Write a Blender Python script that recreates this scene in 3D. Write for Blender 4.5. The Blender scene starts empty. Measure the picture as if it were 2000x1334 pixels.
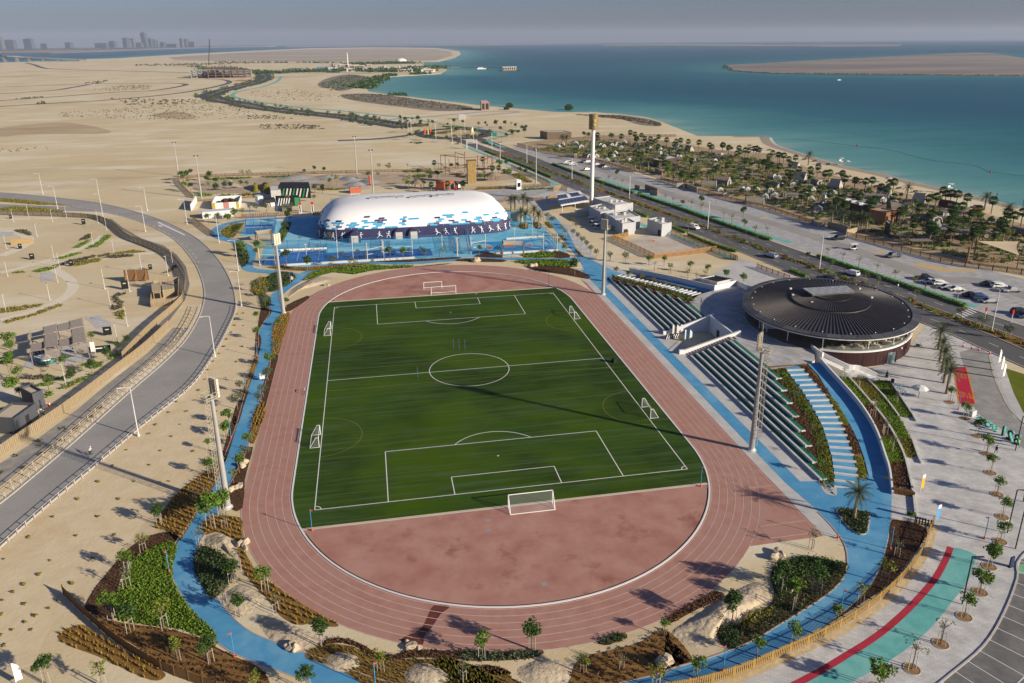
import bpy,bmesh,math,random
import numpy as np
from math import sin,cos,pi,radians,sqrt,atan2,hypot
from mathutils import Vector,Matrix,geometry
S=bpy.context.scene
COL=S.collection
rng=random.Random(7)
CAM=np.array([-19.691,-161.035,71.877]);YAW,PIT,ROL,FPX,PX,PY=.182933,.328150,-.0072053,1496.626,1000.,586.01
_f=np.array([sin(YAW)*cos(PIT),cos(YAW)*cos(PIT),-sin(PIT)]);_r0=np.array([cos(YAW),-sin(YAW),0.]);_u0=np.cross(_r0,_f)
_r=_r0*cos(ROL)+_u0*sin(ROL);_u=-_r0*sin(ROL)+_u0*cos(ROL)
cd=bpy.data.cameras.new('camera');cam=bpy.data.objects.new('camera',cd);COL.objects.link(cam)
cam.matrix_world=Matrix([[_r[i],_u[i],-_f[i],CAM[i]]for i in range(3)]+[[0,0,0,1]])
cd.sensor_width=36;cd.sensor_fit='HORIZONTAL';cd.lens=36*FPX/2000;cd.shift_y=(PY-667)/2000;cd.clip_start=1;cd.clip_end=60000
S.camera=cam
SUN_EL,SUN_AZ=radians(20.0),radians(-37.3)
W=bpy.data.worlds.new('World');S.world=W;W.use_nodes=True
nt=W.node_tree;nt.nodes.clear()
sky=nt.nodes.new('ShaderNodeTexSky');sky.sky_type='NISHITA';sky.sun_disc=False
sky.sun_elevation=SUN_EL;sky.sun_rotation=pi/2-SUN_AZ;sky.altitude=0;sky.air_density=1.0;sky.dust_density=1.0;sky.ozone_density=3.0
hs=nt.nodes.new('ShaderNodeHueSaturation');hs.inputs['Saturation'].default_value=0.9
bg=nt.nodes.new('ShaderNodeBackground');bg.inputs['Strength'].default_value=0.062
wo=nt.nodes.new('ShaderNodeOutputWorld')
nt.links.new(sky.outputs[0],hs.inputs['Color']);tn=nt.nodes.new('ShaderNodeMix');tn.data_type='RGBA';tn.blend_type='MULTIPLY';tn.inputs[0].default_value=1;tn.inputs[7].default_value=(.58,.64,.92,1)
nt.links.new(hs.outputs[0],tn.inputs[6]);nt.links.new(tn.outputs[2],bg.inputs[0]);nt.links.new(bg.outputs[0],wo.inputs[0])
sl=bpy.data.lights.new('sun','SUN');sl.energy=5.0;sl.angle=radians(1.1);sl.color=(1.0,.88,.70)
sun=bpy.data.objects.new('sun',sl);COL.objects.link(sun)
sun.rotation_euler=Vector((-cos(SUN_EL)*cos(SUN_AZ),-cos(SUN_EL)*sin(SUN_AZ),-sin(SUN_EL))).to_track_quat('-Z','Y').to_euler()
S.view_settings.view_transform='Standard';S.view_settings.look='None';S.view_settings.gamma=1;S.view_settings.use_curve_mapping=False
S.view_settings.exposure=0.53
S.cycles.max_bounces=6;S.cycles.diffuse_bounces=2;S.cycles.glossy_bounces=2;S.cycles.transmission_bounces=3;S.cycles.transparent_max_bounces=6;S.cycles.volume_bounces=0
S.cycles.use_denoising=True
def G(u,v,z=0.):
 "ground point (metres) seen at photograph pixel u, v on the level z"
 d=_f+_r*(u-PX)/FPX-_u*(v-PY)/FPX
 p=CAM+d*((z-CAM[2])/d[2])
 return(float(p[0]),float(p[1]),float(z))
SLA,SLB=3.6/38.0,59.0
def GS(u,v,dz=0.):
 d=_f+_r*(u-PX)/FPX-_u*(v-PY)/FPX
 t=(SLA*(CAM[1]+SLB)-CAM[2])/(d[2]-SLA*d[1]);p=CAM+d*t
 return(float(p[0]),float(p[1]),float(p[2])+dz)
def Q(x0,y0,s,*pts):return[(x0+a/s,y0+b/s)for a,b in pts]
def GG(pts,z=0.):return[G(a,b,z)[:2]for a,b in pts]
MATS={}
def mat(name,c1,c2=None,scale=1.,rough=.85,bump=0.,spec=.3,metal=0.,detail=4,big=None,bigscale=.05,bigr=(.42,.66),stretch=None,emit=None,alpha=None,contrast=(.35,.65),bumpscale=None,ang=0.):
 if name in MATS:return MATS[name]
 m=bpy.data.materials.new(name);m.use_nodes=True;n=m.node_tree.nodes;l=m.node_tree.links
 b=n['Principled BSDF'];b.inputs['Roughness'].default_value=rough;b.inputs['Specular IOR Level'].default_value=spec;b.inputs['Metallic'].default_value=metal
 b.inputs['Base Color'].default_value=(*c1,1)
 if c2 is not None or bump:
  tc=n.new('ShaderNodeTexCoord');mp=n.new('ShaderNodeMapping');l.new(tc.outputs['Object'],mp.inputs[0])
  if stretch:mp.inputs['Scale'].default_value=stretch
  mp.inputs['Rotation'].default_value=(0,0,ang)
  no=n.new('ShaderNodeTexNoise');no.inputs['Scale'].default_value=scale;no.inputs['Detail'].default_value=detail;no.inputs['Roughness'].default_value=.6;l.new(mp.outputs[0],no.inputs['Vector'])
  if c2 is not None:
   cr=n.new('ShaderNodeValToRGB');cr.color_ramp.elements[0].color=(*c1,1);cr.color_ramp.elements[1].color=(*c2,1)
   cr.color_ramp.elements[0].position,cr.color_ramp.elements[1].position=contrast
   l.new(no.outputs[0],cr.inputs[0]);out=cr.outputs[0]
   if big is not None:
    n2=n.new('ShaderNodeTexNoise');n2.inputs['Scale'].default_value=bigscale;n2.inputs['Detail'].default_value=5;n2.inputs['Roughness'].default_value=.65;l.new(mp.outputs[0],n2.inputs['Vector'])
    r2=n.new('ShaderNodeMapRange');r2.inputs[1].default_value,r2.inputs[2].default_value=bigr;l.new(n2.outputs[0],r2.inputs[0])
    mx=n.new('ShaderNodeMix');mx.data_type='RGBA';l.new(r2.outputs[0],mx.inputs[0]);l.new(out,mx.inputs[6]);mx.inputs[7].default_value=(*big,1);out=mx.outputs[2]
   l.new(out,b.inputs['Base Color'])
  if bump:
   bp=n.new('ShaderNodeBump');bp.inputs['Strength'].default_value=min(1,bump);bp.inputs['Distance'].default_value=bump-1+.1 if bump>1 else .1
   src=no
   if bumpscale:
    src=n.new('ShaderNodeTexNoise');src.inputs['Scale'].default_value=bumpscale;src.inputs['Detail'].default_value=3;l.new(tc.outputs['Object'],src.inputs['Vector'])
   l.new(src.outputs[0],bp.inputs['Height']);l.new(bp.outputs[0],b.inputs['Normal'])
 if emit:b.inputs['Emission Color'].default_value=(*emit[:3],1);b.inputs['Emission Strength'].default_value=emit[3]
 if alpha is not None:b.inputs['Alpha'].default_value=alpha
 MATS[name]=m
 return m
def brickmat(name,c1,c2,mortar,w,h,rough=.8,rot=0.,big=None,ms=.02,jit=.0):
 if name in MATS:return MATS[name]
 m=mat(name,c1,rough=rough);n=m.node_tree.nodes;l=m.node_tree.links;b=n['Principled BSDF']
 tc=n.new('ShaderNodeTexCoord');mp=n.new('ShaderNodeMapping');mp.inputs['Rotation'].default_value=(0,0,rot);l.new(tc.outputs['Object'],mp.inputs[0])
 br=n.new('ShaderNodeTexBrick');br.inputs['Color1'].default_value=(*c1,1);br.inputs['Color2'].default_value=(*c2,1);br.inputs['Mortar'].default_value=(*mortar,1)
 br.inputs['Scale'].default_value=1;br.inputs['Brick Width'].default_value=w;br.inputs['Row Height'].default_value=h;br.inputs['Mortar Size'].default_value=ms;br.inputs['Bias'].default_value=0
 l.new(mp.outputs[0],br.inputs['Vector']);out=br.outputs[0]
 no=n.new('ShaderNodeTexNoise');no.inputs['Scale'].default_value=.35;no.inputs['Detail'].default_value=6;l.new(mp.outputs[0],no.inputs['Vector'])
 r2=n.new('ShaderNodeMapRange');r2.inputs[1].default_value=.35;r2.inputs[2].default_value=.7;r2.inputs[3].default_value=1.12;r2.inputs[4].default_value=.8;l.new(no.outputs[0],r2.inputs[0])
 mx=n.new('ShaderNodeMix');mx.data_type='RGBA';mx.blend_type='MULTIPLY';mx.inputs[0].default_value=1;l.new(out,mx.inputs[6]);l.new(r2.outputs[0],mx.inputs[7])
 l.new(mx.outputs[2],b.inputs['Base Color'])
 return m
def tag(o,label=None,cat=None,group=None,kind=None):
 if label:o['label']=label
 if cat:o['category']=cat
 if group:o['group']=group
 if kind:o['kind']=kind
 return o
def thing(name,label,cat,loc=(0,0,0),rz=0.,group=None):
 o=bpy.data.objects.new(name,None);COL.objects.link(o);o.empty_display_size=.3
 o.location=loc;o.rotation_euler=(0,0,rz)
 return tag(o,label,cat,group)
def place(o,loc,rz=0.,sc=None):
 o.location=loc;o.rotation_euler=(0,0,rz)
 if sc is not None:o.scale=(sc,sc,sc)if isinstance(sc,(int,float))else sc
 return o
def _copy(o,par):
 c=o.copy();COL.objects.link(c);c.parent=par
 for k in KIDS.get(o.name,[]):KIDS.setdefault(c.name,[]).append(_copy(k,c))
 return c
KIDS={}
USED=set()
def dup(proto,loc,rz=0.,sc=None,label=None,group=None,cat=None):
 "the first call moves the thing itself, later calls copy it with its parts"
 if proto.name in USED:o=_copy(proto,None)
 else:o=proto;USED.add(proto.name)
 place(o,loc,rz,sc if sc is not None else 1.)
 return tag(o,label,cat,group)
class MB:
 def __init__(s):s.v=[];s.f=[];s.m=[]
 def add(s,v,f,mi=0):
  b=len(s.v);s.v+=[tuple(a)for a in v];s.f+=[tuple(i+b for i in q)for q in f];s.m+=[mi]*len(f);return s
 def box(s,x0,x1,y0,y1,z0,z1,mi=0,rz=0.,at=(0,0,0)):
  c,n=cos(rz),sin(rz)
  v=[(x,y,z)for z in(z0,z1)for x,y in((x0,y0),(x1,y0),(x1,y1),(x0,y1))]
  v=[(at[0]+x*c-y*n,at[1]+x*n+y*c,at[2]+z)for x,y,z in v]
  return s.add(v,[(3,2,1,0),(4,5,6,7),(0,1,5,4),(1,2,6,5),(2,3,7,6),(3,0,4,7)],mi)
 def bar(s,p,q,w,h=None,mi=0):
  "square bar from p to q"
  p,q=Vector(p),Vector(q);d=(q-p);h=h or w
  if d.length<1e-6:return s
  d.normalize();a=d.cross(Vector((0,0,1)));
  if a.length<1e-4:a=Vector((1,0,0))
  a.normalize();b=a.cross(d);a=a*w/2;b=b*h/2
  v=[t+i*a+j*b for t in(p,q)for i,j in((-1,-1),(1,-1),(1,1),(-1,1))]
  return s.add(v,[(0,1,2,3),(7,6,5,4),(0,4,5,1),(1,5,6,2),(2,6,7,3),(3,7,4,0)],mi)
 def cyl(s,p,q,r0,r1=None,n=8,mi=0,cap=True):
  p,q=Vector(p),Vector(q);r1=r0 if r1 is None else r1;d=q-p;d.normalize();a=d.orthogonal().normalized();b=d.cross(a)
  v=[t+(a*cos(2*pi*k/n)+b*sin(2*pi*k/n))*r for t,r in((p,r0),(q,r1))for k in range(n)]
  f=[(k,(k+1)%n,n+(k+1)%n,n+k)for k in range(n)]
  if cap:f+=[tuple(range(n-1,-1,-1)),tuple(range(n,2*n))]
  return s.add(v,f,mi)
 def tube(s,pts,rad,n=6,mi=0):
  pts=[Vector(p)for p in pts];R=rad if isinstance(rad,(list,tuple))else[rad]*len(pts)
  v=[];prev=None
  for i,p in enumerate(pts):
   d=(pts[min(i+1,len(pts)-1)]-pts[max(i-1,0)]).normalized()
   a=d.orthogonal()if prev is None else prev-d*prev.dot(d)
   a.normalize();prev=a;b=d.cross(a)
   v+=[p+(a*cos(2*pi*k/n)+b*sin(2*pi*k/n))*R[i]for k in range(n)]
  f=[(i*n+k,i*n+(k+1)%n,(i+1)*n+(k+1)%n,(i+1)*n+k)for i in range(len(pts)-1)for k in range(n)]
  f+=[tuple(range(n-1,-1,-1)),tuple(range((len(pts)-1)*n,len(pts)*n))]
  return s.add(v,f,mi)
 def prism(s,poly,z0,z1,mi=0):
  n=len(poly)
  if sum(poly[i][0]*poly[(i+1)%n][1]-poly[(i+1)%n][0]*poly[i][1]for i in range(n))<0:poly=poly[::-1]
  v=[(x,y,z0)for x,y in poly]+[(x,y,z1)for x,y in poly]
  f=[tuple(range(n-1,-1,-1)),tuple(range(n,2*n))]+[(k,(k+1)%n,n+(k+1)%n,n+k)for k in range(n)]
  return s.add(v,f,mi)
 def lathe(s,prof,n=16,at=(0,0,0),mi=0):
  v=[(at[0]+r*cos(2*pi*k/n),at[1]+r*sin(2*pi*k/n),at[2]+z)for r,z in prof for k in range(n)]
  f=[(i*n+k,i*n+(k+1)%n,(i+1)*n+(k+1)%n,(i+1)*n+k)for i in range(len(prof)-1)for k in range(n)]
  if prof[-1][0]>.001:f.append(tuple(range((len(prof)-1)*n,len(prof)*n)))
  return s.add(v,f,mi)
 def fill(s,loops,z=0.,mi=0):
  "flat filled outline (list of 2D points)"
  tris=geometry.tessellate_polygon([[Vector((x,y,0))for x,y in loops]])
  v=[(x,y,z if not callable(z)else z(x,y))for x,y in loops]
  f=[]
  for t in tris:
   a,b,c=(loops[i]for i in t)
   f.append(t if(b[0]-a[0])*(c[1]-a[1])-(b[1]-a[1])*(c[0]-a[0])>0 else t[::-1])
  return s.add(v,f,mi)
 def strip(s,A,B,mi=0):
  n=len(A);return s.add(list(A)+list(B),[(i,i+1,n+i+1,n+i)for i in range(n-1)],mi)
 def build(s,name,mats,par=None,smooth=False,loc=None):
  me=bpy.data.meshes.new(name);me.from_pydata(s.v,[],s.f);mats=mats if isinstance(mats,(list,tuple))else[mats]
  for m in mats:me.materials.append(m)
  if len(mats)>1:me.polygons.foreach_set('material_index',s.m)
  if smooth:me.polygons.foreach_set('use_smooth',[True]*len(s.f))
  me.update()
  return mobj(name,me,par,loc)
def mobj(name,me,par=None,loc=None):
 o=bpy.data.objects.new(name,me);COL.objects.link(o)
 if loc:o.location=loc
 if par is not None:o.parent=par;KIDS.setdefault(par.name,[]).append(o)
 return o
def instance(o,par,loc=(0,0,0),rz=0.,name=None):
 "another part sharing the mesh of part o"
 c=bpy.data.objects.new(name or o.name.split('.')[0],o.data);COL.objects.link(c);c.location=loc;c.rotation_euler=(0,0,rz);c.parent=par;KIDS.setdefault(par.name,[]).append(c)
 return c
def smooth(pts,k=6,closed=False):
 "Catmull-Rom through the points"
 n=len(pts);out=[];P=[np.array(p,float)for p in pts]
 R=range(n if closed else n-1)
 for i in R:
  p0,p1,p2,p3=(P[(i-1)%n],P[i],P[(i+1)%n],P[(i+2)%n])if closed else(P[max(i-1,0)],P[i],P[i+1],P[min(i+2,n-1)])
  for j in range(k):
   t=j/k;out.append(tuple(.5*((2*p1)+(p2-p0)*t+(2*p0-5*p1+4*p2-p3)*t*t+(3*p1-p0-3*p2+p3)*t**3)))
 if not closed:out.append(tuple(P[-1]))
 return out
def resample(pts,step):
 P=np.array(pts,float);d=np.r_[0,np.cumsum(np.hypot(*np.diff(P[:,:2],axis=0).T))];n=max(2,int(round(d[-1]/step))+1);t=np.linspace(0,d[-1],n)
 return[tuple(np.interp(x,d,P[:,k])for k in range(P.shape[1]))for x in t]
def offset(pts,w):
 "2D polyline moved w to its left"
 P=np.array([p[:2]for p in pts],float);t=np.gradient(P,axis=0);t/=np.maximum(1e-9,np.hypot(t[:,0],t[:,1]))[:,None]
 return[(a[0]-b[1]*w,a[1]+b[0]*w)for a,b in zip(P,t)]
def ribbon(name,pts,a,b,z,m,par=None,h=None):
 "strip between offsets a and b of a 2D line, at height z (or a low wall when h is given)"
 A,B=offset(pts,a),offset(pts,b);mb=MB()
 zz=(lambda p:z)if not callable(z)else(lambda p:z(*p))
 if h is None:
  mb.strip([(*p,zz(p))for p in B],[(*p,zz(p))for p in A])if a>b else mb.strip([(*p,zz(p))for p in A],[(*p,zz(p))for p in B])
 else:
  if a<b:A,B=B,A
  a0=[(*p,zz(p))for p in A];b0=[(*p,zz(p))for p in B];a1=[(x,y,q+h)for x,y,q in a0];b1=[(x,y,q+h)for x,y,q in b0]
  mb.strip(b1,a1);mb.strip(b0,b1);mb.strip(a1,a0)
  mb.add([a0[0],b0[0],b1[0],a1[0],a0[-1],b0[-1],b1[-1],a1[-1]],[(0,1,2,3),(7,6,5,4)])
 return mb.build(name,m,par)
def sheet(name,pts,z,m,par=None,kind=None):
 o=MB().fill(pts,z).build(name,m,par)
 if kind:o['kind']=kind
 return o
def inside(pt,poly):
 x,y=pt;c=False;n=len(poly);j=n-1
 for i in range(n):
  if(poly[i][1]>y)!=(poly[j][1]>y)and x<(poly[j][0]-poly[i][0])*(y-poly[i][1])/(poly[j][1]-poly[i][1])+poly[i][0]:c=not c
  j=i
 return c
def spread(poly,step,jit=.35,R=None,ang=0.):
 "jittered grid of points inside a polygon"
 R=R or rng;P=np.array(poly);out=[];c,s=cos(ang),sin(ang);q=np.c_[P[:,0]*c+P[:,1]*s,-P[:,0]*s+P[:,1]*c]
 sx,sy=step if isinstance(step,tuple)else(step,step)
 for a in np.arange(q[:,0].min(),q[:,0].max(),sx):
  for b in np.arange(q[:,1].min(),q[:,1].max(),sy):
   a2,b2=a+R.uniform(-jit,jit)*sx,b+R.uniform(-jit,jit)*sy;p=(a2*c-b2*s,a2*s+b2*c)
   if inside(p,poly):out.append(p)
 return out
NTH='first second third fourth fifth sixth seventh eighth ninth tenth eleventh twelfth thirteenth fourteenth fifteenth sixteenth seventeenth eighteenth nineteenth twentieth'.split()
TENS={2:'twenty',3:'thirty',4:'forty',5:'fifty',6:'sixty',7:'seventy',8:'eighty',9:'ninety'}
def nth(i):
 "0 -> first"
 if i<20:return NTH[i]
 if i>98:return 'hundredth' if i==99 else 'hundred and '+nth(i-100)
 t,u=divmod(i+1,10)
 return(TENS[t][:-1]+'ieth')if u==0 else TENS[t]+'-'+NTH[u-1]
# materials of the setting
def sandmat():
 m=bpy.data.materials.new('sand');m.use_nodes=True;n=m.node_tree.nodes;l=m.node_tree.links;b=n['Principled BSDF']
 b.inputs['Roughness'].default_value=.95;b.inputs['Specular IOR Level'].default_value=.1
 tc=n.new('ShaderNodeTexCoord')
 def noise(scale,det=6,stretch=None,rot=0.,rough=.6):
  o=tc.outputs['Object']
  if stretch:
   mp=n.new('ShaderNodeMapping');mp.inputs['Scale'].default_value=stretch;mp.inputs['Rotation'].default_value=(0,0,rot);l.new(o,mp.inputs[0]);o=mp.outputs[0]
  q=n.new('ShaderNodeTexNoise');q.inputs['Scale'].default_value=scale;q.inputs['Detail'].default_value=det;q.inputs['Roughness'].default_value=rough;l.new(o,q.inputs['Vector']);return q.outputs[0]
 def ramp(src,a,b_,lo=0.,hi=1.):
  q=n.new('ShaderNodeMapRange');q.inputs[1].default_value=a;q.inputs[2].default_value=b_;q.inputs[3].default_value=lo;q.inputs[4].default_value=hi;l.new(src,q.inputs[0]);return q.outputs[0]
 def mix(f,A,B,mode='MIX'):
  q=n.new('ShaderNodeMix');q.data_type='RGBA';q.blend_type=mode
  for i,x in((0,f),(6,A),(7,B)):
   if hasattr(x,'is_linked')or hasattr(x,'links'):l.new(x,q.inputs[i])
   else:q.inputs[i].default_value=x if i==0 else(*x,1)
  return q.outputs[2]
 c=mix(ramp(noise(.012,8,(1,.55,1),.2),.40,.62),(.635,.54,.345),(.565,.45,.26))
 c=mix(ramp(noise(.035,6,(.45,1.3,1),-.15),.50,.66),c,(.70,.64,.49))
 c=mix(ramp(noise(.02,9,(.35,1.6,1),.35,.7),.60,.74,0,.75),c,(.33,.255,.165))
 c=mix(ramp(noise(.006,5,(.6,1,1),1.),.57,.68,0,.6),c,(.40,.29,.15))
 c=mix(ramp(noise(.9,5),.35,.75,0,.35),c,(.66,.55,.41))
 wv=n.new('ShaderNodeTexWave');wv.inputs['Scale'].default_value=.05;wv.inputs['Distortion'].default_value=14;wv.inputs['Detail'].default_value=3;wv.inputs['Detail Scale'].default_value=.25;wv.bands_direction='Y'
 l.new(tc.outputs['Object'],wv.inputs[0])
 c=mix(ramp(wv.outputs[1],.93,1.,0,.07),c,(.70,.62,.50))
 l.new(c,b.inputs['Base Color'])
 bp=n.new('ShaderNodeBump');bp.inputs['Strength'].default_value=.35;bp.inputs['Distance'].default_value=.12;l.new(noise(1.6,5),bp.inputs['Height']);l.new(bp.outputs[0],b.inputs['Normal'])
 MATS['sand']=m;return m
SAND=sandmat()
M_scrubland=mat('scrubland',(.20,.16,.12),(.33,.28,.22),.06,stretch=(1,2,1),big=(.16,.14,.11),bigscale=.02,detail=8)
M_farland=mat('far_land',(.33,.275,.22),(.20,.17,.15),.004,stretch=(.5,2.2,1),big=(.16,.14,.13),bigscale=.0015,detail=8)
M_track=mat('track_red',(.355,.175,.135),(.43,.235,.185),.55,rough=.95,bump=.0,big=(.39,.22,.175),bigscale=.12,detail=7,spec=.15)
M_dzone=mat('dzone_red',(.34,.155,.12),(.435,.24,.19),.22,rough=.95,big=(.21,.07,.045),bigscale=.16,bigr=(.56,.76),detail=9,spec=.1,contrast=(.3,.62))
M_white=mat('white_paint',(.72,.71,.69),rough=.7)
M_linew=mat('line_white',(.50,.38,.34),(.60,.50,.46),1.5,rough=.8)
M_liney=mat('line_yellow',(.20,.17,.01),rough=.8)
M_conc=mat('concrete',(.54,.53,.51),(.47,.46,.44),.7,rough=.9,big=(.42,.41,.40),bigscale=.2,bump=.0)
M_kerb=mat('kerb_stone',(.52,.49,.45),(.42,.39,.36),2.,rough=.9)
M_blue=mat('blue_rubber',(.070,.26,.46),(.095,.305,.50),.5,rough=.9,big=(.20,.42,.57),bigscale=.10,bigr=(.48,.78),detail=7,spec=.1)
M_bluepl=mat('blue_plaza',(.10,.40,.60),(.14,.46,.64),.4,rough=.8,big=(.30,.56,.66),bigscale=.05,detail=6,spec=.2)
M_bluect=mat('court_blue',(.012,.085,.33),(.016,.11,.38),.5,rough=.8,spec=.2)
M_asph=mat('asphalt',(.085,.085,.088),(.105,.104,.104),2.5,rough=.92,big=(.13,.128,.125),bigscale=.06,stretch=None)
M_asphgrey=mat('asphalt_worn',(.30,.288,.268),(.335,.32,.298),2.2,rough=.92,big=(.265,.256,.242),bigscale=.08)
M_asphdark=mat('asphalt_dark',(.045,.046,.05),(.06,.06,.063),1.5,rough=.9,big=(.075,.074,.072),bigscale=.05)
M_lot=mat('car_park_asphalt',(.16,.157,.153),(.20,.195,.188),1.8,rough=.92,big=(.11,.108,.105),bigscale=.25)
M_pave=brickmat('promenade_paver',(.57,.56,.54),(.48,.47,.455),(.38,.37,.36),.8,.4,rot=.55)
M_pave2=brickmat('car_park_paver',(.42,.415,.405),(.37,.365,.355),(.30,.30,.30),1.2,.6,rot=.3)
M_plaza=brickmat('plaza_slab',(.47,.46,.45),(.36,.355,.355),(.30,.30,.30),3.2,.55,rot=1.35)
M_teal=mat('cycle_teal',(.10,.36,.34),(.14,.42,.39),.6,rough=.9,big=(.19,.45,.42),bigscale=.15)
M_red=mat('lane_red',(.42,.025,.05),(.36,.02,.04),.6,rough=.85)
M_bed=mat('bed_soil',(.15,.08,.025),(.25,.145,.05),.8,rough=1.,bump=.5,spec=.05)
M_mulch=mat('bed_mulch',(.06,.033,.018),(.11,.06,.034),2.,rough=1.,bump=.8,spec=.05)
M_lawn=mat('lawn',(.115,.145,.012),(.16,.17,.02),.8,rough=1.,bump=.6,spec=.05,big=(.09,.12,.01),bigscale=.2)
M_hsand=mat('sand_heap',(.54,.45,.325),(.46,.375,.26),.9,rough=1.,bump=1.1,spec=.05,detail=6,bumpscale=1.3)
M_gravel=mat('roadside_rubble',(.37,.34,.29),(.27,.26,.235),.5,rough=1.,bump=.8,big=(.22,.215,.205),bigscale=.16,stretch=(1,1,1))
def turf():
 m=bpy.data.materials.new('artificial_turf');m.use_nodes=True;n=m.node_tree.nodes;l=m.node_tree.links;b=n['Principled BSDF']
 b.inputs['Roughness'].default_value=.9;b.inputs['Specular IOR Level'].default_value=.0
 tc=n.new('ShaderNodeTexCoord')
 def noise(scale,st,det=6,rough=.6):
  mp=n.new('ShaderNodeMapping');mp.inputs['Scale'].default_value=st;l.new(tc.outputs['Object'],mp.inputs[0])
  q=n.new('ShaderNodeTexNoise');q.inputs['Scale'].default_value=scale;q.inputs['Detail'].default_value=det;q.inputs['Roughness'].default_value=rough;l.new(mp.outputs[0],q.inputs['Vector']);return q.outputs[0]
 def mr(src,a,c,lo=0.,hi=1.):
  q=n.new('ShaderNodeMapRange');q.inputs[1].default_value=a;q.inputs[2].default_value=c;q.inputs[3].default_value=lo;q.inputs[4].default_value=hi;l.new(src,q.inputs[0]);return q.outputs[0]
 def mix(f,A,B):
  q=n.new('ShaderNodeMix');q.data_type='RGBA';l.new(f,q.inputs[0])
  for i,x in((6,A),(7,B)):
   if isinstance(x,tuple):q.inputs[i].default_value=(*x,1)
   else:l.new(x,q.inputs[i])
  return q.outputs[2]
 c=mix(mr(noise(.05,(.7,1.2,1)),.4,.62),(.052,.098,.005),(.028,.066,.012))
 c=mix(mr(noise(.045,(1,1,1),3),.46,.62,0,.85),c,(.020,.042,.009))
 c=mix(mr(noise(.35,(.12,2.6,1),5,.7),.48,.64,0,.75),c,(.072,.112,.050))
 c=mix(mr(noise(.28,(.15,2.2,1),6,.75),.55,.70,0,.6),c,(.014,.030,.006))
 c=mix(mr(noise(2.2,(1,1,1),4),.35,.75,0,.35),c,(.05,.085,.015))
 l.new(c,b.inputs['Base Color']);return m
M_turf=turf()
# land, sea, far shores
coast=([(2000,406),(1925,388),(1850,370),(1800,359),(1725,340),(1640,322),(1570,301),(1515,283),(1504,273),(1495,266.5),(1430,266),(1363,266),(1343,258),(1295,239),(1263,229),(1213,223),(1160,219),(1088,219),(1040,215),(1000,211),(938,206),(863,196.5),(775,186.5),(720,179),(716,172),(745,153),(770,149),(825,146),(860,144),(873,136),(862,132),(825,129.5),(828,121),(855,121),(888,112.6),(900,106),(897,100),(850,93.5),(725,92.5),(600,94.5),(500,99),(375,105),(225,114),(165,115.5),(150,119.6),(70,119.6),(0,122),(-150,128),(-400,140)])
CW=[G(*p)[:2]for p in coast]
LAND=[(900,-6000),(600,-2000),(430,-400),(330,-100),(285,20)]+CW+[(-7000,900),(-9000,-6000)]
mb=MB();mb.fill(LAND,0.);n=len(LAND)
mb.add([(x,y,0)for x,y in LAND]+[(x,y,-6)for x,y in LAND],[(i,(i+1)%n,n+(i+1)%n,n+i)[::-1]for i in range(n)])
o=mb.build('ground',SAND);o['kind']='structure'
def shoremat():
 m=bpy.data.materials.new('sea_water');m.use_nodes=True;n=m.node_tree.nodes;l=m.node_tree.links;b=n['Principled BSDF']
 b.inputs['Roughness'].default_value=.4;b.inputs['Specular IOR Level'].default_value=.12;b.inputs['IOR'].default_value=1.33
 at=n.new('ShaderNodeAttribute');at.attribute_name='depth'
 tc=n.new('ShaderNodeTexCoord');mp=n.new('ShaderNodeMapping');mp.inputs['Scale'].default_value=(1,.6,1);mp.inputs['Rotation'].default_value=(0,0,.5);l.new(tc.outputs['Object'],mp.inputs[0])
 no=n.new('ShaderNodeTexNoise');no.inputs['Scale'].default_value=.008;no.inputs['Detail'].default_value=6;l.new(mp.outputs[0],no.inputs['Vector'])
 ad=n.new('ShaderNodeMath');ad.operation='MULTIPLY_ADD';l.new(no.outputs[0],ad.inputs[0]);ad.inputs[1].default_value=.30;n3=n.new('ShaderNodeTexNoise');n3.inputs['Scale'].default_value=.03;n3.inputs['Detail'].default_value=8;n3.inputs['Roughness'].default_value=.7;m3=n.new('ShaderNodeMapping');m3.inputs['Scale'].default_value=(.25,1.6,1);m3.inputs['Rotation'].default_value=(0,0,.35);l.new(tc.outputs['Object'],m3.inputs[0]);l.new(m3.outputs[0],n3.inputs['Vector']);a3=n.new('ShaderNodeMath');a3.operation='MULTIPLY_ADD';l.new(n3.outputs[0],a3.inputs[0]);a3.inputs[1].default_value=.45;a3.inputs[2].default_value=-.22;a4=n.new('ShaderNodeMath');l.new(a3.outputs[0],a4.inputs[0]);l.new(at.outputs['Fac'],a4.inputs[1]);l.new(a4.outputs[0],ad.inputs[2])
 cr=n.new('ShaderNodeValToRGB');e=cr.color_ramp.elements
 stops=[(.14,(.25,.37,.32)),(.22,(.12,.30,.285)),(.42,(.058,.215,.225)),(.66,(.018,.125,.155)),(1.,(.012,.088,.132))]
 while len(e)<len(stops):e.new(.5)
 for x,(p,c)in zip(e,stops):x.position=p;x.color=(*c,1)
 l.new(ad.outputs[0],cr.inputs[0]);l.new(cr.outputs[0],b.inputs['Base Color'])
 n2=n.new('ShaderNodeTexNoise');n2.inputs['Scale'].default_value=.25;n2.inputs['Detail'].default_value=5;l.new(tc.outputs['Object'],n2.inputs['Vector'])
 bp=n.new('ShaderNodeBump');bp.inputs['Strength'].default_value=.25;bp.inputs['Distance'].default_value=.5;l.new(n2.outputs[0],bp.inputs['Height']);l.new(bp.outputs[0],b.inputs['Normal'])
 return m
ISL=Q(1350,60,3.077,(200,208),(250,240),(500,257),(900,264),(1300,268),(1740,272),(2000,273),(2600,280),(3200,270),(2600,200),(2000,166),(1850,140),(1720,132),(1500,140),(1150,158),(800,175),(340,200))
ISLW=[G(*p)[:2]for p in ISL]
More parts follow.
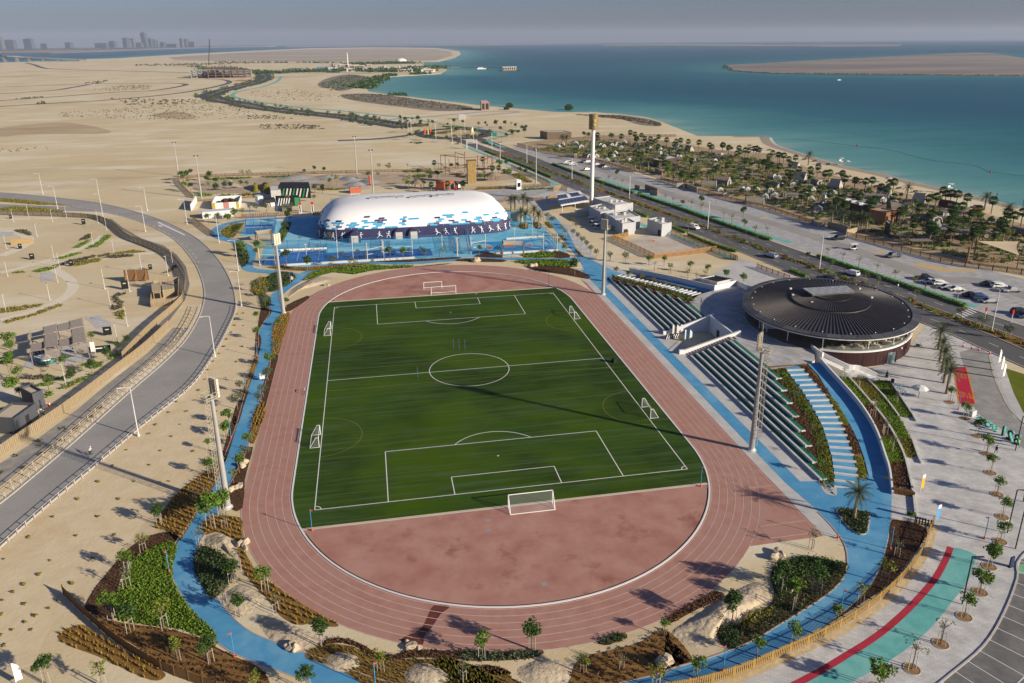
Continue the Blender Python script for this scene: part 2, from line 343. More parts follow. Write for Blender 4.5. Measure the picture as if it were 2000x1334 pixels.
def sea():
 na,nr=300,90;R=np.geomspace(120,13200,nr);A=np.linspace(0,2*pi,na,endpoint=False)
 X=CAM[0]+np.outer(R,np.sin(A));Y=CAM[1]+np.outer(R,np.cos(A));P=np.c_[X.ravel(),Y.ravel()]
 def dist(L):
  L=np.array(L);d=np.full(len(P),1e9)
  for a,b in zip(L[:-1],L[1:]):
   v=b-a;t=np.clip(((P-a)@v)/(v@v+1e-9),0,1);d=np.minimum(d,np.hypot(*(P-a-t[:,None]*v).T))
  return d
 d1=dist(LAND[3:-3]);d2=dist(ISLW)
 dep=np.clip(d1/430.,0,1)**.8;dep=np.minimum(dep,np.clip(.35+d2/900.,0,1))
 me=bpy.data.meshes.new('sea');f=[(i*na+k,i*na+(k+1)%na,(i+1)*na+(k+1)%na,(i+1)*na+k)[::-1]for i in range(nr-1)for k in range(na)]
 f.append(tuple(range(na))[::-1])
 me.from_pydata([(a,b,-.45)for a,b in P],[],f);me.update()
 at=me.attributes.new('depth','FLOAT','POINT');at.data.foreach_set('value',dep.astype(np.float32))
 me.materials.append(shoremat());o=mobj('sea',me);o['kind']='structure'
sea()
def isle(name,pts,m,z=1.2):
 mb=MB();mb.prism(pts,-4,z);o=mb.build(name,m);o['kind']='structure';return o
for k,(a,b,z,m)in enumerate(((0.,-7.,.012,mat('wet_sand',(.34,.27,.19),(.42,.34,.24),.3,rough=.5)),(.0,2.2,-.43,mat('surf',(.62,.64,.60),(.42,.52,.50),.25,contrast=(.4,.6))))):ribbon(('wet_sand','surf')[k],smooth(CW[:11][::-1],4),b,a,z,m)['kind']='structure'
isle('island',ISLW,M_farland,.5)
isle('sandbar',[G(*p)[:2]for p in[(1180,89.5),(1300,89),(1400,90),(1500,91),(1600,91),(1760,90),(1760,87),(1500,87.5),(1300,86),(1180,87.5)]],M_farland,2.)
isle('sandbar',[G(*p)[:2]for p in[(560,92),(700,90.3),(1000,87.6),(1170,86.6),(1170,85.6),(1000,86.3),(700,88.6),(560,90)]],M_farland,2.)
isle('far_shore',[G(*p)[:2]for p in[(-400,118),(-150,107),(0,104),(100,104),(200,101),(300,96.5),(425,92.5),(540,90.8),(540,89),(300,91),(0,93),(-400,97)]],M_farland,2.)
for k,pts in enumerate([Q(500,40,3.994,(480,500),(560,450),(720,420),(880,440),(800,470),(700,480),(560,530)),Q(500,40,3.994,(590,520),(700,480),(800,465),(850,480),(760,530),(650,550)),Q(500,40,3.994,(660,580),(800,570),(960,575),(1300,620),(1600,660),(1690,680),(1650,700),(1400,705),(1100,670),(860,640),(700,610)),Q(1000,40,3.994,(480,730),(640,735),(850,740),(1050,765),(1160,800),(1150,825),(1000,815),(850,770),(700,755))]):
 o=sheet('scrub_ground',smooth(GG(pts),3,True),.04+.01*k,M_scrubland);o['kind']='structure'
o=sheet('scrub_flat',GG([(330,112),(420,106),(500,101),(600,96.5),(725,94.5),(850,95.5),(880,101),(885,108),(850,118),(820,119),(700,121),(560,120),(430,119),(340,117)]),.03,mat('far_scrub',(.40,.33,.25),(.28,.235,.19),.004,stretch=(.6,2.4,1),big=(.50,.41,.30),bigscale=.0016,detail=9));o['kind']='structure'
for k,pts in enumerate([Q(0,40,3.994,(0,840),(300,805),(560,800),(830,850),(830,880),(500,885),(200,890),(0,905)),Q(0,40,3.994,(1180,740),(1350,710),(1500,730),(1520,765),(1380,770))]):
 o=sheet('damp_sand',smooth(GG(pts),3,True),.03+.01*k,mat('damp_sand',(.53,.41,.25),(.36,.27,.15),.03,stretch=(.5,1.6,1),detail=8,contrast=(.3,.7)));o['kind']='structure'
# running track and pitch
HS,RI,LANES,LW=43.0,36.1,6,1.27
def oval(r,n=48,hs=HS):
 p=[(r*cos(a),hs+r*sin(a))for a in np.linspace(0,pi,n)]+[(r*cos(a),-hs+r*sin(a))for a in np.linspace(pi,2*pi,n)]
 return p
RO=RI+.25+LANES*LW
mb=MB();A=oval(RO);B=oval(RI);mb.strip([(*p,.03)for p in A+A[:1]],[(*p,.03)for p in B+B[:1]])
track=mb.build('running_track',M_track);track['kind']='structure'
o=sheet('track_chute',[(RI-.2,-58),(RO,-44),(RO+.6,-57.5),(RO+.6,-72.6),(RI+.2,-72.7),(22,-72.9),(28,-66)],.022,M_track,track)
sheet('track_margin',[(RO-.3,63),(RO+.5,58),(RO+.5,-60),(RO-.3,-60)],.020,M_track,track)
YG=55.7;xg=sqrt(RI**2-(YG-HS)**2)
top=[p for p in oval(RI,96)if p[1]>=YG];sheet('end_zone',[(xg,YG)]+top+[(-xg,YG)],.028,M_dzone,track)
sheet('end_zone',[(-xg,-YG)]+[(-x,-y)for x,y in top]+[(xg,-YG)],.028,M_dzone,track)
for k in range(LANES+1):
 r=RI+.25+k*LW;L=oval(r,64);ribbon('lane_line',L+L[:1],-.045,.045,.042,M_linew,track)
for k in range(LANES+1):
 x=RI+.25+k*LW;ribbon('sprint_lane_line',[(x,-72.2 if k in(0,LANES)else-58.3),(x,-41)],-.04,.04,.050,M_linew,track)
for y in(-58.3,-68.5,-71.6):ribbon('start_line',[(RI+.2,y),(RO,y)],-.05,.05,.054,M_linew,track)
L=oval(RI-.12,64);ribbon('track_kerb',L+L[:1],-.13,.13,.03,M_white,track,h=.07)
L=oval(RI-.45,64)
for sgn in(1,-1):
 arc=[(sgn*x,sgn*y)for x,y in oval(RI-.42,96)if y>YG+.2];ribbon('drain_slot',arc,-.09,.09,.034,mat('drain_dark',(.03,.03,.03)),track)
 ribbon('turf_edge',[(-xg,sgn*YG),(xg,sgn*YG)],-.12,.12,.03,M_conc,track,h=.04)
side=[p for p in oval(RI-.26,64)if abs(p[1])<=YG-.1];side.sort(key=lambda p:atan2(p[1],p[0]))
pitch=sheet('turf_pitch',side,.034,M_turf);pitch['kind']='structure'
PW,PL,ZL,lw=63.876/2,101.112/2,.044,.075
def ln(p,q,m=M_white,z=ZL,w=lw):ribbon('pitch_line',[p,q],-w,w,z,m,pitch)
def arc(c,r,a0,a1,m=M_white,z=ZL,w=lw,n=48):ribbon('pitch_line',[(c[0]+r*cos(a),c[1]+r*sin(a))for a in np.linspace(a0,a1,n)],-w,w,z,m,pitch)
for s in(-1,1):
 ln((s*PW,-PL),(s*PW,PL));ln((-PW,s*PL),(PW,s*PL),z=ZL+.002)
 for w,d in((20.16,16.5),(9.16,5.5)):
  ln((-w,s*(PL-d)),(w,s*(PL-d)),z=ZL+.002)
  for t in(-1,1):ln((t*w,s*PL),(t*w,s*(PL-d)),z=ZL+.001)
 a=math.acos(5.5/9.15);arc((0,s*(PL-11)),9.15,-s*pi/2-a,-s*pi/2+a)
 arc((0,s*(PL-11)),.12,0,2*pi,n=10)
 for t in(-1,1):
  a0={(1,1):pi,(-1,1):-pi/2,(1,-1):pi/2,(-1,-1):0}[(t,s)];arc((t*PW,s*PL),1.,a0,a0+pi/2,n=10)
  arc((t*PW,s*26.),7.6,pi/2 if t>0 else-pi/2,3*pi/2 if t>0 else pi/2,M_liney,ZL-.004,.05)
 ln((-PW,s*5.4),(PW,s*5.4),M_liney,ZL-.003,.05)
ln((-PW,0),(PW,0),z=ZL+.003);arc((0,0),9.15,0,2*pi,n=80)
for k,pts in enumerate([Q(400,940,3.386,(1515,822),(1620,828),(1560,880),(1500,970),(1455,1020),(1440,1085),(1380,1070),(1300,1060),(1320,1030),(1390,1000),(1440,960),(1470,900))]):
 sheet('wet_patch',smooth(GG(pts),3,True),.036,mat('wet_rubber',(.11,.03,.018),(.15,.045,.03),.8,rough=.5),track)
for p in((953,1017),(953,1036),(1063,1141),(930,574)):q=G(*p);sheet('drain_cover',[(q[0]-.4,q[1]-.3),(q[0]+.4,q[1]-.3),(q[0]+.4,q[1]+.3),(q[0]-.4,q[1]+.3)],.04,mat('cover_grey',(.30,.29,.28)),track)
def strip_(name,x0,x1,y0,y1,z,m):
 o=sheet(name,[(x0,y0),(x1,y0),(x1,y1),(x0,y1)],z,m);o['kind']='structure';return o
strip_('concrete_apron',44.4,53.2,-64,74,.012,M_conc)
strip_('blue_strip',46.5,49.2,-58,72,.018,M_blue)
o=sheet('concrete_apron',[(44.1,-58),(46.5,-58),G(1600,1000)[:2],G(1643,1050)[:2],G(1612,1046)[:2],(44.9,-72.6)],.015,M_conc);o['kind']='structure'
o=sheet('blue_strip',[(46.5,-58),(49.2,-58),G(1590,940)[:2],G(1632,940)[:2],G(1640,1040)[:2],G(1600,1000)[:2]],.021,M_blue);o['kind']='structure'
# roads, paths, paved areas
def road(name,px,wl,wr,z,m,k=5,metres=False):
 P=smooth([G(*p)[:2]for p in px]if not metres else px,k);o=ribbon(name,P,wl,-wr,z,m);o['kind']='structure';return o,P
road('desert_road',Q(0,40,3.994,(-200,690),(0,671),(400,646),(900,616),(1400,566),(1700,512),(1790,482),(1740,462),(1600,455)),5,5,.03,M_asph)
road('desert_road',Q(0,40,3.994,(-100,630),(0,625),(500,590),(900,560),(1200,545),(1400,515),(1450,498),(1380,491),(1200,489),(700,495),(0,520)),5,5,.05,M_asph)
road('desert_road',Q(0,40,3.994,(0,572),(400,546),(550,525),(700,498)),5,5,.06,M_asph)
road('desert_road',Q(0,40,3.994,(200,330),(265,345),(330,368),(450,380),(1000,395),(1600,412)),7,7,.07,M_asph)
road('desert_road',Q(380,70,6.667,(-300,352),(0,355),(800,352),(1400,355),(1900,357),(2200,357)),7,7,.08,M_asph)
road('desert_road',Q(380,70,6.667,(1800,480),(1850,420),(1900,360)),16,16,.09,M_asph)
road('desert_road',Q(380,70,6.667,(900,500),(1200,490),(1800,482),(2300,490)),7,7,.10,M_asph)
FARRD=Q(380,70,6.667,(2800,1190),(2400,1125),(2000,1062),(1500,1010),(1000,955),(700,905),(480,865),(300,830),(210,795),(200,765),(330,720),(560,665),(760,615),(880,570),(910,525),(850,480),(700,455))
_,FRP=road('far_highway',FARRD,15,15,.11,M_asphdark)
ribbon('median',FRP,-3.5,3.5,.14,M_scrubland)['kind']='structure'
road('teal_cycle_path',Q(380,70,6.667,(2900,1080),(2400,1030),(2000,985),(1400,935),(900,870),(640,830),(510,790),(500,760),(600,720),(900,660),(1080,590),(1130,530)),3,3,.06,M_teal)
road('side_road',Q(780,180,5.714,(-200,330),(0,293),(300,275),(700,240),(1000,215),(1280,215),(1290,228),(1100,245),(800,270)),4,4,.06,M_pave2)
rc=G(889,261)[:2];RX,RY=26.,33.
def ell(k,n=48):return[(rc[0]+(RX+k)*cos(a),rc[1]+(RY+k)*sin(a))for a in np.linspace(0,2*pi,n+1)]
mb=MB();mb.strip([(*p,.13)for p in ell(6)],[(*p,.13)for p in ell(-6)]);mb.build('roundabout',M_asphdark)['kind']='structure'
road('approach_road',[(660,275),(740,271),(800,264),(830,258)],4,4,.10,M_asph)
o=ribbon('roundabout_kerb',ell(-6),-.3,.3,.13,M_kerb,h=.15);o['kind']='structure'
NEARB=[(868,268),(905,277),(940,289),(990,308),(1042,329),(1095,351.5),(1150,374),(1237,407),(1355,447),(1430,475),(1500,503),(1562,528),(1690,575),(1825,626),(1900,656),(2000,700),(2120,750)]
FARB=[(905,263),(945,275),(985,290),(1025,305),(1077,326),(1132,347),(1185,366),(1255,389),(1325,414),(1412,446),(1500,478),(1582,507),(1663,535),(1775,573),(1875,608),(2000,650),(2140,700)]
_,NP=road('carriageway',NEARB,4.4,4.4,.04,M_asph);_,FP=road('carriageway',FARB,4.2,4.2,.045,M_asph)
mid=[((a[0]+b[0])/2,(a[1]+b[1])/2)for a,b in zip(resample(NP,8),resample(FP,8))]
o=sheet('median',offset(NP,4.65)[12:]+offset(FP,-4.45)[12:][::-1],.05,M_bed);o['kind']='structure'
for L,w in((NP,4.4),(FP,4.2)):
 for s in(1,-1):ribbon('road_kerb',L,s*w,s*(w+.25),.03,M_kerb,h=.13)['kind']='structure'
 R=resample(L,1.)
 for i in range(30,len(R)-3,9):
  if R[i][1]<260:ribbon('lane_dash',R[i:i+4],-.08,.08,.055,M_white)['kind']='structure'
CYN=[(905,285),(940,299),(990,319),(1042,341),(1090,362)]
road('teal_cycle_path',CYN,1.6,1.6,.035,M_teal)
road('teal_cycle_path',[(1215,425),(1290,452),(1340,468),(1400,492),(1440,507)],1.7,1.7,.035,M_teal)
park=[(1000,288),(1060,312),(1120,336),(1185,358),(1255,382),(1325,405),(1412,435),(1500,467),(1582,495),(1663,522),(1775,560),(1875,594),(2000,635),(2150,680),(2150,580),(2000,545),(1925,526),(1850,513),(1775,494),(1700,473),(1654,461),(1592,441),(1500,409),(1430,393),(1360,374),(1290,353),(1237,337),(1160,315),(1110,306),(1060,298),(1010,285)]
o=sheet('car_park',GG(park),.02,M_pave2);o['kind']='structure'
road('access_street',[(1060,300),(1110,313),(1160,327),(1230,352),(1330,386),(1430,415),(1520,440),(1600,466),(1680,492),(1760,520),(1840,545),(1920,550),(2010,580),(2100,610)],3.4,3.4,.03,M_asphgrey)
road('teal_cycle_path',[(1180,351),(1255,377.5),(1325,400),(1412,431),(1500,461),(1545,474)],1.5,1.5,.032,M_teal)
road('teal_cycle_path',[(1610,501),(1663,518.5),(1775,556),(1875,590),(1905,600)],1.5,1.5,.032,M_teal)
road('teal_cycle_path',Q(780,180,5.714,(200,310),(500,355),(900,410),(1130,450),(1200,470),(1160,500),(1030,520),(990,545),(1060,585),(1180,615)),1.6,1.6,.06,M_teal)
for px0,px1,nb,ln_ in(((1655,505),(1790,548),14,4.5),((1885,556),(2040,606),12,4.5),((1600,452),(1640,464),4,4.)):
 a,b=np.array(G(*px0)[:2]),np.array(G(*px1)[:2]);d=(b-a)/np.hypot(*(b-a));nrm=np.array([-d[1],d[0]])
 for i in range(nb+1):
  q=a+(b-a)*i/nb;ribbon('bay_line',[tuple(q),tuple(q-nrm*ln_)],-.07,.07,.038,M_white)['kind']='structure'
for pts in(Q(1700,330,6.667,(20,1090),(150,1060),(200,1080),(180,1100),(60,1105)),Q(1700,330,6.667,(540,1250),(640,1220),(1000,1290),(1400,1310),(1350,1345),(900,1340)),Q(1400,260,5.714,(460,950),(530,940),(580,952),(520,965))):
 sheet('tree_bed',GG(pts),.036,mat('yellow_sand',(.55,.40,.20),(.48,.36,.2),.7))['kind']='structure'
o=sheet('service_street',GG([(1000,372),(1060,365),(1115,366),(1150,380),(1110,395),(1060,400),(1075,420),(1125,450),(1150,480),(1165,510),(1240,535),(1330,548),(1440,540),(1480,545),(1500,560),(1420,590),(1300,560),(1180,530),(1120,480),(1080,430),(1040,402),(940,392),(880,380),(870,372),(940,376)]),.016,M_conc);o['kind']='structure'
o=sheet('street',GG([(645,388),(760,380),(880,375),(960,372),(1040,362),(1085,358),(1080,372),(1040,384),(960,392),(800,398),(645,402)]),.018,M_pave2);o['kind']='structure'
o=sheet('forecourt',GG([(1355,555),(1400,530),(1450,505),(1545,540),(1580,560),(1560,580),(1480,590)]),.022,M_conc);o['kind']='structure'
sheet('sand_yard',GG(Q(1100,320,5,(580,760),(830,690),(1050,690),(1480,840),(1430,870),(890,905),(830,900))),.024,mat('pale_sand',(.56,.51,.44),(.50,.45,.375),.3,big=(.44,.36,.27),bigscale=.08))['kind']='structure'
RDR=[(-120,372),(0,376),(100,385),(200,398),(300,425),(375,460),(420,500),(450,550),(459,600),(442,645),(412,700),(375,751),(318,799),(263,843),(175,918),(100,980),(0,1068),(-120,1180)]
RDL=[(-120,384),(0,390),(75,396),(150,406),(250,425),(330,460),(375,505),(398,555),(397,600),(370,655),(330,700),(250,770),(150,860),(50,945),(0,985),(-120,1075)]
RR=smooth(GG(RDR),5);RL=smooth(GG(RDL),5)
o=sheet('left_road',RR+RL[::-1],.02,M_asphgrey);o['kind']='structure'
o=sheet('left_road',smooth(GG([(-120,396),(0,399),(60,401),(140,405),(200,413),(140,412),(60,410),(0,408),(-120,406)]),3,True),.03,M_asphgrey);o['kind']='structure'
for L,s in((RR,1),(RL,-1)):ribbon('road_kerb',L,s*.0,s*.3,.0,M_kerb,h=.14)['kind']='structure'
for pts in(Q(0,360,3.994,(1235,292),(1445,392),(1438,398),(1228,300)),Q(0,360,3.994,(1235,318),(1262,322),(1270,332),(1240,328))):
 sheet('road_arrow',GG(pts),.028,M_white)['kind']='structure'
R=resample(smooth(GG(Q(0,360,3.994,(560,165),(800,210),(1000,260),(1200,330),(1350,410),(1480,510),(1560,620))),4),1.)
for i in range(0,len(R)-4,6):ribbon('edge_dash',R[i:i+3],-.09,.09,.029,M_white)['kind']='structure'
o=sheet('pale_verge',offset(RR,.4)[42:]+[G(-100,1330)[:2],G(60,1300)[:2],G(130,1165)[:2],G(235,1080)[:2],G(300,1000)[:2],G(370,930)[:2],G(425,870)[:2],G(465,790)[:2],G(490,720)[:2],G(500,650)[:2]],.010,mat('pale_verge',(.66,.545,.36),(.60,.48,.30),.35,big=(.55,.40,.22),bigscale=.07,bigr=(.55,.75),bump=.35,bumpscale=1.6,detail=6));o['kind']='structure'
o=sheet('rubble_verge',GG(Q(0,640,3.994,(1480,0),(1300,180),(1000,430),(700,700),(400,950),(0,1240),(0,1060),(250,900),(600,640),(850,430),(1150,200),(1350,0))),.012,M_gravel);o['kind']='structure'
for px,w in((Q(0,360,3.994,(0,1060),(200,1010),(380,950),(520,870),(570,800),(540,740),(470,690),(420,650),(560,620),(760,590),(1000,545),(1200,540)),1.6),(Q(0,360,3.994,(0,690),(250,630),(480,560),(650,490),(760,440),(800,400)),1.5),(Q(0,360,3.994,(0,560),(150,500),(220,440),(180,390),(60,360)),2.),(Q(0,360,3.994,(0,275),(200,268),(450,265)),1.8),(Q(0,640,3.994,(0,520),(200,480),(420,440)),1.5)):
 road('park_path',px,w,w,.02,mat('park_path',(.74,.66,.52),(.68,.60,.46),.5))
for pts in(Q(0,360,3.994,(315,690),(420,690),(420,745),(318,762)),Q(0,360,3.994,(660,1040),(780,1018),(880,1100),(760,1130)),Q(0,360,3.994,(0,375),(100,370),(110,400),(0,410))):
 sheet('slab_pad',GG(pts),.026,M_conc)['kind']='structure'
o=sheet('service_lane',GG(Q(0,360,3.994,(790,265),(860,285),(960,360),(1100,435),(1280,500),(1380,580),(1440,690),(1445,800),(1400,900),(1250,1080),(1000,1300),(960,1334),(1020,1334),(1300,1090),(1445,900),(1480,780),(1450,640),(1380,550),(1280,480),(1100,420),(960,340),(870,270))),.014,mat('lane_asphalt',(.16,.155,.15),(.2,.195,.185),1.));o['kind']='structure'
def edging(P,a):ribbon('path_edging',P,a,a+(.14 if a>0 else-.14),.0,mat('edging',(.42,.33,.30),rough=.9),h=.06)['kind']='structure'
JP1=[(586,545),(558,562),(540,578),(536,590),(540,610),(528,630),(519,650),(520,670),(516,690),(512,710),(508,730),(498,760),(490,790),(481,826),(470,858),(456,895),(434,936),(418,965),(403,1003),(386,1032),(365,1063),(359,1095),(367,1128),(386,1160),(407,1193),(434,1225),(465,1250),(503,1268),(580,1296),(647,1321),(720,1348),(850,1378),(1000,1386),(1150,1372),(1300,1340)]
_,JP=road('jogging_path',JP1,1.75,1.75,.03,M_blue);edging(JP,1.75);edging(JP,-1.75)
JP2=[(830,512),(780,514),(740,513),(680,517),(630,524),(600,533),(586,545)]
_,P2=road('jogging_path',JP2,1.9,1.9,.034,M_blue)
JP3=[(570,425),(490,430),(450,436),(426,446),(419,455),(432,465),(460,472),(480,481),(489,493),(487,507),(482,520),(494,528),(540,532),(575,538),(586,545)]
_,P3=road('jogging_path',JP3,1.9,1.9,.032,M_blue)
_,P4=road('jogging_path',[(1130,505),(1060,507),(980,505),(900,507),(830,512)],1.6,1.6,.036,M_blue)
bp=Q(1300,1000,3.994,(1190,0),(1280,90),(1370,200),(1412,290),(1424,380),(1415,450),(1390,520),(1300,620),(1150,725),(900,880),(700,1000),(500,1085),(300,1155),(0,1245),(-40,1340),(0,1325),(180,1310),(300,1275),(500,1215),(700,1140),(950,1030),(1250,880),(1500,680),(1620,530),(1690,380),(1735,200),(1757,50))+[(1743,940),(1700,925),(1632,938),(1628,964),(1615,970),(1600,965),(1585,950)]
o=sheet('blue_plaza_path',GG(bp),.026,M_blue);o['kind']='structure'
ribbon('path_edging',smooth(GG(bp[:18]),3),0,-.18,.0,mat('edging',(.42,.33,.30)),h=.07)['kind']='structure'
o=sheet('blue_link',GG([(1065,425),(1085,424),(1110,455),(1130,495),(1160,510),(1200,530),(1250,545),(1215,546),(1180,560),(1150,545),(1130,505),(1100,470),(1080,445)]),.028,M_blue);o['kind']='structure'
cz=[(505,515),(518,478),(560,430),(565,424),(1020,410),(1060,440),(1075,462),(1113,489),(1113,491),(890,504),(545,525)]
o=sheet('blue_court_plaza',GG(cz),.02,M_bluepl);o['kind']='structure'
def court(px,m,z,nm='court'):o=sheet(nm,GG(px),z,m);o['kind']='structure';return o
court(Q(400,320,5,(555,950),(560,990),(700,990),(1960,915),(1999,905),(2230,895),(2215,860),(2200,830),(1850,835),(620,905)),M_bluect,.028)
court(Q(400,320,5,(730,870),(1180,850),(1190,940),(740,968)),mat('court_blue_b',(.02,.12,.42)),.034)
court(Q(750,320,5,(880,850),(870,770),(1500,735),(1590,740),(1680,835),(1600,845)),mat('court_sky',(.02,.22,.50),(.025,.25,.53),.6),.028)
for px,m in((Q(750,320,5,(870,785),(1010,785),(1065,815),(1040,850),(880,868)),M_bluepl),(Q(750,320,5,(1385,800),(1410,765),(1560,745),(1600,800),(1480,825)),M_bluepl)):
 court(smooth(px,3,True),m,.036,'court_key')
for px in(Q(750,320,5,(1010,805),(1060,812),(1050,828),(1015,830)),Q(750,320,5,(1180,800),(1230,792),(1275,800),(1270,815),(1185,815)),Q(750,320,5,(1395,785),(1435,785),(1445,805),(1400,808))):
 court(smooth(px,3,True),mat('court_orange',(.55,.13,.05)),.044,'court_spot')
for a,b in((Q(400,320,5,(925,855),(898,950))),(Q(400,320,5,(1118,850),(1110,940))),(Q(400,320,5,(730,900),(1185,872))),(Q(400,320,5,(1930,830),(1935,890))),(Q(400,320,5,(1240,905),(1800,875)))):
 ribbon('court_line',GG([a,b]),-.06,.06,.046,M_white)['kind']='structure'
ribbon('court_line',GG(Q(750,320,5,(860,770),(1140,755),(1520,738),(1690,835))),-.08,.08,.048,M_white)['kind']='structure'
court(Q(400,320,5,(330,700),(440,560),(780,560),(790,600),(700,690),(350,705)),mat('court_pale',(.20,.47,.60)),.03)
court(Q(400,320,5,(400,690),(405,600),(660,590),(670,680)),M_bluect,.036)
court(Q(400,320,5,(430,760),(640,745),(650,800),(540,830)),mat('play_green',(.30,.38,.24)),.03,'play_surface')
pr=[(1760,700),(1840,590),(1880,612),(1905,660),(1945,690),(1985,800),(1995,830),(2100,900),(2100,1000),(1995,1085),(1985,1130),(1960,1195),(1920,1260),(1850,1320),(1810,1352),(1300,1352),(1450,1320),(1610,1240),(1740,1150),(1800,1080),(1824,1018),(1742,1012),(1740,973),(1755,900),(1740,780),(1700,720)]
o=sheet('promenade',GG(pr),.016,M_pave);o['kind']='structure'
tl=smooth(GG(Q(1700,1034,4.447,(712,160),(915,220),(905,280),(880,370),(830,480),(740,590),(600,770),(480,900),(300,1050),(100,1180),(-150,1320),(-400,1420),(-620,1380),(-450,1275),(-200,1110),(0,985),(200,830),(400,640),(560,450),(660,300))),3,True)
o=sheet('teal_cycle_path',tl,.024,M_teal);o['kind']='structure'
road('red_lane_edge',Q(1700,1034,4.447,(697,155),(650,270),(560,430),(390,630),(190,820),(0,965),(-200,1090),(-450,1240),(-700,1370)),.42,.42,.030,M_red)
lot=[(2100,1000),(1995,1085),(1985,1130),(1960,1195),(1920,1260),(1850,1320),(1810,1352),(2200,1400)]
o=sheet('car_park',GG(lot),.012,M_lot);o['kind']='structure'
ribbon('lot_kerb',smooth(GG(lot[:7]),4),0,.22,.0,M_kerb,h=.13)['kind']='structure'
E1=resample(smooth(GG(lot[:7]),6),2.9)
O1=offset(E1,5.2);O2=offset(E1,10.5)
ribbon('bay_line',O1,-.06,.06,.02,M_white)['kind']='structure'
for i in range(1,len(E1)-1):
 ribbon('bay_line',[E1[i],O1[i],O2[i]],-.05,.05,.022,M_white)['kind']='structure'
for px,col in((Q(1600,900,5,(1990,890),(2100,880),(2100,960),(1965,960)),(.30,.42,.52)),(Q(1600,900,5,(1955,1010),(2100,1010),(2100,1120),(1918,1100)),(.16,.36,.24))):
 sheet('painted_bay',GG(px),.018,mat('painted_%d'%(col[0]*100),col,(col[0]*1.5,col[1]*1.2,col[2]),.7))['kind']='structure'
o=sheet('drop_off_street',GG(Q(1600,640,5,(1370,240),(1560,190),(1660,260),(1700,480),(1800,700),(1900,870),(2080,1000),(2200,1200),(1990,1180),(1800,1000),(1530,830),(1450,500))),.024,brickmat('drop_off_paver',(.33,.32,.30),(.28,.27,.255),(.22,.21,.2),.8,.4,rot=.2));o['kind']='structure'
bm_=sheet('bus_stop_mat',GG(Q(1600,640,5,(1310,385),(1435,385),(1525,750),(1365,742))),.032,mat('mat_red',(.45,.012,.045),(.40,.01,.04),.8));bm_['kind']='structure'
c4=GG(Q(1600,640,5,(1310,385),(1435,385),(1525,750),(1365,742)))
ribbon('mat_border',c4+c4[:1],-.10,.12,.036,mat('mat_yellow',(.55,.25,.02)),bm_)
road('street_line',Q(1600,640,5,(1650,260),(1690,450),(1770,640),(1850,790),(1950,900)),.08,.08,.032,M_liney)
o=sheet('verge_pavement',GG(Q(1600,640,5,(1670,265),(1760,280),(1830,390),(1990,480),(2100,560),(2100,1000),(1990,960),(1830,700),(1740,480))),.03,M_conc);o['kind']='structure'
road('street_kerb',Q(1600,640,5,(1665,265),(1700,400),(1760,560),(1850,740),(1930,870),(2050,980)),.0,.25,.03,M_kerb)
sheet('verge_lawn',GG(Q(1600,640,5,(1815,395),(1990,450),(2100,500),(2100,900),(1995,830),(1900,640))),.04,M_lawn)['kind']='structure'
# vegetation
def leafmat(name,c1,c2,rough=.6):
 if name in MATS:return MATS[name]
 m=mat(name,c1,rough=rough,spec=.25);n=m.node_tree.nodes;l=m.node_tree.links;b=n['Principled BSDF']
 g=n.new('ShaderNodeNewGeometry');mx=n.new('ShaderNodeMix');mx.data_type='RGBA';mx.inputs[6].default_value=(*c1,1);mx.inputs[7].default_value=(*c2,1)
 l.new(g.outputs['Random Per Island'],mx.inputs[0]);l.new(mx.outputs[2],b.inputs['Base Color'])
 tr=n.new('ShaderNodeBsdfTranslucent');l.new(mx.outputs[2],tr.inputs[0]);ms=n.new('ShaderNodeMixShader');ms.inputs[0].default_value=.25
 l.new(b.outputs[0],ms.inputs[1]);l.new(tr.outputs[0],ms.inputs[2]);l.new(ms.outputs[0],n['Material Output'].inputs[0])
 return m
LF_dark=leafmat('leaf_dark',(0.027,0.063,0.012),(0.075,0.1425,0.024));LF_mid=leafmat('leaf_mid',(0.0644,0.138,0.0128),(0.1564,0.2484,0.0256));LF_yel=leafmat('leaf_yellowish',(0.1238,0.1733,0.0168),(0.264,0.2722,0.036))
LF_grey=leafmat('leaf_greyish',(0.0743,0.1013,0.0473),(0.162,0.1823,0.0945));LF_palm=leafmat('frond',(0.0562,0.0813,0.0312),(0.125,0.15,0.0625));LF_fan=leafmat('fan_frond',(0.0364,0.0845,0.0156),(0.091,0.1495,0.0286))
LF_lush=leafmat('groundcover',(0.0834,0.1725,0.0116),(0.1979,0.2843,0.0203));LF_dsh=leafmat('dark_shrub',(0.027,0.057,0.015),(0.09,0.1275,0.045));LF_tuft=leafmat('dry_tuft',(0.2592,0.1638,0.0264),(0.486,0.3276,0.066));LF_maroon=leafmat('maroon_plant',(.075,.032,.018),(.185,.095,.045))
LF_olive=leafmat('olive_tuft',(0.1519,0.1458,0.0183),(0.2869,0.243,0.0365));LF_scrub=leafmat('scrub',(0.077,0.0715,0.0385),(0.143,0.1265,0.066))
M_bark=mat('bark',(.16,.115,.08),(.22,.165,.12),6.,rough=.95);M_palmbark=mat('palm_bark',(.20,.15,.10),(.29,.22,.15),5.,rough=.95);M_stake=mat('stake_wood',(.42,.40,.34),(.34,.31,.26),4.)
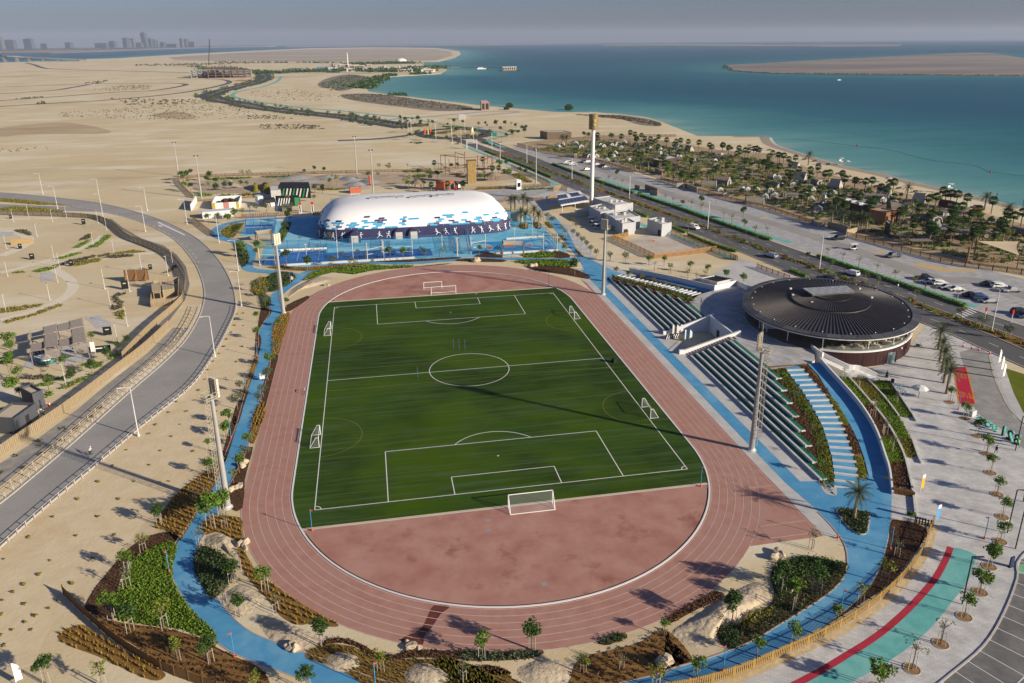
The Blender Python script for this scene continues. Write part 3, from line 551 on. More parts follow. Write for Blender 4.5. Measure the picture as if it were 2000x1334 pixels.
def fastmesh(name,V,nper,m):
 "mesh of len(V)/nper separate faces with nper corners each"
 V=np.asarray(V,np.float32).reshape(-1,3);nf=len(V)//nper;me=bpy.data.meshes.new(name)
 me.vertices.add(len(V));me.vertices.foreach_set('co',V.ravel());me.loops.add(nf*nper);me.loops.foreach_set('vertex_index',np.arange(nf*nper,dtype=np.int32))
 me.polygons.add(nf);me.polygons.foreach_set('loop_start',np.arange(0,nf*nper,nper,dtype=np.int32));me.polygons.foreach_set('loop_total',np.full(nf,nper,np.int32))
 me.materials.append(m);me.update(calc_edges=True);return me
NR=np.random.RandomState(5)
def leaves(C,size,flat=.5,aspect=.6):
 "quads round the centres C, turned at random, flat>0 lays them more level"
 C=np.asarray(C,float);n=len(C);a=NR.normal(size=(n,3));a[:,2]*=(1-flat);a/=np.linalg.norm(a,axis=1)[:,None]
 b=NR.normal(size=(n,3));b-=(b*a).sum(1)[:,None]*a;b/=np.linalg.norm(b,axis=1)[:,None]
 s=(np.full(n,size)*NR.uniform(.6,1.3,n))[:,None];a=a*s;b=b*s*aspect
 return np.stack([C-a,C-b,C+a,C+b],1).reshape(-1,3)
def ball(n,r,c=(0,0,0),sq=(1,1,1)):
 p=NR.normal(size=(n,3));p/=np.linalg.norm(p,axis=1)[:,None];return p*(r*NR.uniform(.55,1.,n)[:,None])*np.array(sq)+np.array(c)
def crown_pts(R,H,nclump,nleaf,rc,seed,sq=.85,gap=.0):
 C=[]
 for k in range(nclump):
  p=NR.normal(size=3);p/=np.linalg.norm(p);p*=R*NR.uniform(.35,.95);p[2]*=sq
  C.append(ball(nleaf,rc*NR.uniform(.7,1.25),p+np.array([0,0,H])))
 return np.concatenate(C)
def make_tree(kind,seed):
 NR.seed(seed);r=random.Random(seed)
 P={'round':(1.15,3.05,20,26,.42,.15,LF_mid,2.2),'dark':(1.2,3.0,24,28,.42,.15,LF_dark,2.2),'loose':(1.15,3.1,13,17,.36,.14,LF_yel,2.3),'thin':(1.0,3.0,10,9,.34,.12,LF_grey,2.3),'bushy':(1.6,2.9,34,30,.5,.17,LF_mid,1.6),'grey':(1.15,2.6,18,22,.42,.14,LF_grey,1.9),'lush':(1.45,3.0,20,30,.5,.2,LF_mid,2.0)}[kind]
 R,H,nc,nl,rc,ls,m,th=P
 t=thing({'thin':'sapling','bushy':'bush'}.get(kind,'tree'),'',{'thin':'sapling','bushy':'bush'}.get(kind,'tree'));pts=crown_pts(R,H,nc,nl,rc,seed)
 mb=MB();top=(r.uniform(-.1,.1),r.uniform(-.1,.1),th);mb.tube([(0,0,-.1),(.03,.02,th*.5),top,(0,0,H+.4)],[.075,.06,.05,.02],6)
 for k in range(5):
  a=r.uniform(0,6.28);q=(R*.65*cos(a),R*.65*sin(a),H+r.uniform(-.2,.5));mb.tube([top,((top[0]+q[0])/2,(top[1]+q[1])/2,(top[2]+q[2])/2+.1),q],[.035,.025,.012],4)
 mb.build('trunk',M_bark,t)
 c=mobj('crown',fastmesh('crown',leaves(pts,ls),4,m),t)
 return t
def add_stakes(t,n=2):
 for k in range(n):
  a=2*pi*k/n+.4;x,y=.5*cos(a),.5*sin(a);mb=MB().bar((x,y,0),(x*.9,y*.9,2.0),.06);mb.bar((x*.9,y*.9,1.75),(0,0,1.7),.05);mb.build('stake',M_stake,t)
TREES={}
for k in('round','dark','loose','thin','bushy','grey','lush'):
 for v in(0,1):
  for st in(0,1):
   if st and k in('bushy',):continue
   t=make_tree(k,11*v+len(k)*7+1)
   if st:add_stakes(t,2+v)
   TREES[(k,v,st)]=t
KTXT={'round':'green round-crowned young tree','dark':'dark green dense round tree','loose':'yellowish loose-crowned young tree','thin':'thin greyish sapling','bushy':'large green bush','grey':'grey-green soft-crowned tree','lush':'bright green broad-leaved tree'}
_ti=[0]
def tree(px,kind,sc,label,group,st=1,z=0.,onslope=False):
 _ti[0]+=1;i=_ti[0];loc=GS(*px)if onslope else G(px[0],px[1],z);key=(kind,i%2,st if kind!='bushy' else 0)
 return dup(TREES[key],loc,rng.uniform(0,6.28),sc*rng.uniform(.93,1.07),label,group)
def rowtrees(Lst,fmt,group,st=1,sc=1.,z=0.,onslope=False):
 "fmt holds {t} for the tree's look and {n} for its place in the row"
 for i,(p,k,s)in enumerate(Lst):tree(p,k,s*sc,fmt.format(t=KTXT[k],n=nth(i)),group,st,z,onslope)
def KL(x0,y0,s,*it):return[((x0+a/s,y0+b/s),k,c)for a,b,k,c in it]
def frond(mb_v,base,az,el,L,w,droop,nseg=7):
 pts=[];p=np.array(base,float);d=np.array([cos(az)*cos(el),sin(az)*cos(el),sin(el)]);side=np.array([-sin(az),cos(az),0])
 for i in range(nseg+1):
  pts.append(p.copy());e=el-droop*(i/nseg)**1.3;d=np.array([cos(az)*cos(e),sin(az)*cos(e),sin(e)]);p=p+d*L/nseg
 for i in range(nseg):
  a,b=pts[i],pts[i+1];t=(b-a)/np.linalg.norm(b-a);up=np.cross(side,t)
  for s in(-1,1):
   for j in(0.,.5):
    q=a+(b-a)*j;ww=w*(1-.55*((i+j)/nseg)**2)*(.55+.45*min(1,(i+j+.8)/2));tip=q+s*side*ww*.85+t*ww*.75-up*ww*.28*1.;q2=q+(b-a)*.34
    mb_v+=[q,q2,tip+(b-a)*.05,tip]
def make_palm(kind,seed):
 NR.seed(seed);r=random.Random(seed);t=thing('palm_tree','','palm tree');V=[]
 H=4.6 if kind=='date' else 4.2
 mb=MB();n=9
 mb.tube([(.12*sin(k*.7)*.3,0,-.1+k*H/n)for k in range(n+1)],[(.30 if kind=='date' else .19)*(1-.25*k/n)*(1.06 if k%2 else .96)for k in range(n+1)],8);mb.build('trunk',M_palmbark,t)
 if kind=='date':
  for k in range(34):
   az=k*2.399+r.uniform(-.2,.2);el=radians(78-105*(k/33))+r.uniform(-.1,.1);frond(V,(0,0,H),az,el,r.uniform(2.3,2.9),.55,radians(55)+r.uniform(0,.3))
  m=LF_palm
 else:
  for k in range(38):
   az=k*2.399;el=radians(80-135*(k/37))+r.uniform(-.15,.15);d=np.array([cos(az)*cos(el),sin(az)*cos(el),sin(el)]);s=np.array([-sin(az),cos(az),0]);c=np.array([0,0,H])+d*.75;u=np.cross(d,s)
   for j in range(-3,4):
    a=j*.36;q=d*cos(a)+s*sin(a);L=.95*(1-.06*abs(j));e=c+q*L-np.array([0,0,.18]);w=(s*cos(a)-d*sin(a))*.17
    V+=[c,c+q*L*.6+w,e,c+q*L*.6-w]
  m=LF_fan
 mobj('crown',fastmesh('crown',V,4,m),t);return t
PALMS={(k,v):make_palm(k,31+v)for k in('date','fan')for v in(0,1)}
_pi=[0]
def palm(px,kind,sc,label,group,z=0.):
 _pi[0]+=1;return dup(PALMS[(kind,_pi[0]%2)],G(px[0],px[1],z),rng.uniform(0,6.28),sc*rng.uniform(.93,1.07),label,group)
def clumps(name,P,m,nl,rad,h,size,flat=.2,zf=0.,label=None,squash=1.):
 if not len(P):return None
 P=np.array([(p[0],p[1],zf(*p[:2])if callable(zf)else zf)for p in P],float);n=len(P);c=NR.normal(size=(n,nl,3));c/=np.linalg.norm(c,axis=2)[:,:,None];c*=NR.uniform(.3,1.,(n,nl,1));c[:,:,2]=np.abs(c[:,:,2])*h;c[:,:,:2]*=rad
 C=(P[:,None,:]+c).reshape(-1,3);o=mobj(name,fastmesh(name,leaves(C,size,flat),4,m));o['kind']='stuff'
 if label:o['label']=label
 return o
def tufts(name,P,m,h,zf=0.,nb=7,spread_=.5,w=.05,label=None):
 P=np.array([(p[0],p[1],zf(*p[:2])if callable(zf)else zf)for p in P],float);n=len(P);az=NR.uniform(0,6.28,(n,nb));le=NR.uniform(.3,1.,(n,nb))*spread_*h;hh=h*NR.uniform(.7,1.1,(n,nb))
 tip=P[:,None,:]+np.stack([np.cos(az)*le,np.sin(az)*le,hh],2);s=np.stack([-np.sin(az),np.cos(az),0*az],2)*w;b=P[:,None,:]+np.stack([np.cos(az)*.05,np.sin(az)*.05,0*az],2)
 V=np.stack([b-s,b+s,tip],2).reshape(-1,3);o=mobj(name,fastmesh(name,V,3,m));o['kind']='stuff'
 if label:o['label']=label
 return o
def bed(px,soil,z=.05,zf=None,pts=None,k=3):
 P=pts or smooth(GG(px),k,True)
 o=MB().fill(P,z if zf is None else zf).build('planting_bed',soil);o['kind']='structure';return P
def boxhedge(name,P,w,h,m,label,cat='hedge',group=None,z=0.,dens=26):
 "leafy clipped hedge along a 2D line"
 L=resample(P,.5);n=int(len(L)*.5*dens*(w+h)/1.6);i=NR.randint(0,len(L),n);A=np.array(L);t=np.gradient(A,axis=0);t/=np.maximum(1e-6,np.hypot(*t.T))[:,None]
 u,v=NR.uniform(-1,1,n),NR.uniform(0,1,n);face=NR.uniform(0,1,n)<w/(w+2*h);u=np.where(face,u,np.sign(u)*NR.uniform(.8,1.05,n));v=np.where(face,NR.uniform(.85,1.08,n),v)
 C=np.c_[A[i,0]-t[i,1]*u*w/2+t[i,0]*NR.uniform(-.3,.3,n),A[i,1]+t[i,0]*u*w/2+t[i,1]*NR.uniform(-.3,.3,n),z+v*h]
 root=thing(name,label,cat,group=group)
 ribbon('core',L,w*.38,-w*.38,z,m,root,h=h*.85);mobj('foliage',fastmesh('foliage',leaves(C,.24,.2),4,m),root);return root
def mound(px,h,m=None,z=.0,name='sand_mound',k=.42):
 "low heap with a lumpy surface"
 P=smooth(GG(px),5,True);c=np.mean(P,axis=0);n=len(P);mb=MB();v=[];nr=14;h=h*k;sd=NR.uniform(0,9)
 for i in range(nr):
  s=1-i/nr;q=(1-s*s)**1.5*1.1 if s<1 else-.03
  for x,y in P:
   X,Y=c[0]+(x-c[0])*s,c[1]+(y-c[1])*s;b=.5*sin(1.3*X+sd)*sin(1.1*Y+2*sd)+.3*sin(2.9*X+Y)*sin(2.3*Y-X+sd)+.2*NR.uniform(-1,1);v.append((X+NR.uniform(-.05,.05),Y+NR.uniform(-.05,.05),z+h*(q+(.22*b*min(1,3*(1-s))if s<1 else 0))))
 v.append((c[0],c[1],z+h));f=[(i*n+k_,i*n+(k_+1)%n,(i+1)*n+(k_+1)%n,(i+1)*n+k_)for i in range(nr-1)for k_ in range(n)]+[((nr-1)*n+k_,(nr-1)*n+(k_+1)%n,nr*n)for k_ in range(n)]
 if sum(P[i][0]*P[(i+1)%n][1]-P[(i+1)%n][0]*P[i][1]for i in range(n))<0:f=[q[::-1]for q in f]
 o=mb.add(v,f).build(name,m or M_hsand,None,True);o['kind']='structure';return o
Z1=lambda*p:Q(0,900,3.074,*p);Z2=lambda*p:Q(400,940,3.386,*p);Z3=lambda*p:Q(850,1000,3.994,*p);Z4=lambda*p:Q(1300,1000,3.994,*p)
def rows(P,step,ang=.9,jit=.22):return spread(P,step,jit,ang=ang)
B=bed(Z1((820,580),(1000,490),(1062,512),(1042,600),(1036,690),(1080,800),(1180,930),(1275,1015),(1295,1075),(1230,1065),(1100,1015),(980,1000),(850,980),(715,955),(690,850),(740,720),(790,620)),mat('leaf_soil',(.05,.07,.02),(.07,.09,.02),2.))
clumps('groundcover',spread(B,.34),LF_lush,9,.33,.42,.15,label='lush bright green groundcover beside the blue path')
B=bed(Z1((1170,560),(1230,520),(1300,540),(1350,580),(1385,620),(1380,720),(1330,790),(1270,832),(1210,740),(1168,660)),M_mulch)
clumps('shrub_bed',spread(B,.36),LF_dsh,12,.36,.75,.15,label='dark green shrub patch inside the bend of the blue path')
for px in(Z1((1180,105),(1300,30),(1312,100),(1250,210),(1190,300),(1110,440),(1060,485),(1000,420),(930,400),(960,330),(1010,260),(1080,180)),Z1((345,1055),(470,985),(540,1010),(640,1080),(760,1150),(900,1225),(995,1280),(945,1322),(830,1290),(600,1180),(440,1120)),Z1((1240,345),(1440,340),(1455,440),(1475,500),(1400,470),(1350,440),(1290,430),(1220,445)),Z2((215,455),(250,450),(300,530),(360,620),(480,700),(640,810),(780,890),(885,950),(840,965),(720,942),(610,950),(500,890),(420,785),(330,690),(250,580))):
 B=bed(px,M_bed);tufts('dry_grass_row',rows(B,(.85,.55)),LF_tuft,.5,.05,12,.6,.07,label='rows of dry yellow grass tufts in brown soil')
B=bed(Z1((900,450),(1060,430),(1062,500),(1000,490),(820,575),(735,680),(700,830),(690,950),(560,920),(505,895),(560,780),(640,680),(760,540)),M_mulch)
clumps('maroon_plants',rows(B,(.6,.55)),LF_maroon,5,.22,.3,.11,label='dark maroon plants in mulch behind the green groundcover')
B=bed(Z1((500,905),(560,930),(690,965),(850,990),(1000,1010),(1240,1072),(1300,1120),(1420,1180),(1560,1245),(1620,1334),(1600,1400),(1250,1330),(1000,1230),(860,1140),(690,1040),(590,970)),M_bed)
clumps('maroon_plants',rows(B,(1.0,.7),1.25),LF_maroon,14,.3,.45,.13,label='rows of maroon plants between the slatted fence and blue path')
Zf=lambda*p:Q(330,700,4.448,*p)
for px,ty in((Q(400,560,5,(540,60),(640,110),(630,200),(560,220)),'g'),(Q(400,560,5,(560,180),(640,210),(650,260),(600,320),(540,400),(520,480),(500,470),(520,380)),'m'),(Q(400,560,5,(500,470),(545,480),(550,560),(520,680),(490,700)),'m'),(Q(400,560,5,(490,690),(525,690),(490,820),(440,960),(400,1050),(360,1060),(420,900)),'t'),(Q(400,560,5,(380,1060),(430,1020),(380,1160),(330,1334),(270,1334),(300,1180)),'m'),(Zf((560,500),(600,540),(560,690),(490,900),(460,900),(480,780),(520,640)),'m'),(Zf((450,840),(500,850),(470,960),(420,1030),(390,1010)),'t'),(Q(400,560,5,(760,270),(830,250),(820,330),(770,500),(720,660),(660,670),(655,560),(660,400),(700,320)),'t'),(Q(400,560,5,(650,680),(720,670),(690,800),(640,1000),(590,1160),(540,1150),(560,1000),(600,860)),'m'),(Q(400,560,5,(520,1150),(600,1130),(560,1334),(470,1334),(490,1240)),'t'),(Zf((740,470),(840,400),(800,560),(740,740),(690,700),(720,580)),'t'),(Zf((640,800),(730,770),(700,900),(660,1060),(640,1300),(540,1310),(520,1150),(560,1000),(600,900)),'m'),(Q(400,560,5,(800,180),(1000,90),(1010,120),(880,210),(830,240),(790,240)),'m')):
 B=bed(px,{'t':M_bed,'m':M_mulch,'g':M_mulch}[ty],k=2)
 if ty=='t':tufts('dry_grass_row',rows(B,(.7,.62),1.5,.15),LF_tuft,.5,.05,11,.55,.07,label='dry yellow grass rows in the strip beside the blue path')
 elif ty=='m':clumps('maroon_plants',rows(B,(.7,.6)),LF_maroon,4,.2,.26,.1,label='low maroon plants in mulch beside the track')
 else:clumps('shrub_bed',spread(B,.4),LF_dsh,10,.35,.6,.15,label='low green shrubs beside the blue path')
B=bed(Z2((780,1060),(870,1035),(980,1055),(1060,1090),(1130,1130),(1250,1150),(1330,1120),(1420,1115),(1560,1120),(1700,1130),(1700,1180),(1500,1170),(1350,1170),(1200,1190),(1100,1160),(1000,1095),(880,1070),(760,1090)),M_mulch)
clumps('maroon_plants',rows(B,(.42,.42)),LF_maroon,8,.25,.42,.12,label='maroon plant band along the bottom bend of the track')
B=bed(Z2((660,1160),(780,1085),(980,1095),(1180,1190),(1330,1175),(1560,1180),(1700,1190),(1900,1290),(1880,1400),(1200,1400),(900,1250)),M_bed)
tufts('dry_grass_row',[p for p in rows(B,(.55,.5),.5,.4)],LF_olive,.32,.05,7,.7,.06,label='olive dry grass covering the bank below the track')
B=bed(Z3((180,1110),(240,1085),(500,1090),(700,1085),(820,1075),(845,1105),(760,1140),(560,1160),(350,1165),(230,1160)),M_mulch)
clumps('shrub_bed',spread(B,.42),leafmat('blue_shrub',(.07,.10,.05),(.14,.18,.09)),12,.32,.55,.14,label='pale green shrub band under two round trees at the track edge')
B=bed(Z3((1270,1020),(1300,1000),(1400,955),(1480,945),(1495,985),(1420,1015),(1330,1042)),M_mulch);clumps('shrub_bed',spread(B,.4),LF_dsh,12,.35,.6,.14,label='short dark shrub band at the track edge')
B=bed(Z3((1060,1300),(1100,1180),(1200,1120),(1330,1090),(1500,1050),(1640,1000),(1740,930),(1820,940),(1830,1000),(1900,1060),(1980,1150),(1960,1190),(1800,1240),(1500,1330),(1300,1380),(1040,1380)),M_bed)
clumps('maroon_plants',rows(B,(1.05,.8),.5,.3),LF_maroon,16,.34,.6,.14,label='maroon plants on the brown bank left of the two pale boulders')
B=bed(Z3((0,1150),(180,1160),(260,1190),(330,1200),(560,1240),(600,1300),(760,1400),(0,1400)),M_bed);tufts('dry_grass_row',rows(B,(.5,.5),.5,.4),LF_olive,.3,.05,7,.7,.06,label='olive dry grass on the bank at the bottom edge')
B=bed(Z3((330,1210),(420,1195),(560,1235),(590,1265),(470,1270),(340,1245)),M_mulch);clumps('maroon_plants',spread(B,.4),LF_maroon,8,.25,.4,.12,label='small maroon plant patch at the bottom edge')
B=bed(Z4((0,830),(330,640),(400,620),(460,650),(430,690),(250,760),(20,880)),M_mulch);clumps('maroon_plants',spread(B,.38),LF_maroon,9,.27,.45,.12,label='maroon plant band along the south-east bend of the track')
B=bed(Z4((820,480),(870,420),(1000,360),(1150,350),(1300,380),(1420,410),(1412,470),(1380,530),(1300,610),(1150,720),(900,870),(700,990),(560,1070),(470,1060),(410,990),(405,920),(450,890),(560,880),(620,840),(800,740),(850,650),(830,560)),M_mulch)
clumps('shrub_bed',[p for p in spread(B,.42)],LF_dsh,9,.34,.4,.13,label='dark planted bank inside the blue path bend')
B2=GG(Z4((830,500),(900,400),(1100,350),(1300,385),(1410,420),(1350,480),(1200,460),(1000,560),(900,700),(850,600)));clumps('shrub_bed',spread(B2,.45),LF_dark,12,.4,.9,.16,zf=.05,label='taller green shrubs among three bushy trees')
B2=GG(Z4((560,870),(700,780),(840,750),(830,800),(680,880),(600,940)));clumps('shrub_bed',spread(B2,.42),LF_olive,12,.35,.6,.14,zf=.05,label='olive green shrub row on the bank of the sand mound')
B2=GG(Z4((410,930),(520,880),(590,1000),(560,1060),(460,1050)));clumps('shrub_bed',spread(B2,.42),LF_dsh,12,.36,.7,.15,zf=.05,label='dark rounded shrubs at the foot of the sand mound')
B=bed(Z4((1770,60),(1997,110),(2040,180),(1900,380),(1750,560),(1550,700),(1200,920),(1300,850),(1450,740),(1620,560),(1700,380),(1750,200)),M_mulch,k=2);clumps('maroon_plants',rows(B,(.55,.5)),LF_maroon,5,.22,.32,.1,label='dark mulch bed with maroon plants between blue path and yellow fence')
B=bed(Z4((0,950),(60,960),(170,1080),(200,1170),(60,1220),(0,1230)),M_bed,k=2);clumps('maroon_plants',rows(B,(.9,.8)),LF_maroon,6,.25,.35,.12,label='maroon plants beside the boulder on the sand bank')
B=bed(Q(1300,700,3.994,(1335,1190),(1400,1178),(1560,1200),(1590,1230),(1575,1340),(1540,1375),(1480,1360),(1400,1290)),M_mulch);clumps('shrub_bed',spread(B,.36),LF_dsh,14,.36,.6,.14,label='triangular green shrub island round the single palm')
ribbon('island_kerb',B+B[:1],-.1,.12,.0,M_kerb,h=.12)['kind']='structure'
for px,lf,lb in((Q(400,320,5,(970,1140),(1060,1060),(1250,1020),(1480,1000),(1650,990),(1800,1000),(1999,990),(1999,1010),(1650,1040),(1450,1080),(1250,1060),(1080,1110)),LF_lush,'green groundcover strip north of the track'),(Q(400,320,5,(610,1110),(720,1060),(860,1070),(880,1120),(830,1170),(740,1220),(620,1250)),LF_dsh,'dark green shrub knoll where the blue paths meet'),(Q(750,320,5,(1270,955),(1400,940),(1600,935),(1800,945),(1880,1000),(1800,1010),(1600,1005),(1400,985)),LF_lush,'green groundcover by the blue link path'),(Q(750,320,5,(1370,880),(1640,865),(1650,915),(1380,915)),LF_lush,'green groundcover beside the shade sail'),(Q(400,320,5,(160,660),(240,610),(380,580),(330,650),(280,720),(200,710)),LF_olive,'olive grass island inside the path loop'),(Q(400,320,5,(740,640),(800,590),(840,570),(820,640),(760,760),(740,740)),LF_dark,'dark shrubs between the padel court and blue plaza'),(Q(400,320,5,(280,780),(350,800),(420,880),(430,950),(370,1010),(340,950),(320,860)),LF_dsh,'dark shrubs between road and path loop'),(Q(400,320,5,(460,1170),(560,1110),(620,1130),(610,1250),(520,1290),(470,1260)),LF_olive,'olive shrubs left of the path bend')):
 B=bed(px,M_mulch,k=2);clumps('groundcover',spread(B,.6),lf,9,.5,.55,.24,label=lb)
for px in(Q(750,320,5,(870,905),(1000,870),(1130,885),(1150,915),(1000,915)),Q(750,320,5,(1660,850),(1780,870),(1815,915),(1640,915)),Q(750,320,5,(1390,1015),(1480,1000),(1800,1010),(1999,1090),(1985,1125),(1800,1090),(1600,1060)),Q(400,320,5,(1650,960),(1800,945),(2200,925),(2450,910),(2480,925),(2000,960)),Q(400,320,5,(1500,1060),(1650,1045),(2350,975),(2340,985),(1800,1030)),Q(750,320,5,(690,945),(800,925),(1160,935),(1160,960),(800,955))):
 B=bed(px,M_mulch,k=2);clumps('maroon_plants',rows(B,(.7,.6)),LF_maroon,5,.25,.4,.14,label='dark maroon plant bed north of the track')
B=bed(Q(400,320,5,(600,1010),(760,1000),(1000,1010),(1300,985),(1600,970),(1580,985),(1300,1010),(1050,1045),(760,1035)),M_bed,k=2);tufts('dry_grass_row',rows(B,(.8,.8),1.5),LF_tuft,.5,.05,8,.5,.08,label='dry yellow grass strip below the tennis courts')
mound(Z1((1230,460),(1300,430),(1370,450),(1420,540),(1440,590),(1390,580),(1340,530),(1240,510)),1.3)
mound(Z2((100,790),(200,690),(300,690),(400,800),(300,880),(180,890)),.9);mound(Z2((340,900),(450,880),(560,940),(720,1010),(760,1090),(640,1150),(480,1090),(380,990)),.7)
mound(Z2((780,1180),(870,1120),(1010,1150),(1040,1230),(920,1270),(800,1230)),.9);mound(Z2((1310,1260),(1420,1190),(1560,1230),(1640,1320),(1500,1380),(1330,1340)),1.0)
mound(Z3((640,1220),(800,1150),(1000,1160),(1080,1230),(1040,1320),(800,1360),(660,1300)),.8)
mound(Z4((40,930),(250,800),(480,640),(700,540),(820,560),(840,660),(700,740),(560,840),(420,900),(380,980),(260,1070),(120,1020)),1.6)
mound(Q(400,560,5,(810,110),(900,40),(1100,-10),(1200,-40),(1260,-80),(1100,-100),(960,-40),(840,30)),1.4)
GB='young staked trees planted along the blue jogging path'
rowtrees(KL(0,900,3.074,(963,385,'dark',1.),(862,548,'loose',.9),(772,665,'round',.95),(765,770,'thin',.95),(675,950,'round',1.15),(785,1030,'dark',1.05),(985,1005,'loose',1.05),(1070,1200,'loose',.9),(1262,1215,'dark',1.),(282,1345,'dark',1.),(615,1360,'loose',1.)),'{t}, {n} of those around the green groundcover bed',GB)
tree(Z1((1268,405))[0],'lush',1.45,'large bright green tree in front of the left flood mast foot',GB);tree(Z1((1330,330))[0],'lush',1.1,'bright green tree touching the left flood mast',GB)
rowtrees(KL(0,900,3.074,(1352,405,'thin',.8),(1200,515,'thin',.95),(1312,552,'thin',.85),(1395,735,'dark',1.0),(1443,645,'thin',.95),(1345,858,'thin',.9),(1440,938,'dark',.95)),'{t}, {n} of those inside the left bend of the blue path',GB)
rowtrees(KL(400,940,3.386,(402,725,'round',1.0),(472,872,'thin',.9),(765,1085,'dark',1.05),(1165,1262,'loose',.9),(680,1390,'dark',.95),(342,1400,'loose',.9)),'{t}, {n} from the left along the bottom of the track',GB)
rowtrees(KL(850,1000,3.994,(365,1135,'round',.95),(755,1075,'dark',1.15),(220,1330,'thin',.9),(1155,1265,'loose',.75),(1455,1225,'thin',.7),(1785,965,'round',.65),(1720,1400,'loose',1.)),'{t}, {n} of those under the bottom bend of the track',GB)
rowtrees(KL(1300,1000,3.994,(515,875,'dark',1.15),(1140,292,'thin',.95),(1175,645,'dark',1.15),(905,620,'dark',1.2),(1000,765,'round',1.2),(1515,722,'loose',.9),(1705,555,'loose',1.),(1800,345,'thin',.9),(1330,860,'round',.75),(1000,1040,'round',.85),(710,1145,'round',.8),(240,1305,'round',.85),(1905,95,'round',.6)),'{t}, {n} of those by the lower right blue path',GB)
rowtrees(KL(400,560,5,(595,200,'grey',1.1),(515,350,'round',.8),(508,520,'round',.95),(350,1035,'grey',.85),(322,1200,'grey',1.1),(240,1345,'lush',.9),(390,950,'thin',.8)),'{t}, {n} down the sandy side of the left blue path',GB,st=0)
rowtrees(KL(330,700,4.448,(500,685,'lush',.85),(362,1025,'round',.95),(345,800,'round',.6),(230,1240,'thin',.7)),'{t}, {n} of those beside the left flood mast',GB)
rowtrees(KL(400,560,5,(800,210,'round',.8),(730,390,'bushy',.55),(680,650,'grey',.9),(640,780,'lush',.8),(620,915,'grey',.9),(575,1080,'grey',.95),(530,1170,'grey',.9)),'{t}, {n} down the strip between blue path and track',GB,st=0)
rowtrees(KL(330,700,4.448,(862,195,'grey',.85),(690,800,'round',.9),(660,900,'grey',.9),(612,995,'round',.85),(565,1090,'loose',.7)),'{t}, {n} of those by the pale boulders next to the track',GB,st=0)
GN='trees round the courts and upper paths'
rowtrees(KL(400,320,5,(320,735,'dark',1.3),(810,575,'dark',1.4),(790,690,'dark',1.2),(770,770,'round',1.1),(355,905,'lush',1.3),(520,870,'dark',1.2),(515,930,'round',1.1),(590,1000,'loose',1.),(800,1000,'dark',1.4),(1005,1050,'dark',1.3),(1250,1005,'grey',1.1),(1430,1010,'grey',1.1),(1640,1035,'loose',1.1),(1480,1050,'loose',1.),(1810,950,'round',1.3),(1940,945,'round',1.3),(540,1210,'thin',1.1),(500,1250,'grey',1.1),(600,1310,'grey',1.),(1010,1140,'thin',.8),(930,775,'thin',.8),(1340,935,'grey',.9),(1500,920,'grey',.9),(1570,930,'grey',.9),(380,920,'lush',1.),(1220,760,'grey',1.),(1345,720,'grey',1.),(130,580,'round',1.1),(40,600,'round',1.2),(230,590,'lush',1.1),(300,550,'lush',1.2),(375,520,'loose',1.)),'{t}, {n} of those left and in front of the white dome',GN,st=0)
rowtrees(KL(750,320,5,(245,905,'grey',.9),(362,890,'grey',.9),(410,925,'grey',1.),(575,915,'loose',1.),(930,895,'round',1.),(1112,895,'loose',.9),(1760,885,'grey',1.2),(1860,1085,'dark',1.5),(980,665,'grey',1.),(1085,665,'grey',1.),(1700,830,'loose',1.)),'{t}, {n} of those along the basketball courts',GN,st=0)
GSd='trees on the sandy ground right of the courts'
rowtrees(KL(750,320,5,(1595,560,'grey',1.1),(1640,605,'grey',1.1),(1740,690,'loose',.9),(1770,720,'loose',.9),(1845,610,'grey',1.),(1875,640,'grey',.9)),'{t}, {n} of those beside the blue link path',GSd)
rowtrees(KL(1100,320,5,(97,715,'grey',.95),(142,755,'grey',1.),(188,795,'grey',1.),(230,838,'grey',1.),(268,880,'grey',1.),(320,925,'grey',1.),(455,950,'grey',1.),(605,970,'grey',1.05),(835,1000,'round',1.),(890,1045,'thin',.9),(985,1000,'round',.95),(1045,1075,'loose',1.),(1235,1060,'round',.95),(1210,1125,'thin',1.),(1405,1085,'round',.95),(1380,1130,'thin',.9),(1300,1140,'thin',.8)),'{t}, {n} along the pale walk past the far grandstand',GSd)
tree(Q(1100,320,5,(1590,1125))[0],'bushy',.8,'low bushy green tree beside the sunken grille',GSd);tree(Q(1100,320,5,(1755,1168))[0],'bushy',.8,'low bushy green tree behind the white roof-side wall',GSd)
GP='round trees in brown pits along the promenade'
M_pit=mat('tree_pit',(.22,.12,.05),(.30,.18,.08),3.,bump=.5)
for i,(p,k,s)in enumerate([((1855,786),'round',.95),((1885,818),'round',1.),((1909,852),'dark',.95),((1926,887),'round',.95),((1934,924),'round',1.),((1947,966),'round',.95),((1957,1010),'round',.95),((1953,1058),'round',1.),((1932,1107),'lush',.95),((1914,1157),'lush',.95),((1883,1205),'round',.95),((1837,1258),'thin',1.1),((1781,1307),'thin',1.2),((1716,1345),'lush',1.)]):
 x,y,_=G(*p);t=thing('tree_pit','%s brown tree pit down the promenade from the bus stop'%nth(i),'tree pit',(x,y,.02),group='round tree pits in the promenade')
 MB().lathe([(.95,.0),(.95,.05),(.84,.05),(.82,.03),(.0,.05)],18).build('soil',M_pit,t);MB().lathe([(1.0,0),(1.0,.06),(.93,.06),(.93,0)],18).build('rim',M_kerb,t)
 tree(p,k,s,'%s, %s down the promenade from the bus stop'%(KTXT[k],nth(i)),GP)
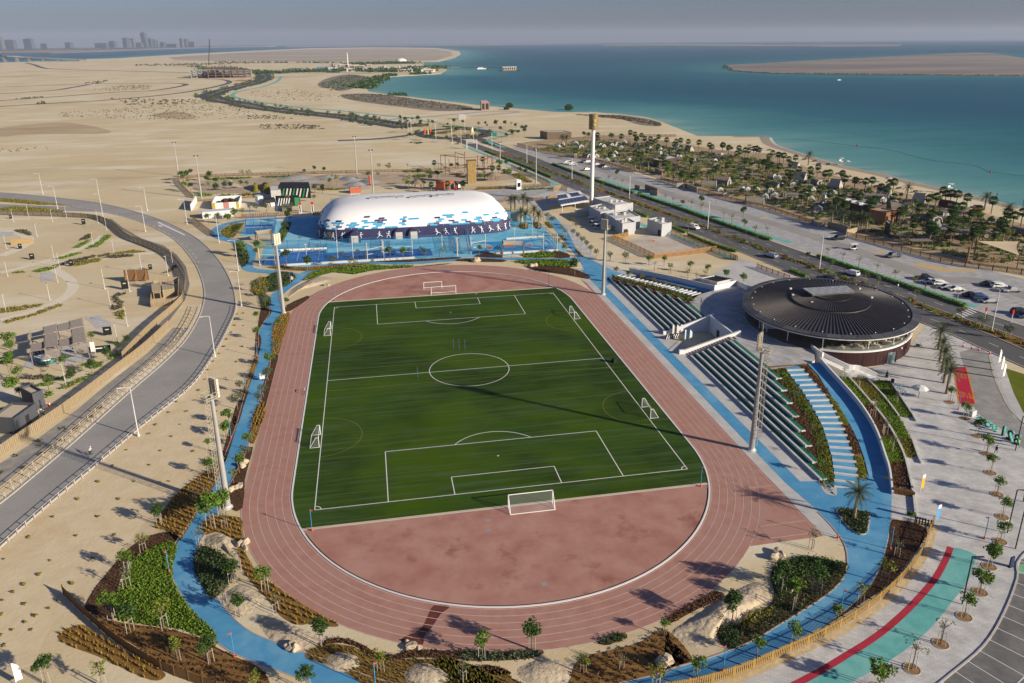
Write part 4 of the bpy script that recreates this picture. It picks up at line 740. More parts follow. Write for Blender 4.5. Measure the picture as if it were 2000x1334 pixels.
# grandstand, embankments, plaza
M_wconc=mat('white_concrete',(.60,.59,.565),(.53,.52,.50),.8,rough=.85,big=(.47,.46,.44),bigscale=.25)
M_green=mat('stand_turf',(.022,.15,.09),(.028,.18,.11),2.,rough=.95,spec=.05)
M_wood=mat('deck_wood',(.36,.27,.185),(.28,.205,.14),1.5,rough=.9,stretch=(1,8,1))
M_steel=mat('galvanised_steel',(.42,.41,.38),(.35,.34,.32),.6,rough=.55,metal=.25,stretch=(1,1,.25))
M_dark=mat('dark_metal',(.025,.025,.028),rough=.6);M_black=mat('black',(.012,.012,.013),rough=.7);M_glassd=mat('dark_glass',(.012,.016,.018),rough=.12,spec=.6)
def GPl(u,v,a,b,dz=0.):
 "point on the slope z = a*y+b"
 d=_f+_r*(u-PX)/FPX-_u*(v-PY)/FPX;t=(a*CAM[1]+b-CAM[2])/(d[2]-a*d[1]);p=CAM+d*t;return(float(p[0]),float(p[1]),float(p[2])+dz)
X0,RP,RH,NRW=52.5,1.375,.45,8
def stand(y0,end,sg,label):
 t=thing('grandstand',label,'grandstand',group='two banks of the open grandstand')
 for k in range(NRW):
  x=X0+k*RP;z=RH*(k+1);e=end(k);a,b=(e,y0)if e<y0 else(y0,e)
  r=MB().box(x,x+.40,a,b,0 if k==0 else z-RH-.1,z).box(x+.40,x+RP,a,b,z-.42,z-.07).build('bench_row',M_wconc,t)
  MB().box(x+.402,x+RP-.002,a+.03,b-.03,z-.068,z-.03).build('green_tread',M_green,t)
 return t
stand(-3.4,lambda k:-58.6+4.72*k,-1,'white stepped benches with green treads nearer the camera');stand(12.2,lambda k:60.5-4.5*k,1,'white stepped benches with green treads farther from the camera')
mb=MB()
for k in range(NRW*2):mb.box(X0+k*RP/2,X0+(k+1)*RP/2,-3.4,-1.45,0,RH/2*(k+1))
tag(mb.build('stand_steps',mat('timber_steps',(.42,.38,.34),(.35,.31,.27),2.)),'timber-coloured aisle steps beside the entrance wall','stairs')
def slopewall(name,label,x0,x1,y,th,z0,z1,h0,cat='wall',rail=False):
 t=thing(name,label,cat);v=[]
 for yy in(y-th/2,y+th/2):v+=[(x0,yy,0),(x1,yy,0),(x1,yy,z1),(x0+1.2,yy,z0),(x0,yy,z0)]
 MB().add(v,[(0,1,2,3,4),(9,8,7,6,5),(1,0,5,6),(2,1,6,7),(3,2,7,8),(4,3,8,9),(0,4,9,5)]).build('parapet',M_white,t)
 if rail:
  mb=MB();mb.tube([(x0+.5,y-.3,z0+.55),(x0+3,y-.3,z0+1.),(x0+3.6,y-.3,z0+1.2),(x1,y-.3,z1+.45)],.05);mb.build('handrail',M_black,t)
 return t
slopewall('entrance_wall','white sloping wall on the far side of the stand entrance',51.6,65,11.9,.5,.9,4.6,0);slopewall('entrance_wall','white sloping wall with dark handrail beside the aisle steps',50.6,66,-1.1,.6,1.0,4.9,0,rail=True)
t=thing('entrance_back_wall','white back wall with doorway under the plaza','wall')
MB().box(63.9,64.3,-.8,5.5,0,4.4).box(63.9,64.3,7.2,11.6,0,4.4).box(63.9,64.3,5.5,7.2,2.3,4.4).build('panel',M_white,t);MB().box(64.1,64.2,5.5,7.2,0,2.3).build('door',M_dark,t)
pz=[(63.5,-21.),G(1534,717,3.6)[:2],G(1563,713,3.6)[:2],G(1592,704,3.6)[:2],G(1588,676,3.6)[:2],(92,-12),(100,0),(95,18),G(1470,560,3.6)[:2],G(1438,551,3.6)[:2],G(1394,567,3.6)[:2],G(1366,575,3.6)[:2],G(1346,590,3.6)[:2],(63.5,12.2),(64.2,12.0),(64.2,-3.4),(63.5,-3.4)]
o=MB().prism(pz,0,3.6).build('plaza',M_plaza);o['kind']='structure'
QS=lambda*p:Q(1300,700,3.994,*p)
def sl(pts,name,m,dz):
 P=[GS(*p,dz)for p in pts];f=geometry.tessellate_polygon([[Vector((x,y,0))for x,y,z in P]]);mb=MB();g=[]
 for t in f:
  a,b,c=(P[i]for i in t);g.append(t if(b[0]-a[0])*(c[1]-a[1])-(b[1]-a[1])*(c[0]-a[0])>0 else t[::-1])
 o=mb.add(P,g).build(name,m);o['kind']='structure';return[(x,y)for x,y,z in P]
zs=lambda x,y:SLA*(y+SLB)+.04
sl(QS((800,60),(1200,30),(1290,130),(1400,250),(1510,380),(1590,500),(1650,620),(1700,770),(1740,900),(1765,1080),(1500,1060),(1330,1070),(1250,1040),(1190,960),(1090,700),(1000,480),(900,270)),'embankment',M_bed,-.06)
P=sl(QS((815,90),(870,170),(910,260),(950,360),(1000,470),(1045,580),(1095,690),(1145,820),(1195,945),(1200,900),(1178,760),(1152,620),(1110,480),(1050,400),(980,290),(900,150),(850,95)),'planting_bed',M_mulch,.0)
clumps('maroon_plants',rows(P,(.5,.5)),LF_maroon,8,.25,.35,.12,zf=zs,label='maroon plants filling the slope beside the near stand ends')
P=sl(QS((850,90),(935,78),(980,160),(1050,250),(1120,360),(1172,450),(1218,540),(1255,660),(1290,780),(1308,900),(1318,1020),(1305,1058),(1250,1040),(1205,965),(1210,880),(1180,720),(1152,580),(1112,470),(1050,390),(970,280),(900,150)),'planting_bed',M_lawn,.01)
clumps('groundcover',spread(P,.4),leafmat('yellow_green',(.085,.105,.008),(.15,.16,.02)),9,.33,.32,.14,zf=zs,label='yellow-green groundcover left of the white steps')
sl(QS((930,75),(1045,60),(1110,130),(1180,210),(1260,310),(1330,440),(1380,540),(1420,650),(1460,760),(1490,880),(1500,940),(1480,1010),(1330,1020),(1318,900),(1300,780),(1260,650),(1220,520),(1150,400),(1080,280),(1000,170)),'blue_stair_path',M_blue,.02)
for px,m,lf,lb in((QS((1040,50),(1110,58),(1170,140),(1235,205),(1280,268),(1242,285),(1180,208),(1110,128)),M_mulch,LF_maroon,'maroon plants right of the top of the white steps'),(QS((1260,285),(1330,325),(1395,440),(1432,515),(1370,515),(1335,430),(1290,335)),M_lawn,LF_olive,'yellowing grass right of the white steps'),(QS((1372,515),(1440,525),(1482,620),(1527,740),(1472,757),(1430,640)),M_mulch,LF_maroon,'maroon plants right of the lower white steps'),(QS((1472,762),(1532,768),(1560,870),(1580,965),(1505,950),(1490,860)),M_lawn,LF_olive,'yellowing grass behind the single palm')):
 P=sl(px,'planting_bed',m,.03);clumps('groundcover',spread(P,.45),lf,8,.28,.35,.12,zf=zs,label=lb)
sl(QS((1110,45),(1190,130),(1290,290),(1370,400),(1440,520),(1500,640),(1550,780),(1580,900),(1612,985),(1762,1088),(1742,900),(1702,770),(1652,620),(1592,500),(1512,380),(1402,250),(1292,130),(1202,30)),'blue_ramp',M_blue,.035)
sl(QS((1545,930),(1800,1000),(1765,1095),(1330,1075),(1330,1000)),'blue_ramp_foot',M_blue,-.02)
t=thing('steps','white slab steps climbing the blue strip to the plaza nearer the camera','stairs',group='two flights of white slab steps')
Ls=QS((945,97),(972,134),(1005,173),(1043,213),(1065,253),(1090,292),(1120,334),(1143,376),(1168,421),(1188,463),(1210,509),(1230,553),(1245,600),(1262,648),(1275,696),(1287,745),(1298,797),(1303,848),(1310,900),(1312,956),(1312,1008));Rs=QS((1080,92),(1113,128),(1140,170),(1178,208),(1210,248),(1243,288),(1273,328),(1303,373),(1330,419),(1355,464),(1378,510),(1398,556),(1416,605),(1432,656),(1450,707),(1468,760),(1484,813),(1494,870),(1500,923),(1470,975),(1440,1022))
for a,b in zip(Ls,Rs):MB().bar(GS(*a,.16),GS(*b,.16),.40,.3).build('step',M_wconc,t)
W1=smooth([GS(*p)for p in QS((1202,30),(1292,130),(1402,250),(1512,380),(1592,500),(1652,620),(1702,770),(1742,900),(1764,1085))],4)
def wallstrip(name,label,P,th,h,m=M_white,base=0.):
 A=offset(P,th/2);B=offset(P,-th/2);mb=MB();z=[p[2]for p in P];a0=[(*p,base)for p in A];b0=[(*p,base)for p in B];a1=[(*p,q+h)for p,q in zip(A,z)];b1=[(*p,q+h)for p,q in zip(B,z)]
 mb.strip(b1,a1);mb.strip(b0,b1);mb.strip(a1,a0);mb.add([a0[0],b0[0],b1[0],a1[0],a0[-1],b0[-1],b1[-1],a1[-1]],[(3,2,1,0),(4,5,6,7)])
 return tag(mb.build(name,m),label,'wall')
wallstrip('ramp_wall','long curved white parapet wall along the near blue ramp',W1,.3,1.15)
ribbon('apron_kerb',smooth([G(*p)[:2]for p in QS((1190,955),(1240,1045),(1310,1070),(1335,1060),(1335,1000))],4),0,1.0,.03,M_conc)['kind']='structure'
Q6=lambda*p:Q(1600,640,5,*p);Q7=lambda*p:Q(1600,900,5,*p)
for px,m,lf,lb in((Q6((195,478),(290,490),(390,610),(520,760),(420,760),(330,650),(250,540)),M_lawn,LF_lush,'green groundcover at the top of the terraced beds'),(Q6((420,768),(522,768),(640,920),(720,1060),(590,1080),(505,930)),M_mulch,LF_maroon,'maroon plants in the terraced bed along the ramp wall'),(Q6((590,1085),(722,1070),(800,1200),(830,1310),(665,1330),(630,1200)),M_lawn,LF_lush,'green groundcover in the terraced bed along the ramp wall'),(Q7((672,40),(832,15),(862,150),(890,300),(728,300),(705,180)),M_mulch,LF_maroon,'maroon plants at the lowest end of the terraced bed'),(Q6((312,492),(448,490),(560,600),(600,650),(560,720),(480,690),(400,600)),M_lawn,LF_olive,'yellow grass in the middle terraced bed'),(Q6((600,660),(660,720),(780,870),(870,1040),(890,1100),(760,1080),(640,900),(570,790),(575,730)),M_lawn,LF_lush,'green groundcover in the middle terraced bed'),(Q6((770,1090),(890,1105),(952,1250),(830,1255)),M_lawn,LF_olive,'yellow grass at the foot of the middle terraced bed'),(Q6((512,530),(680,520),(740,600),(850,760),(912,865),(782,865),(650,690),(560,590)),M_lawn,LF_lush,'green groundcover in the outer terraced bed')):
 B=bed(px,m,k=2);clumps('groundcover',spread(B,.42),lf,9,.33,.35,.14,zf=.05,label=lb)
for i,px in enumerate((Q6((285,488),(350,555),(510,742),(640,902),(750,1082),(832,1262))+Q7((880,150),(915,320),(940,540)),Q6((448,490),(520,560),(640,690),(775,868)),Q6((690,525),(850,765),(950,918)),Q6((905,1090),(960,1250),(1000,1330)))):
 P=smooth(GG(px),4);tag(ribbon('planter_wall',P,.16,-.16,0,M_wconc,h=.4),'%s low white planter wall counting away from the ramp'%nth(i),'wall','low white planter walls')
a,b=G(*Q7((722,312))[0]),G(*Q7((915,345))[0]);t=thing('timber_grille','brown slatted timber screen at the foot of the ramp wall','screen')
for i in range(14):
 p=Vector(a).lerp(Vector(b),i/13);MB().box(-.04,.04,-.35,.35,0,.9,at=p).build('slat',mat('brown_wood',(.24,.13,.04),(.18,.09,.03),3.),t)
MB().bar(Vector(a)+Vector((0,0,.85)),Vector(b)+Vector((0,0,.85)),.08).build('rail',MATS['brown_wood'],t)
tag(MB().box(-.5,.5,-.35,.35,.0,.12,at=G(*Q7((810,272))[0]),rz=.3).build('access_hatch',M_wconc),'pale square hatch in the mulch bed by the ramp foot','hatch')
FA,FB=-3.6/38.,3.6/38.*62.6
def slf(pts,name,m,dz):
 P=[GPl(*p,FA,FB,dz)for p in pts];mb=MB();g=[]
 for t in geometry.tessellate_polygon([[Vector((x,y,0))for x,y,z in P]]):
  a,b,c=(P[i]for i in t);g.append(t if(b[0]-a[0])*(c[1]-a[1])-(b[1]-a[1])*(c[0]-a[0])>0 else t[::-1])
 o=mb.add(P,g).build(name,m);o['kind']='structure';return[(x,y)for x,y,z in P]
QF=lambda*p:Q(1150,500,5,*p);zf2=lambda x,y:FA*y+FB+.04
slf(QF((180,160),(395,150),(800,215),(1225,320),(1130,370),(1040,440),(980,465),(700,370),(380,280),(190,225)),'embankment',M_mulch,-.06)
P=slf(QF((190,205),(300,230),(480,280),(700,340),(880,400),(975,450),(960,465),(700,375),(380,285),(195,225)),'planting_bed',M_mulch,.01);clumps('maroon_plants',spread(P,.6),LF_maroon,8,.3,.4,.16,zf=zf2,label='maroon plants on the slope above the far stand ends')
P=slf(QF((190,165),(260,195),(400,230),(600,270),(800,330),(1000,400),(1040,440),(970,445),(800,375),(600,310),(400,260),(270,225)),'planting_bed',M_lawn,.02);clumps('groundcover',spread(P,.55),MATS['yellow_green'],9,.45,.35,.2,zf=zf2,label='yellow-green groundcover beside the far white steps')
slf(QF((250,195),(330,185),(700,270),(1100,365),(1000,395),(800,330),(500,250)),'blue_stair_path',M_blue,.03)
t=thing('steps','white slab steps climbing to the plaza farther from the camera','stairs',group='two flights of white slab steps')
for i in range(19):
 f=i/18;a=QF((255+745*f,205+185*f**1.05))[0];b=QF((320+770*f,188+178*f))[0];MB().bar(GPl(*a,FA,FB,.17),GPl(*b,FA,FB,.17),.42,.3).build('step',M_wconc,t)
P=slf(QF((440,195),(700,245),(860,290),(1120,350),(1100,362),(860,305),(680,262)),'planting_bed',M_mulch,.04);clumps('maroon_plants',spread(P,.6),LF_maroon,8,.3,.4,.16,zf=zf2,label='maroon plants between far steps and far blue ramp')
slf(QF((260,155),(400,158),(700,215),(1000,280),(1220,335),(1130,355),(860,285),(500,195)),'blue_ramp',M_blue,.05)
W2=smooth([GPl(*p,FA,FB)for p in QF((397,160),(560,190),(750,228),(950,272),(1100,308),(1222,336))],4);wallstrip('ramp_wall','long white parapet wall along the far blue ramp',W2,.3,1.5)
W3=[G(*p,3.6)for p in QF((1222,336),(1330,312),(1440,285),(1490,305),(1550,335))];wallstrip('plaza_wall','white angled wall at the far plaza corner by the round roof',W3,.35,1.5)
rowtrees(KL(1100,320,5,(515,1085,'grey',.8),(635,1140,'round',.8),(765,1165,'loose',.8),(878,1200,'loose',.8),(990,1235,'loose',.8),(1110,1290,'loose',.8)),'{t}, {n} of the row beside the far white steps','small trees on the stand embankments',st=0,z=1.2)
rowtrees(KL(1300,700,3.994,(912,215,'round',.75),(1005,340,'grey',.7),(1085,465,'round',.75),(1135,605,'thin',.7),(1180,745,'thin',.7),(1200,890,'round',.7)),'{t}, {n} of the row beside the near white steps','small trees on the stand embankments',st=0,onslope=True)
rowtrees(KL(1600,640,5,(240,505,'thin',.9),(380,590,'thin',.9),(520,880,'thin',.95),(635,1050,'thin',1.),(715,1215,'thin',.95),(755,735,'thin',.6)),'{t}, {n} in the terraced beds by the ramp wall','saplings in the terraced beds',st=1)
t=thing('sunken_grille','dark rectangular sunken grille behind the far ramp wall','grille');P=GG(QF((1085,250),(1230,222),(1400,258),(1250,290)))
ribbon('frame',P+P[:1],-.15,.15,0,M_conc,t,h=1.2);MB().fill(P,.9).build('grate',M_black,t)
# the round restaurant
RCX,RCY,ZR=92.7,5.1,7.5
def RB(th,k=0.):return 22.5+1.5*cos(2*(th-radians(55)))+k
def ringp(k,n=72,a0=0.,a1=2*pi):return[(RCX+RB(a,k)*cos(a),RCY+RB(a,k)*sin(a))for a in np.linspace(a0,a1,n)]
M_maroon=brickmat('maroon_cladding',(.034,.009,.009),(.052,.014,.012),(.014,.006,.006),.35,.35);M_rfdark=mat('roof_metal',(.026,.022,.024),(.04,.035,.037),.4,rough=.5,metal=.3,spec=.5);M_rib=mat('roof_seam',(.075,.065,.06),(.10,.085,.078),.3,rough=.45,metal=.3)
M_glass=mat('clear_glass',(.55,.66,.64),rough=.05,spec=.4,alpha=.13)
rb=thing('round_restaurant','round dark-roofed restaurant with ribbed metal roof and terrace','building',(0,0,0))
mb=MB();A=ringp(-1.2,97,radians(-150),radians(60));mb.strip([(*p,0)for p in A],[(*p,3.75)for p in A]);MB.build(mb,'base_wall',M_maroon,rb)
MB().fill(ringp(-1.25)[:-1],3.62).build('terrace_floor',mat('terrace_tile',(.20,.175,.135),(.15,.13,.10),1.),rb)
A=ringp(-1.1,80,radians(-125),radians(15));B=ringp(-1.5,80,radians(-125),radians(15));mb=MB();mb.strip([(*p,3.95)for p in B],[(*p,3.95)for p in A][::1]);mb.strip([(*p,3.6)for p in A],[(*p,3.95)for p in A]);mb.strip([(*p,3.95)for p in B],[(*p,3.6)for p in B]);
mb.f=[q[::-1]if i<79 else q for i,q in enumerate(mb.f)];mb.build('parapet_band',M_white,rb)
A=ringp(-1.3,40,radians(-122),radians(12));mb=MB();mb.strip([(*p,3.95)for p in A],[(*p,4.9)for p in A]);mb.build('glass_railing',M_glass,rb)
dp=(RCX+RB(radians(-80),-1.1)*cos(radians(-80)),RCY+RB(radians(-80),-1.1)*sin(radians(-80)),0)
MB().box(-1.1,1.1,-.12,.06,0,2.7,rz=radians(8),at=dp).build('door',mat('door_glass',(.20,.27,.27),rough=.3),rb);MB().box(1.1,1.6,-.15,.06,0,2.7,rz=radians(8),at=dp).build('door_frame',M_black,rb)
lp=(RCX+RB(radians(-70),-1.0)*cos(radians(-70)),RCY+RB(radians(-70),-1.0)*sin(radians(-70)),2.9);MB().lathe([(0,-.25),(.22,-.18),(.25,0),(.22,.18),(0,.25)],10,lp).build('wall_lamp',M_white,rb)
A=[(RCX+1.5+14.*cos(a),RCY+2+14.*sin(a))for a in np.linspace(0,2*pi,57)];mb=MB();mb.strip([(*p,3.6)for p in A],[(*p,7.05)for p in A]);mb.build('glazing',M_glassd,rb)
for k in range(0,56,2):MB().box(-.07,.07,-.07,.07,3.6,7.05,at=(A[k][0]*1.0,A[k][1],0)).build('mullion',M_dark,rb)
A=ringp(-2.3,40,radians(120),radians(190));mb=MB();mb.strip([(*p,3.6)for p in A],[(*p,7.1)for p in A]);mb.build('dark_panel_wall',M_black,rb)
p0,p1=ringp(-2.2,2,radians(188),radians(188.01))[0],(RCX-9,RCY-6);MB().bar((p0[0],p0[1],5.35),(p1[0],p1[1],5.35),.3,3.5).build('white_end_wall',M_white,rb)
for a in(196,214,236):x,y=ringp(-2.6,2,radians(a),radians(a+.1))[0];MB().cyl((x,y,3.6),(x,y,7.1),.12).build('column',M_white,rb)
for a in(-95,-70,-45,-20):x,y=ringp(-3.2,2,radians(a),radians(a+.1))[0];MB().cyl((x,y,3.6),(x,y,7.1),.12).build('column',M_white,rb)
A,B=ringp(0),ringp(-2.);mb=MB();mb.strip([(*p,7.05)for p in A],[(*p,7.05)for p in ringp(-12)]);mb.build('soffit',mat('soffit',(.25,.24,.23)),rb)
mb=MB();mb.strip([(*p,7.0)for p in ringp(.02)],[(*p,7.22)for p in ringp(.06)]);mb.build('white_roof_edge',M_white,rb)
na=44;mbv=[MB(),MB()]
for i in range(na):
 a0,a1=2*pi*i/na,2*pi*(i+.955)/na;m_=mbv[i%2]
 P=[(RCX+RB(a,k)*cos(a),RCY+RB(a,k)*sin(a),z)for a,k,z in((a0,.0,7.45),(a1,.0,7.45),(a1,-1.75,7.7),(a0,-1.75,7.7))];MB().add(P,[(0,1,2,3)]).build('rim_panel',mat('rim_tile_%d'%(i%3),((.095,.095,.10),(.075,.075,.08),(.115,.115,.12))[i%3],rough=.5,metal=.3),rb)
mb=MB();mb.strip([(*p,7.2)for p in ringp(.04)],[(*p,7.45)for p in ringp(.0)]);mb.strip([(*p,7.43)for p in ringp(0)],[(*p,7.68)for p in ringp(-1.75)]);mb.strip([(*p,7.68)for p in ringp(-1.75)],[(*p,7.3)for p in ringp(-1.95)]);mb.build('rim',M_dark,rb)
AP=np.array(G(1627,572,9.2)[:2]);CR=np.array([RCX,RCY])
def shell(f0,f1,z0,z1,c0,c1,name,n=150):
 "fluted shell between the rim outline scaled f0 about c0 and f1 about c1"
 P=np.array(ringp(-1.95,n+1))[:-1];O=CR+(c0-CR)+(P-CR)*f0;I=CR+(c1-CR)+(P-CR)*f1;mb=MB()
 for k in range(n):
  k2=(k+1)%n;h=.24;am,bm=(O[k]+O[k2])/2,(I[k]+I[k2])/2;hi=h*f1/f0 if f0 else h
  t=.55;a1=O[k]+(O[k2]-O[k])*t;b1=I[k]+(I[k2]-I[k])*t;a2=O[k]+(O[k2]-O[k])*.62;a3=O[k]+(O[k2]-O[k])*.94;b2=I[k]+(I[k2]-I[k])*.62;b3=I[k]+(I[k2]-I[k])*.94
  mb.add([(*O[k],z0),(*a1,z0),(*b1,z1),(*I[k],z1),(*a2,z0+h),(*a3,z0+h),(*b2,z1+hi),(*b3,z1+hi),(*O[k2],z0),(*I[k2],z1)],[(0,1,2,3),(1,4,6,2),(4,5,7,6),(5,8,9,7)]);mb.m[-2]=1
 mb.build(name,[M_rfdark,M_rib],rb)
 return O
c1=CR+(AP-CR)*.45;c2=CR+(AP-CR)*.75
shell(1.0,.50,7.35,8.25,CR,c1,'outer_roof_shell');O=shell(.50,.24,8.5,8.95,c1,c2,'middle_roof_shell',110);mb=MB();O2=list(O)+[O[0]];mb.strip([(*p,8.2)for p in O2],[(*p,8.52)for p in O2]);mb.build('shell_lip',mat('lip_metal',(.20,.19,.19),rough=.4,metal=.6),rb)
O=shell(.24,.02,9.1,9.45,c2,AP,'inner_roof_shell',70);mb=MB();O2=list(O)+[O[0]];mb.strip([(*p,8.85)for p in O2],[(*p,9.12)for p in O2]);mb.build('shell_lip',MATS['lip_metal'],rb)
SK=[G(*p,9.9)[:2]for p in Q(1400,500,4.444,(742,275),(1125,252),(1200,305),(832,332))]
sk=MB().prism(SK,9.35,9.8).build('skylight',mat('skylight_frame',(.12,.12,.125),rough=.5,metal=.3),rb)
for i in range(10):
 for j in range(3):
  q=lambda u,v:tuple(np.array(SK[0])*(1-u)*(1-v)+np.array(SK[1])*u*(1-v)+np.array(SK[2])*u*v+np.array(SK[3])*(1-u)*v)
  c=[q((i+a)/10,(j+b)/3)for a,b in((.05,.06),(.95,.06),(.95,.94),(.05,.94))];mb=MB();mb.prism(c,9.8,9.83);mb.build('skylight_pane',mat('skylight_pane_%d'%((i+j)%2),((.36,.37,.38),(.30,.31,.325))[(i+j)%2],rough=.4),sk)
for i in range(22):
 a=2*pi*i/22+.1;x,y=ringp(-2.6,2,a,a+.01)[0];mb=MB();mb.lathe([(.1,0),(.1,.1),(.16,.14),(.16,.22),(0,.24)],8,(x,y,7.55));mb.build('roof_light',M_white,rb)
for px in Q(1400,500,4.444,(660,340),(640,285),(1240,285),(1345,362),(1090,372),(825,405)):
 x,y,_=G(*px,8.7);MB().box(-.28,.28,-.22,.22,-.1,.3,at=(x,y,8.7)).build('roof_vent',M_wconc,rb)
t=thing('plaza_stair','white stair wall with dark handrail descending past the restaurant base','stairs')
P=[G(*p,z)for p,z in zip(Q(1400,500,4.444,(925,835),(1040,890),(1150,940),(1240,950),(1395,1015)),(4.2,3.3,2.4,2.2,.9))]
A=smooth(P,3);A1=offset(A,-.2);mb=MB();mb.strip([(*p,q[2])for p,q in zip(A1,A)],[(q[0],q[1],q[2])for q in A]);mb.strip([(q[0],q[1],q[2])for q in A],[(q[0],q[1],0)for q in A]);mb.strip([(*p,0)for p in A1],[(*p,q[2])for p,q in zip(A1,A)]);mb.build('parapet',M_white,t)
B=[(q[0]-1.5,q[1]-1.9,max(.0,q[2]-1.1))for q in A];mb=MB();mb.strip([(b[0],b[1],b[2])for b in B],[(q[0],q[1],max(.0,q[2]-1.1))for q in A]);mb.f=[f[::1]for f in mb.f];mb.strip([(b[0],b[1],0)for b in B],[(b[0],b[1],b[2])for b in B]);mb.build('flight',M_wconc,t)
mb=MB();mb.tube([(q[0],q[1],q[2]+.35)for q in A],.05);mb.build('handrail',M_dark,t)
W4=[G(*p,z)for p,z in zip(Q(1400,500,4.444,(822,800),(870,840),(920,870)),(3.6,3.5,3.4))];wallstrip('plaza_wall','short curved white wall at the near end of the terrace',W4,.4,.9)
o=sheet('lower_forecourt',GG(Q(1400,500,4.444,(860,890),(1000,880),(1100,940),(1400,1030),(1500,1080),(1350,1090),(1150,1060),(1050,1040),(930,960))),.024,M_wconc);o['kind']='structure'
M_chair=mat('rattan',(.38,.36,.31));M_table=mat('table_top',(.50,.47,.42))
def cafe(i,a,k):
 x,y=ringp(k,2,radians(a),radians(a+.1))[0]
 t=thing('cafe_table','pale round terrace table, %s from the plaza end'%nth(i),'table',(x,y,3.62),group='cafe tables on the terrace');MB().lathe([(0,.70),(.5,.70),(.5,.75),(0,.76)],12).build('table_top',M_table,t);MB().cyl((0,0,0),(0,0,.7),.06).build('leg',M_dark,t)
 for j,b in enumerate((radians(a),radians(a)+pi)):
  c=thing('cafe_chair','pale terrace chair on the %s side of the %s cafe table'%(('outer','inner')[j],nth(i)),'chair',(x+.85*cos(b),y+.85*sin(b),3.62),b,group='cafe chairs on the terrace')
  MB().box(-.26,.26,-.26,.26,.38,.46).build('seat',M_chair,c);MB().box(.2,.27,-.26,.26,.46,.9).build('backrest',M_chair,c)
  for sx in(-.22,.22):
   for sy in(-.22,.22):MB().bar((sx,sy,0),(sx,sy,.38),.05).build('leg',M_dark,c)
for i,(a,k)in enumerate([(-112,-3.),(-100,-3.2),(-88,-3.),(-76,-3.),(-64,-3.2),(-52,-3.),(-105,-6.),(-90,-6),(-75,-6),(-60,-6),(-45,-5)]):cafe(i,a,k)
for i,(a,k)in enumerate([(-118,-5),(-95,-4.5),(-83,-5),(-68,-4.6),(-55,-4.5),(-38,-3.2),(-30,-3),(-22,-3)]):
 x,y=ringp(k,2,radians(a),radians(a+.1))[0];t=thing('potted_plant','potted green terrace plant, %s from the plaza end'%nth(i),'plant',(x,y,3.62),group='potted plants on the terrace');MB().lathe([(.25,0),(.35,.5),(.3,.5),(0,.45)],10).build('pot',mat('pot',(.28,.22,.17)),t);mobj('foliage',fastmesh('foliage',leaves(ball(120,.7,(0,0,1.1)),.16),4,LF_mid),t)
for i,(p,s)in enumerate(zip(Q6((1160,215),(1175,330),(1195,430),(1215,540),(1240,645)),(1.05,1.05,1.05,1.05,1.05))):palm(p,'date',s,'date palm %s in the row between restaurant and bus stop'%('farthest','second','third','fourth','nearest')[i],'date palms beside the restaurant')
palm((1668,1012),'date',1.02,'single date palm on the triangular green island','date palms beside the restaurant')
# floodlight masts
M_lamp=mat('lamp_face',(.62,.57,.45),rough=.3);M_cage=mat('cage_steel',(.46,.42,.32),rough=.6,metal=.2)
def mast():
 t=thing('flood_mast','','light mast');MB().cyl((0,0,0),(0,0,20.3),.52,.27,14).build('pole',M_steel,t);MB().lathe([(.85,0),(.85,.12),(.6,.16),(.55,.5)],14).build('base_plate',M_wconc,t)
 mb=MB()
 for s in(-.22,.22):mb.bar((-.85,s,1.0),(-.62,s,20),.05)
 for k in range(46):z=1.2+k*.41;x=-.85+.23*(z-1)/19;mb.bar((x,-.22,z),(x,.22,z),.04)
 for k in range(22):
  z=3+k*.8;x=-.85+.23*(z-1)/19;mb.tube([(x+.02,-.3,z),(x-.45,-.3,z),(x-.6,0,z),(x-.45,.3,z),(x+.02,.3,z)],.03,4)
 for s in(-.3,0,.3):mb.bar((-1.32 if s else-1.45,s,3),(-1.1 if s else-1.22,s,20),.035)
 mb.build('ladder_cage',M_cage,t)
 mb=MB();mb.box(-1.5,.3,-.8,.8,19.7,19.78)
 for z in(20.2,20.75):mb.tube([(-1.5,-.8,z),(.3,-.8,z)],.035,4);mb.tube([(-1.5,.8,z),(.3,.8,z)],.035,4);mb.tube([(-1.5,-.8,z),(-1.5,.8,z)],.035,4)
 for x in(-1.5,-.6,.3):
  for y in(-.8,.8):mb.bar((x,y,19.7),(x,y,20.75),.05)
 mb.build('platform',M_cage,t)
 mb=MB()
 for y in(-.75,.75):mb.bar((.35,y,19.8),(.35,y,23.0),.09)
 for k in range(6):mb.bar((.35,-1.,20.1+k*.52),(.35,1.,20.1+k*.52),.07)
 mb.bar((.2,0,19.5),(.35,0,22.6),.14);mb.build('lamp_frame',M_cage,t)
 L0=None
 for k in range(6):
  for y in(-.75,0.,.75):
   if L0 is None:m2=MB();m2.add([(0,-.27,-.2),(0,.27,-.2),(0,.27,.2),(0,-.27,.2),(.3,-.32,-.3),(.3,.32,-.3),(.36,.32,.16),(.36,-.32,.16)],[(0,1,2,3),(7,6,5,4),(0,4,5,1),(1,5,6,2),(2,6,7,3),(3,7,4,0)]);L0=m2.build('lamp',M_lamp,t,loc=(.42,y,20.1+k*.52))
   else:instance(L0,t,(.42,y,20.1+k*.52))
 MB().cyl((.1,.5,19.6),(.1,.5,25.),.035,n=5).build('lightning_rod',M_cage,t)
 return t
FM=mast()
for(x,y),lb in(((-45.9,-47.),'tall steel flood mast with ladder beside the lower left track'),((-45.7,48.2),'tall steel flood mast with ladder at the upper left track'),((46.1,-46.6),'tall steel flood mast with ladder in front of the near stand'),((46.1,46.1),'tall steel flood mast with ladder beside the far stand')):
 dup(FM,(x,y,0),atan2(-y,-x),None,lb,'floodlight masts round the track')
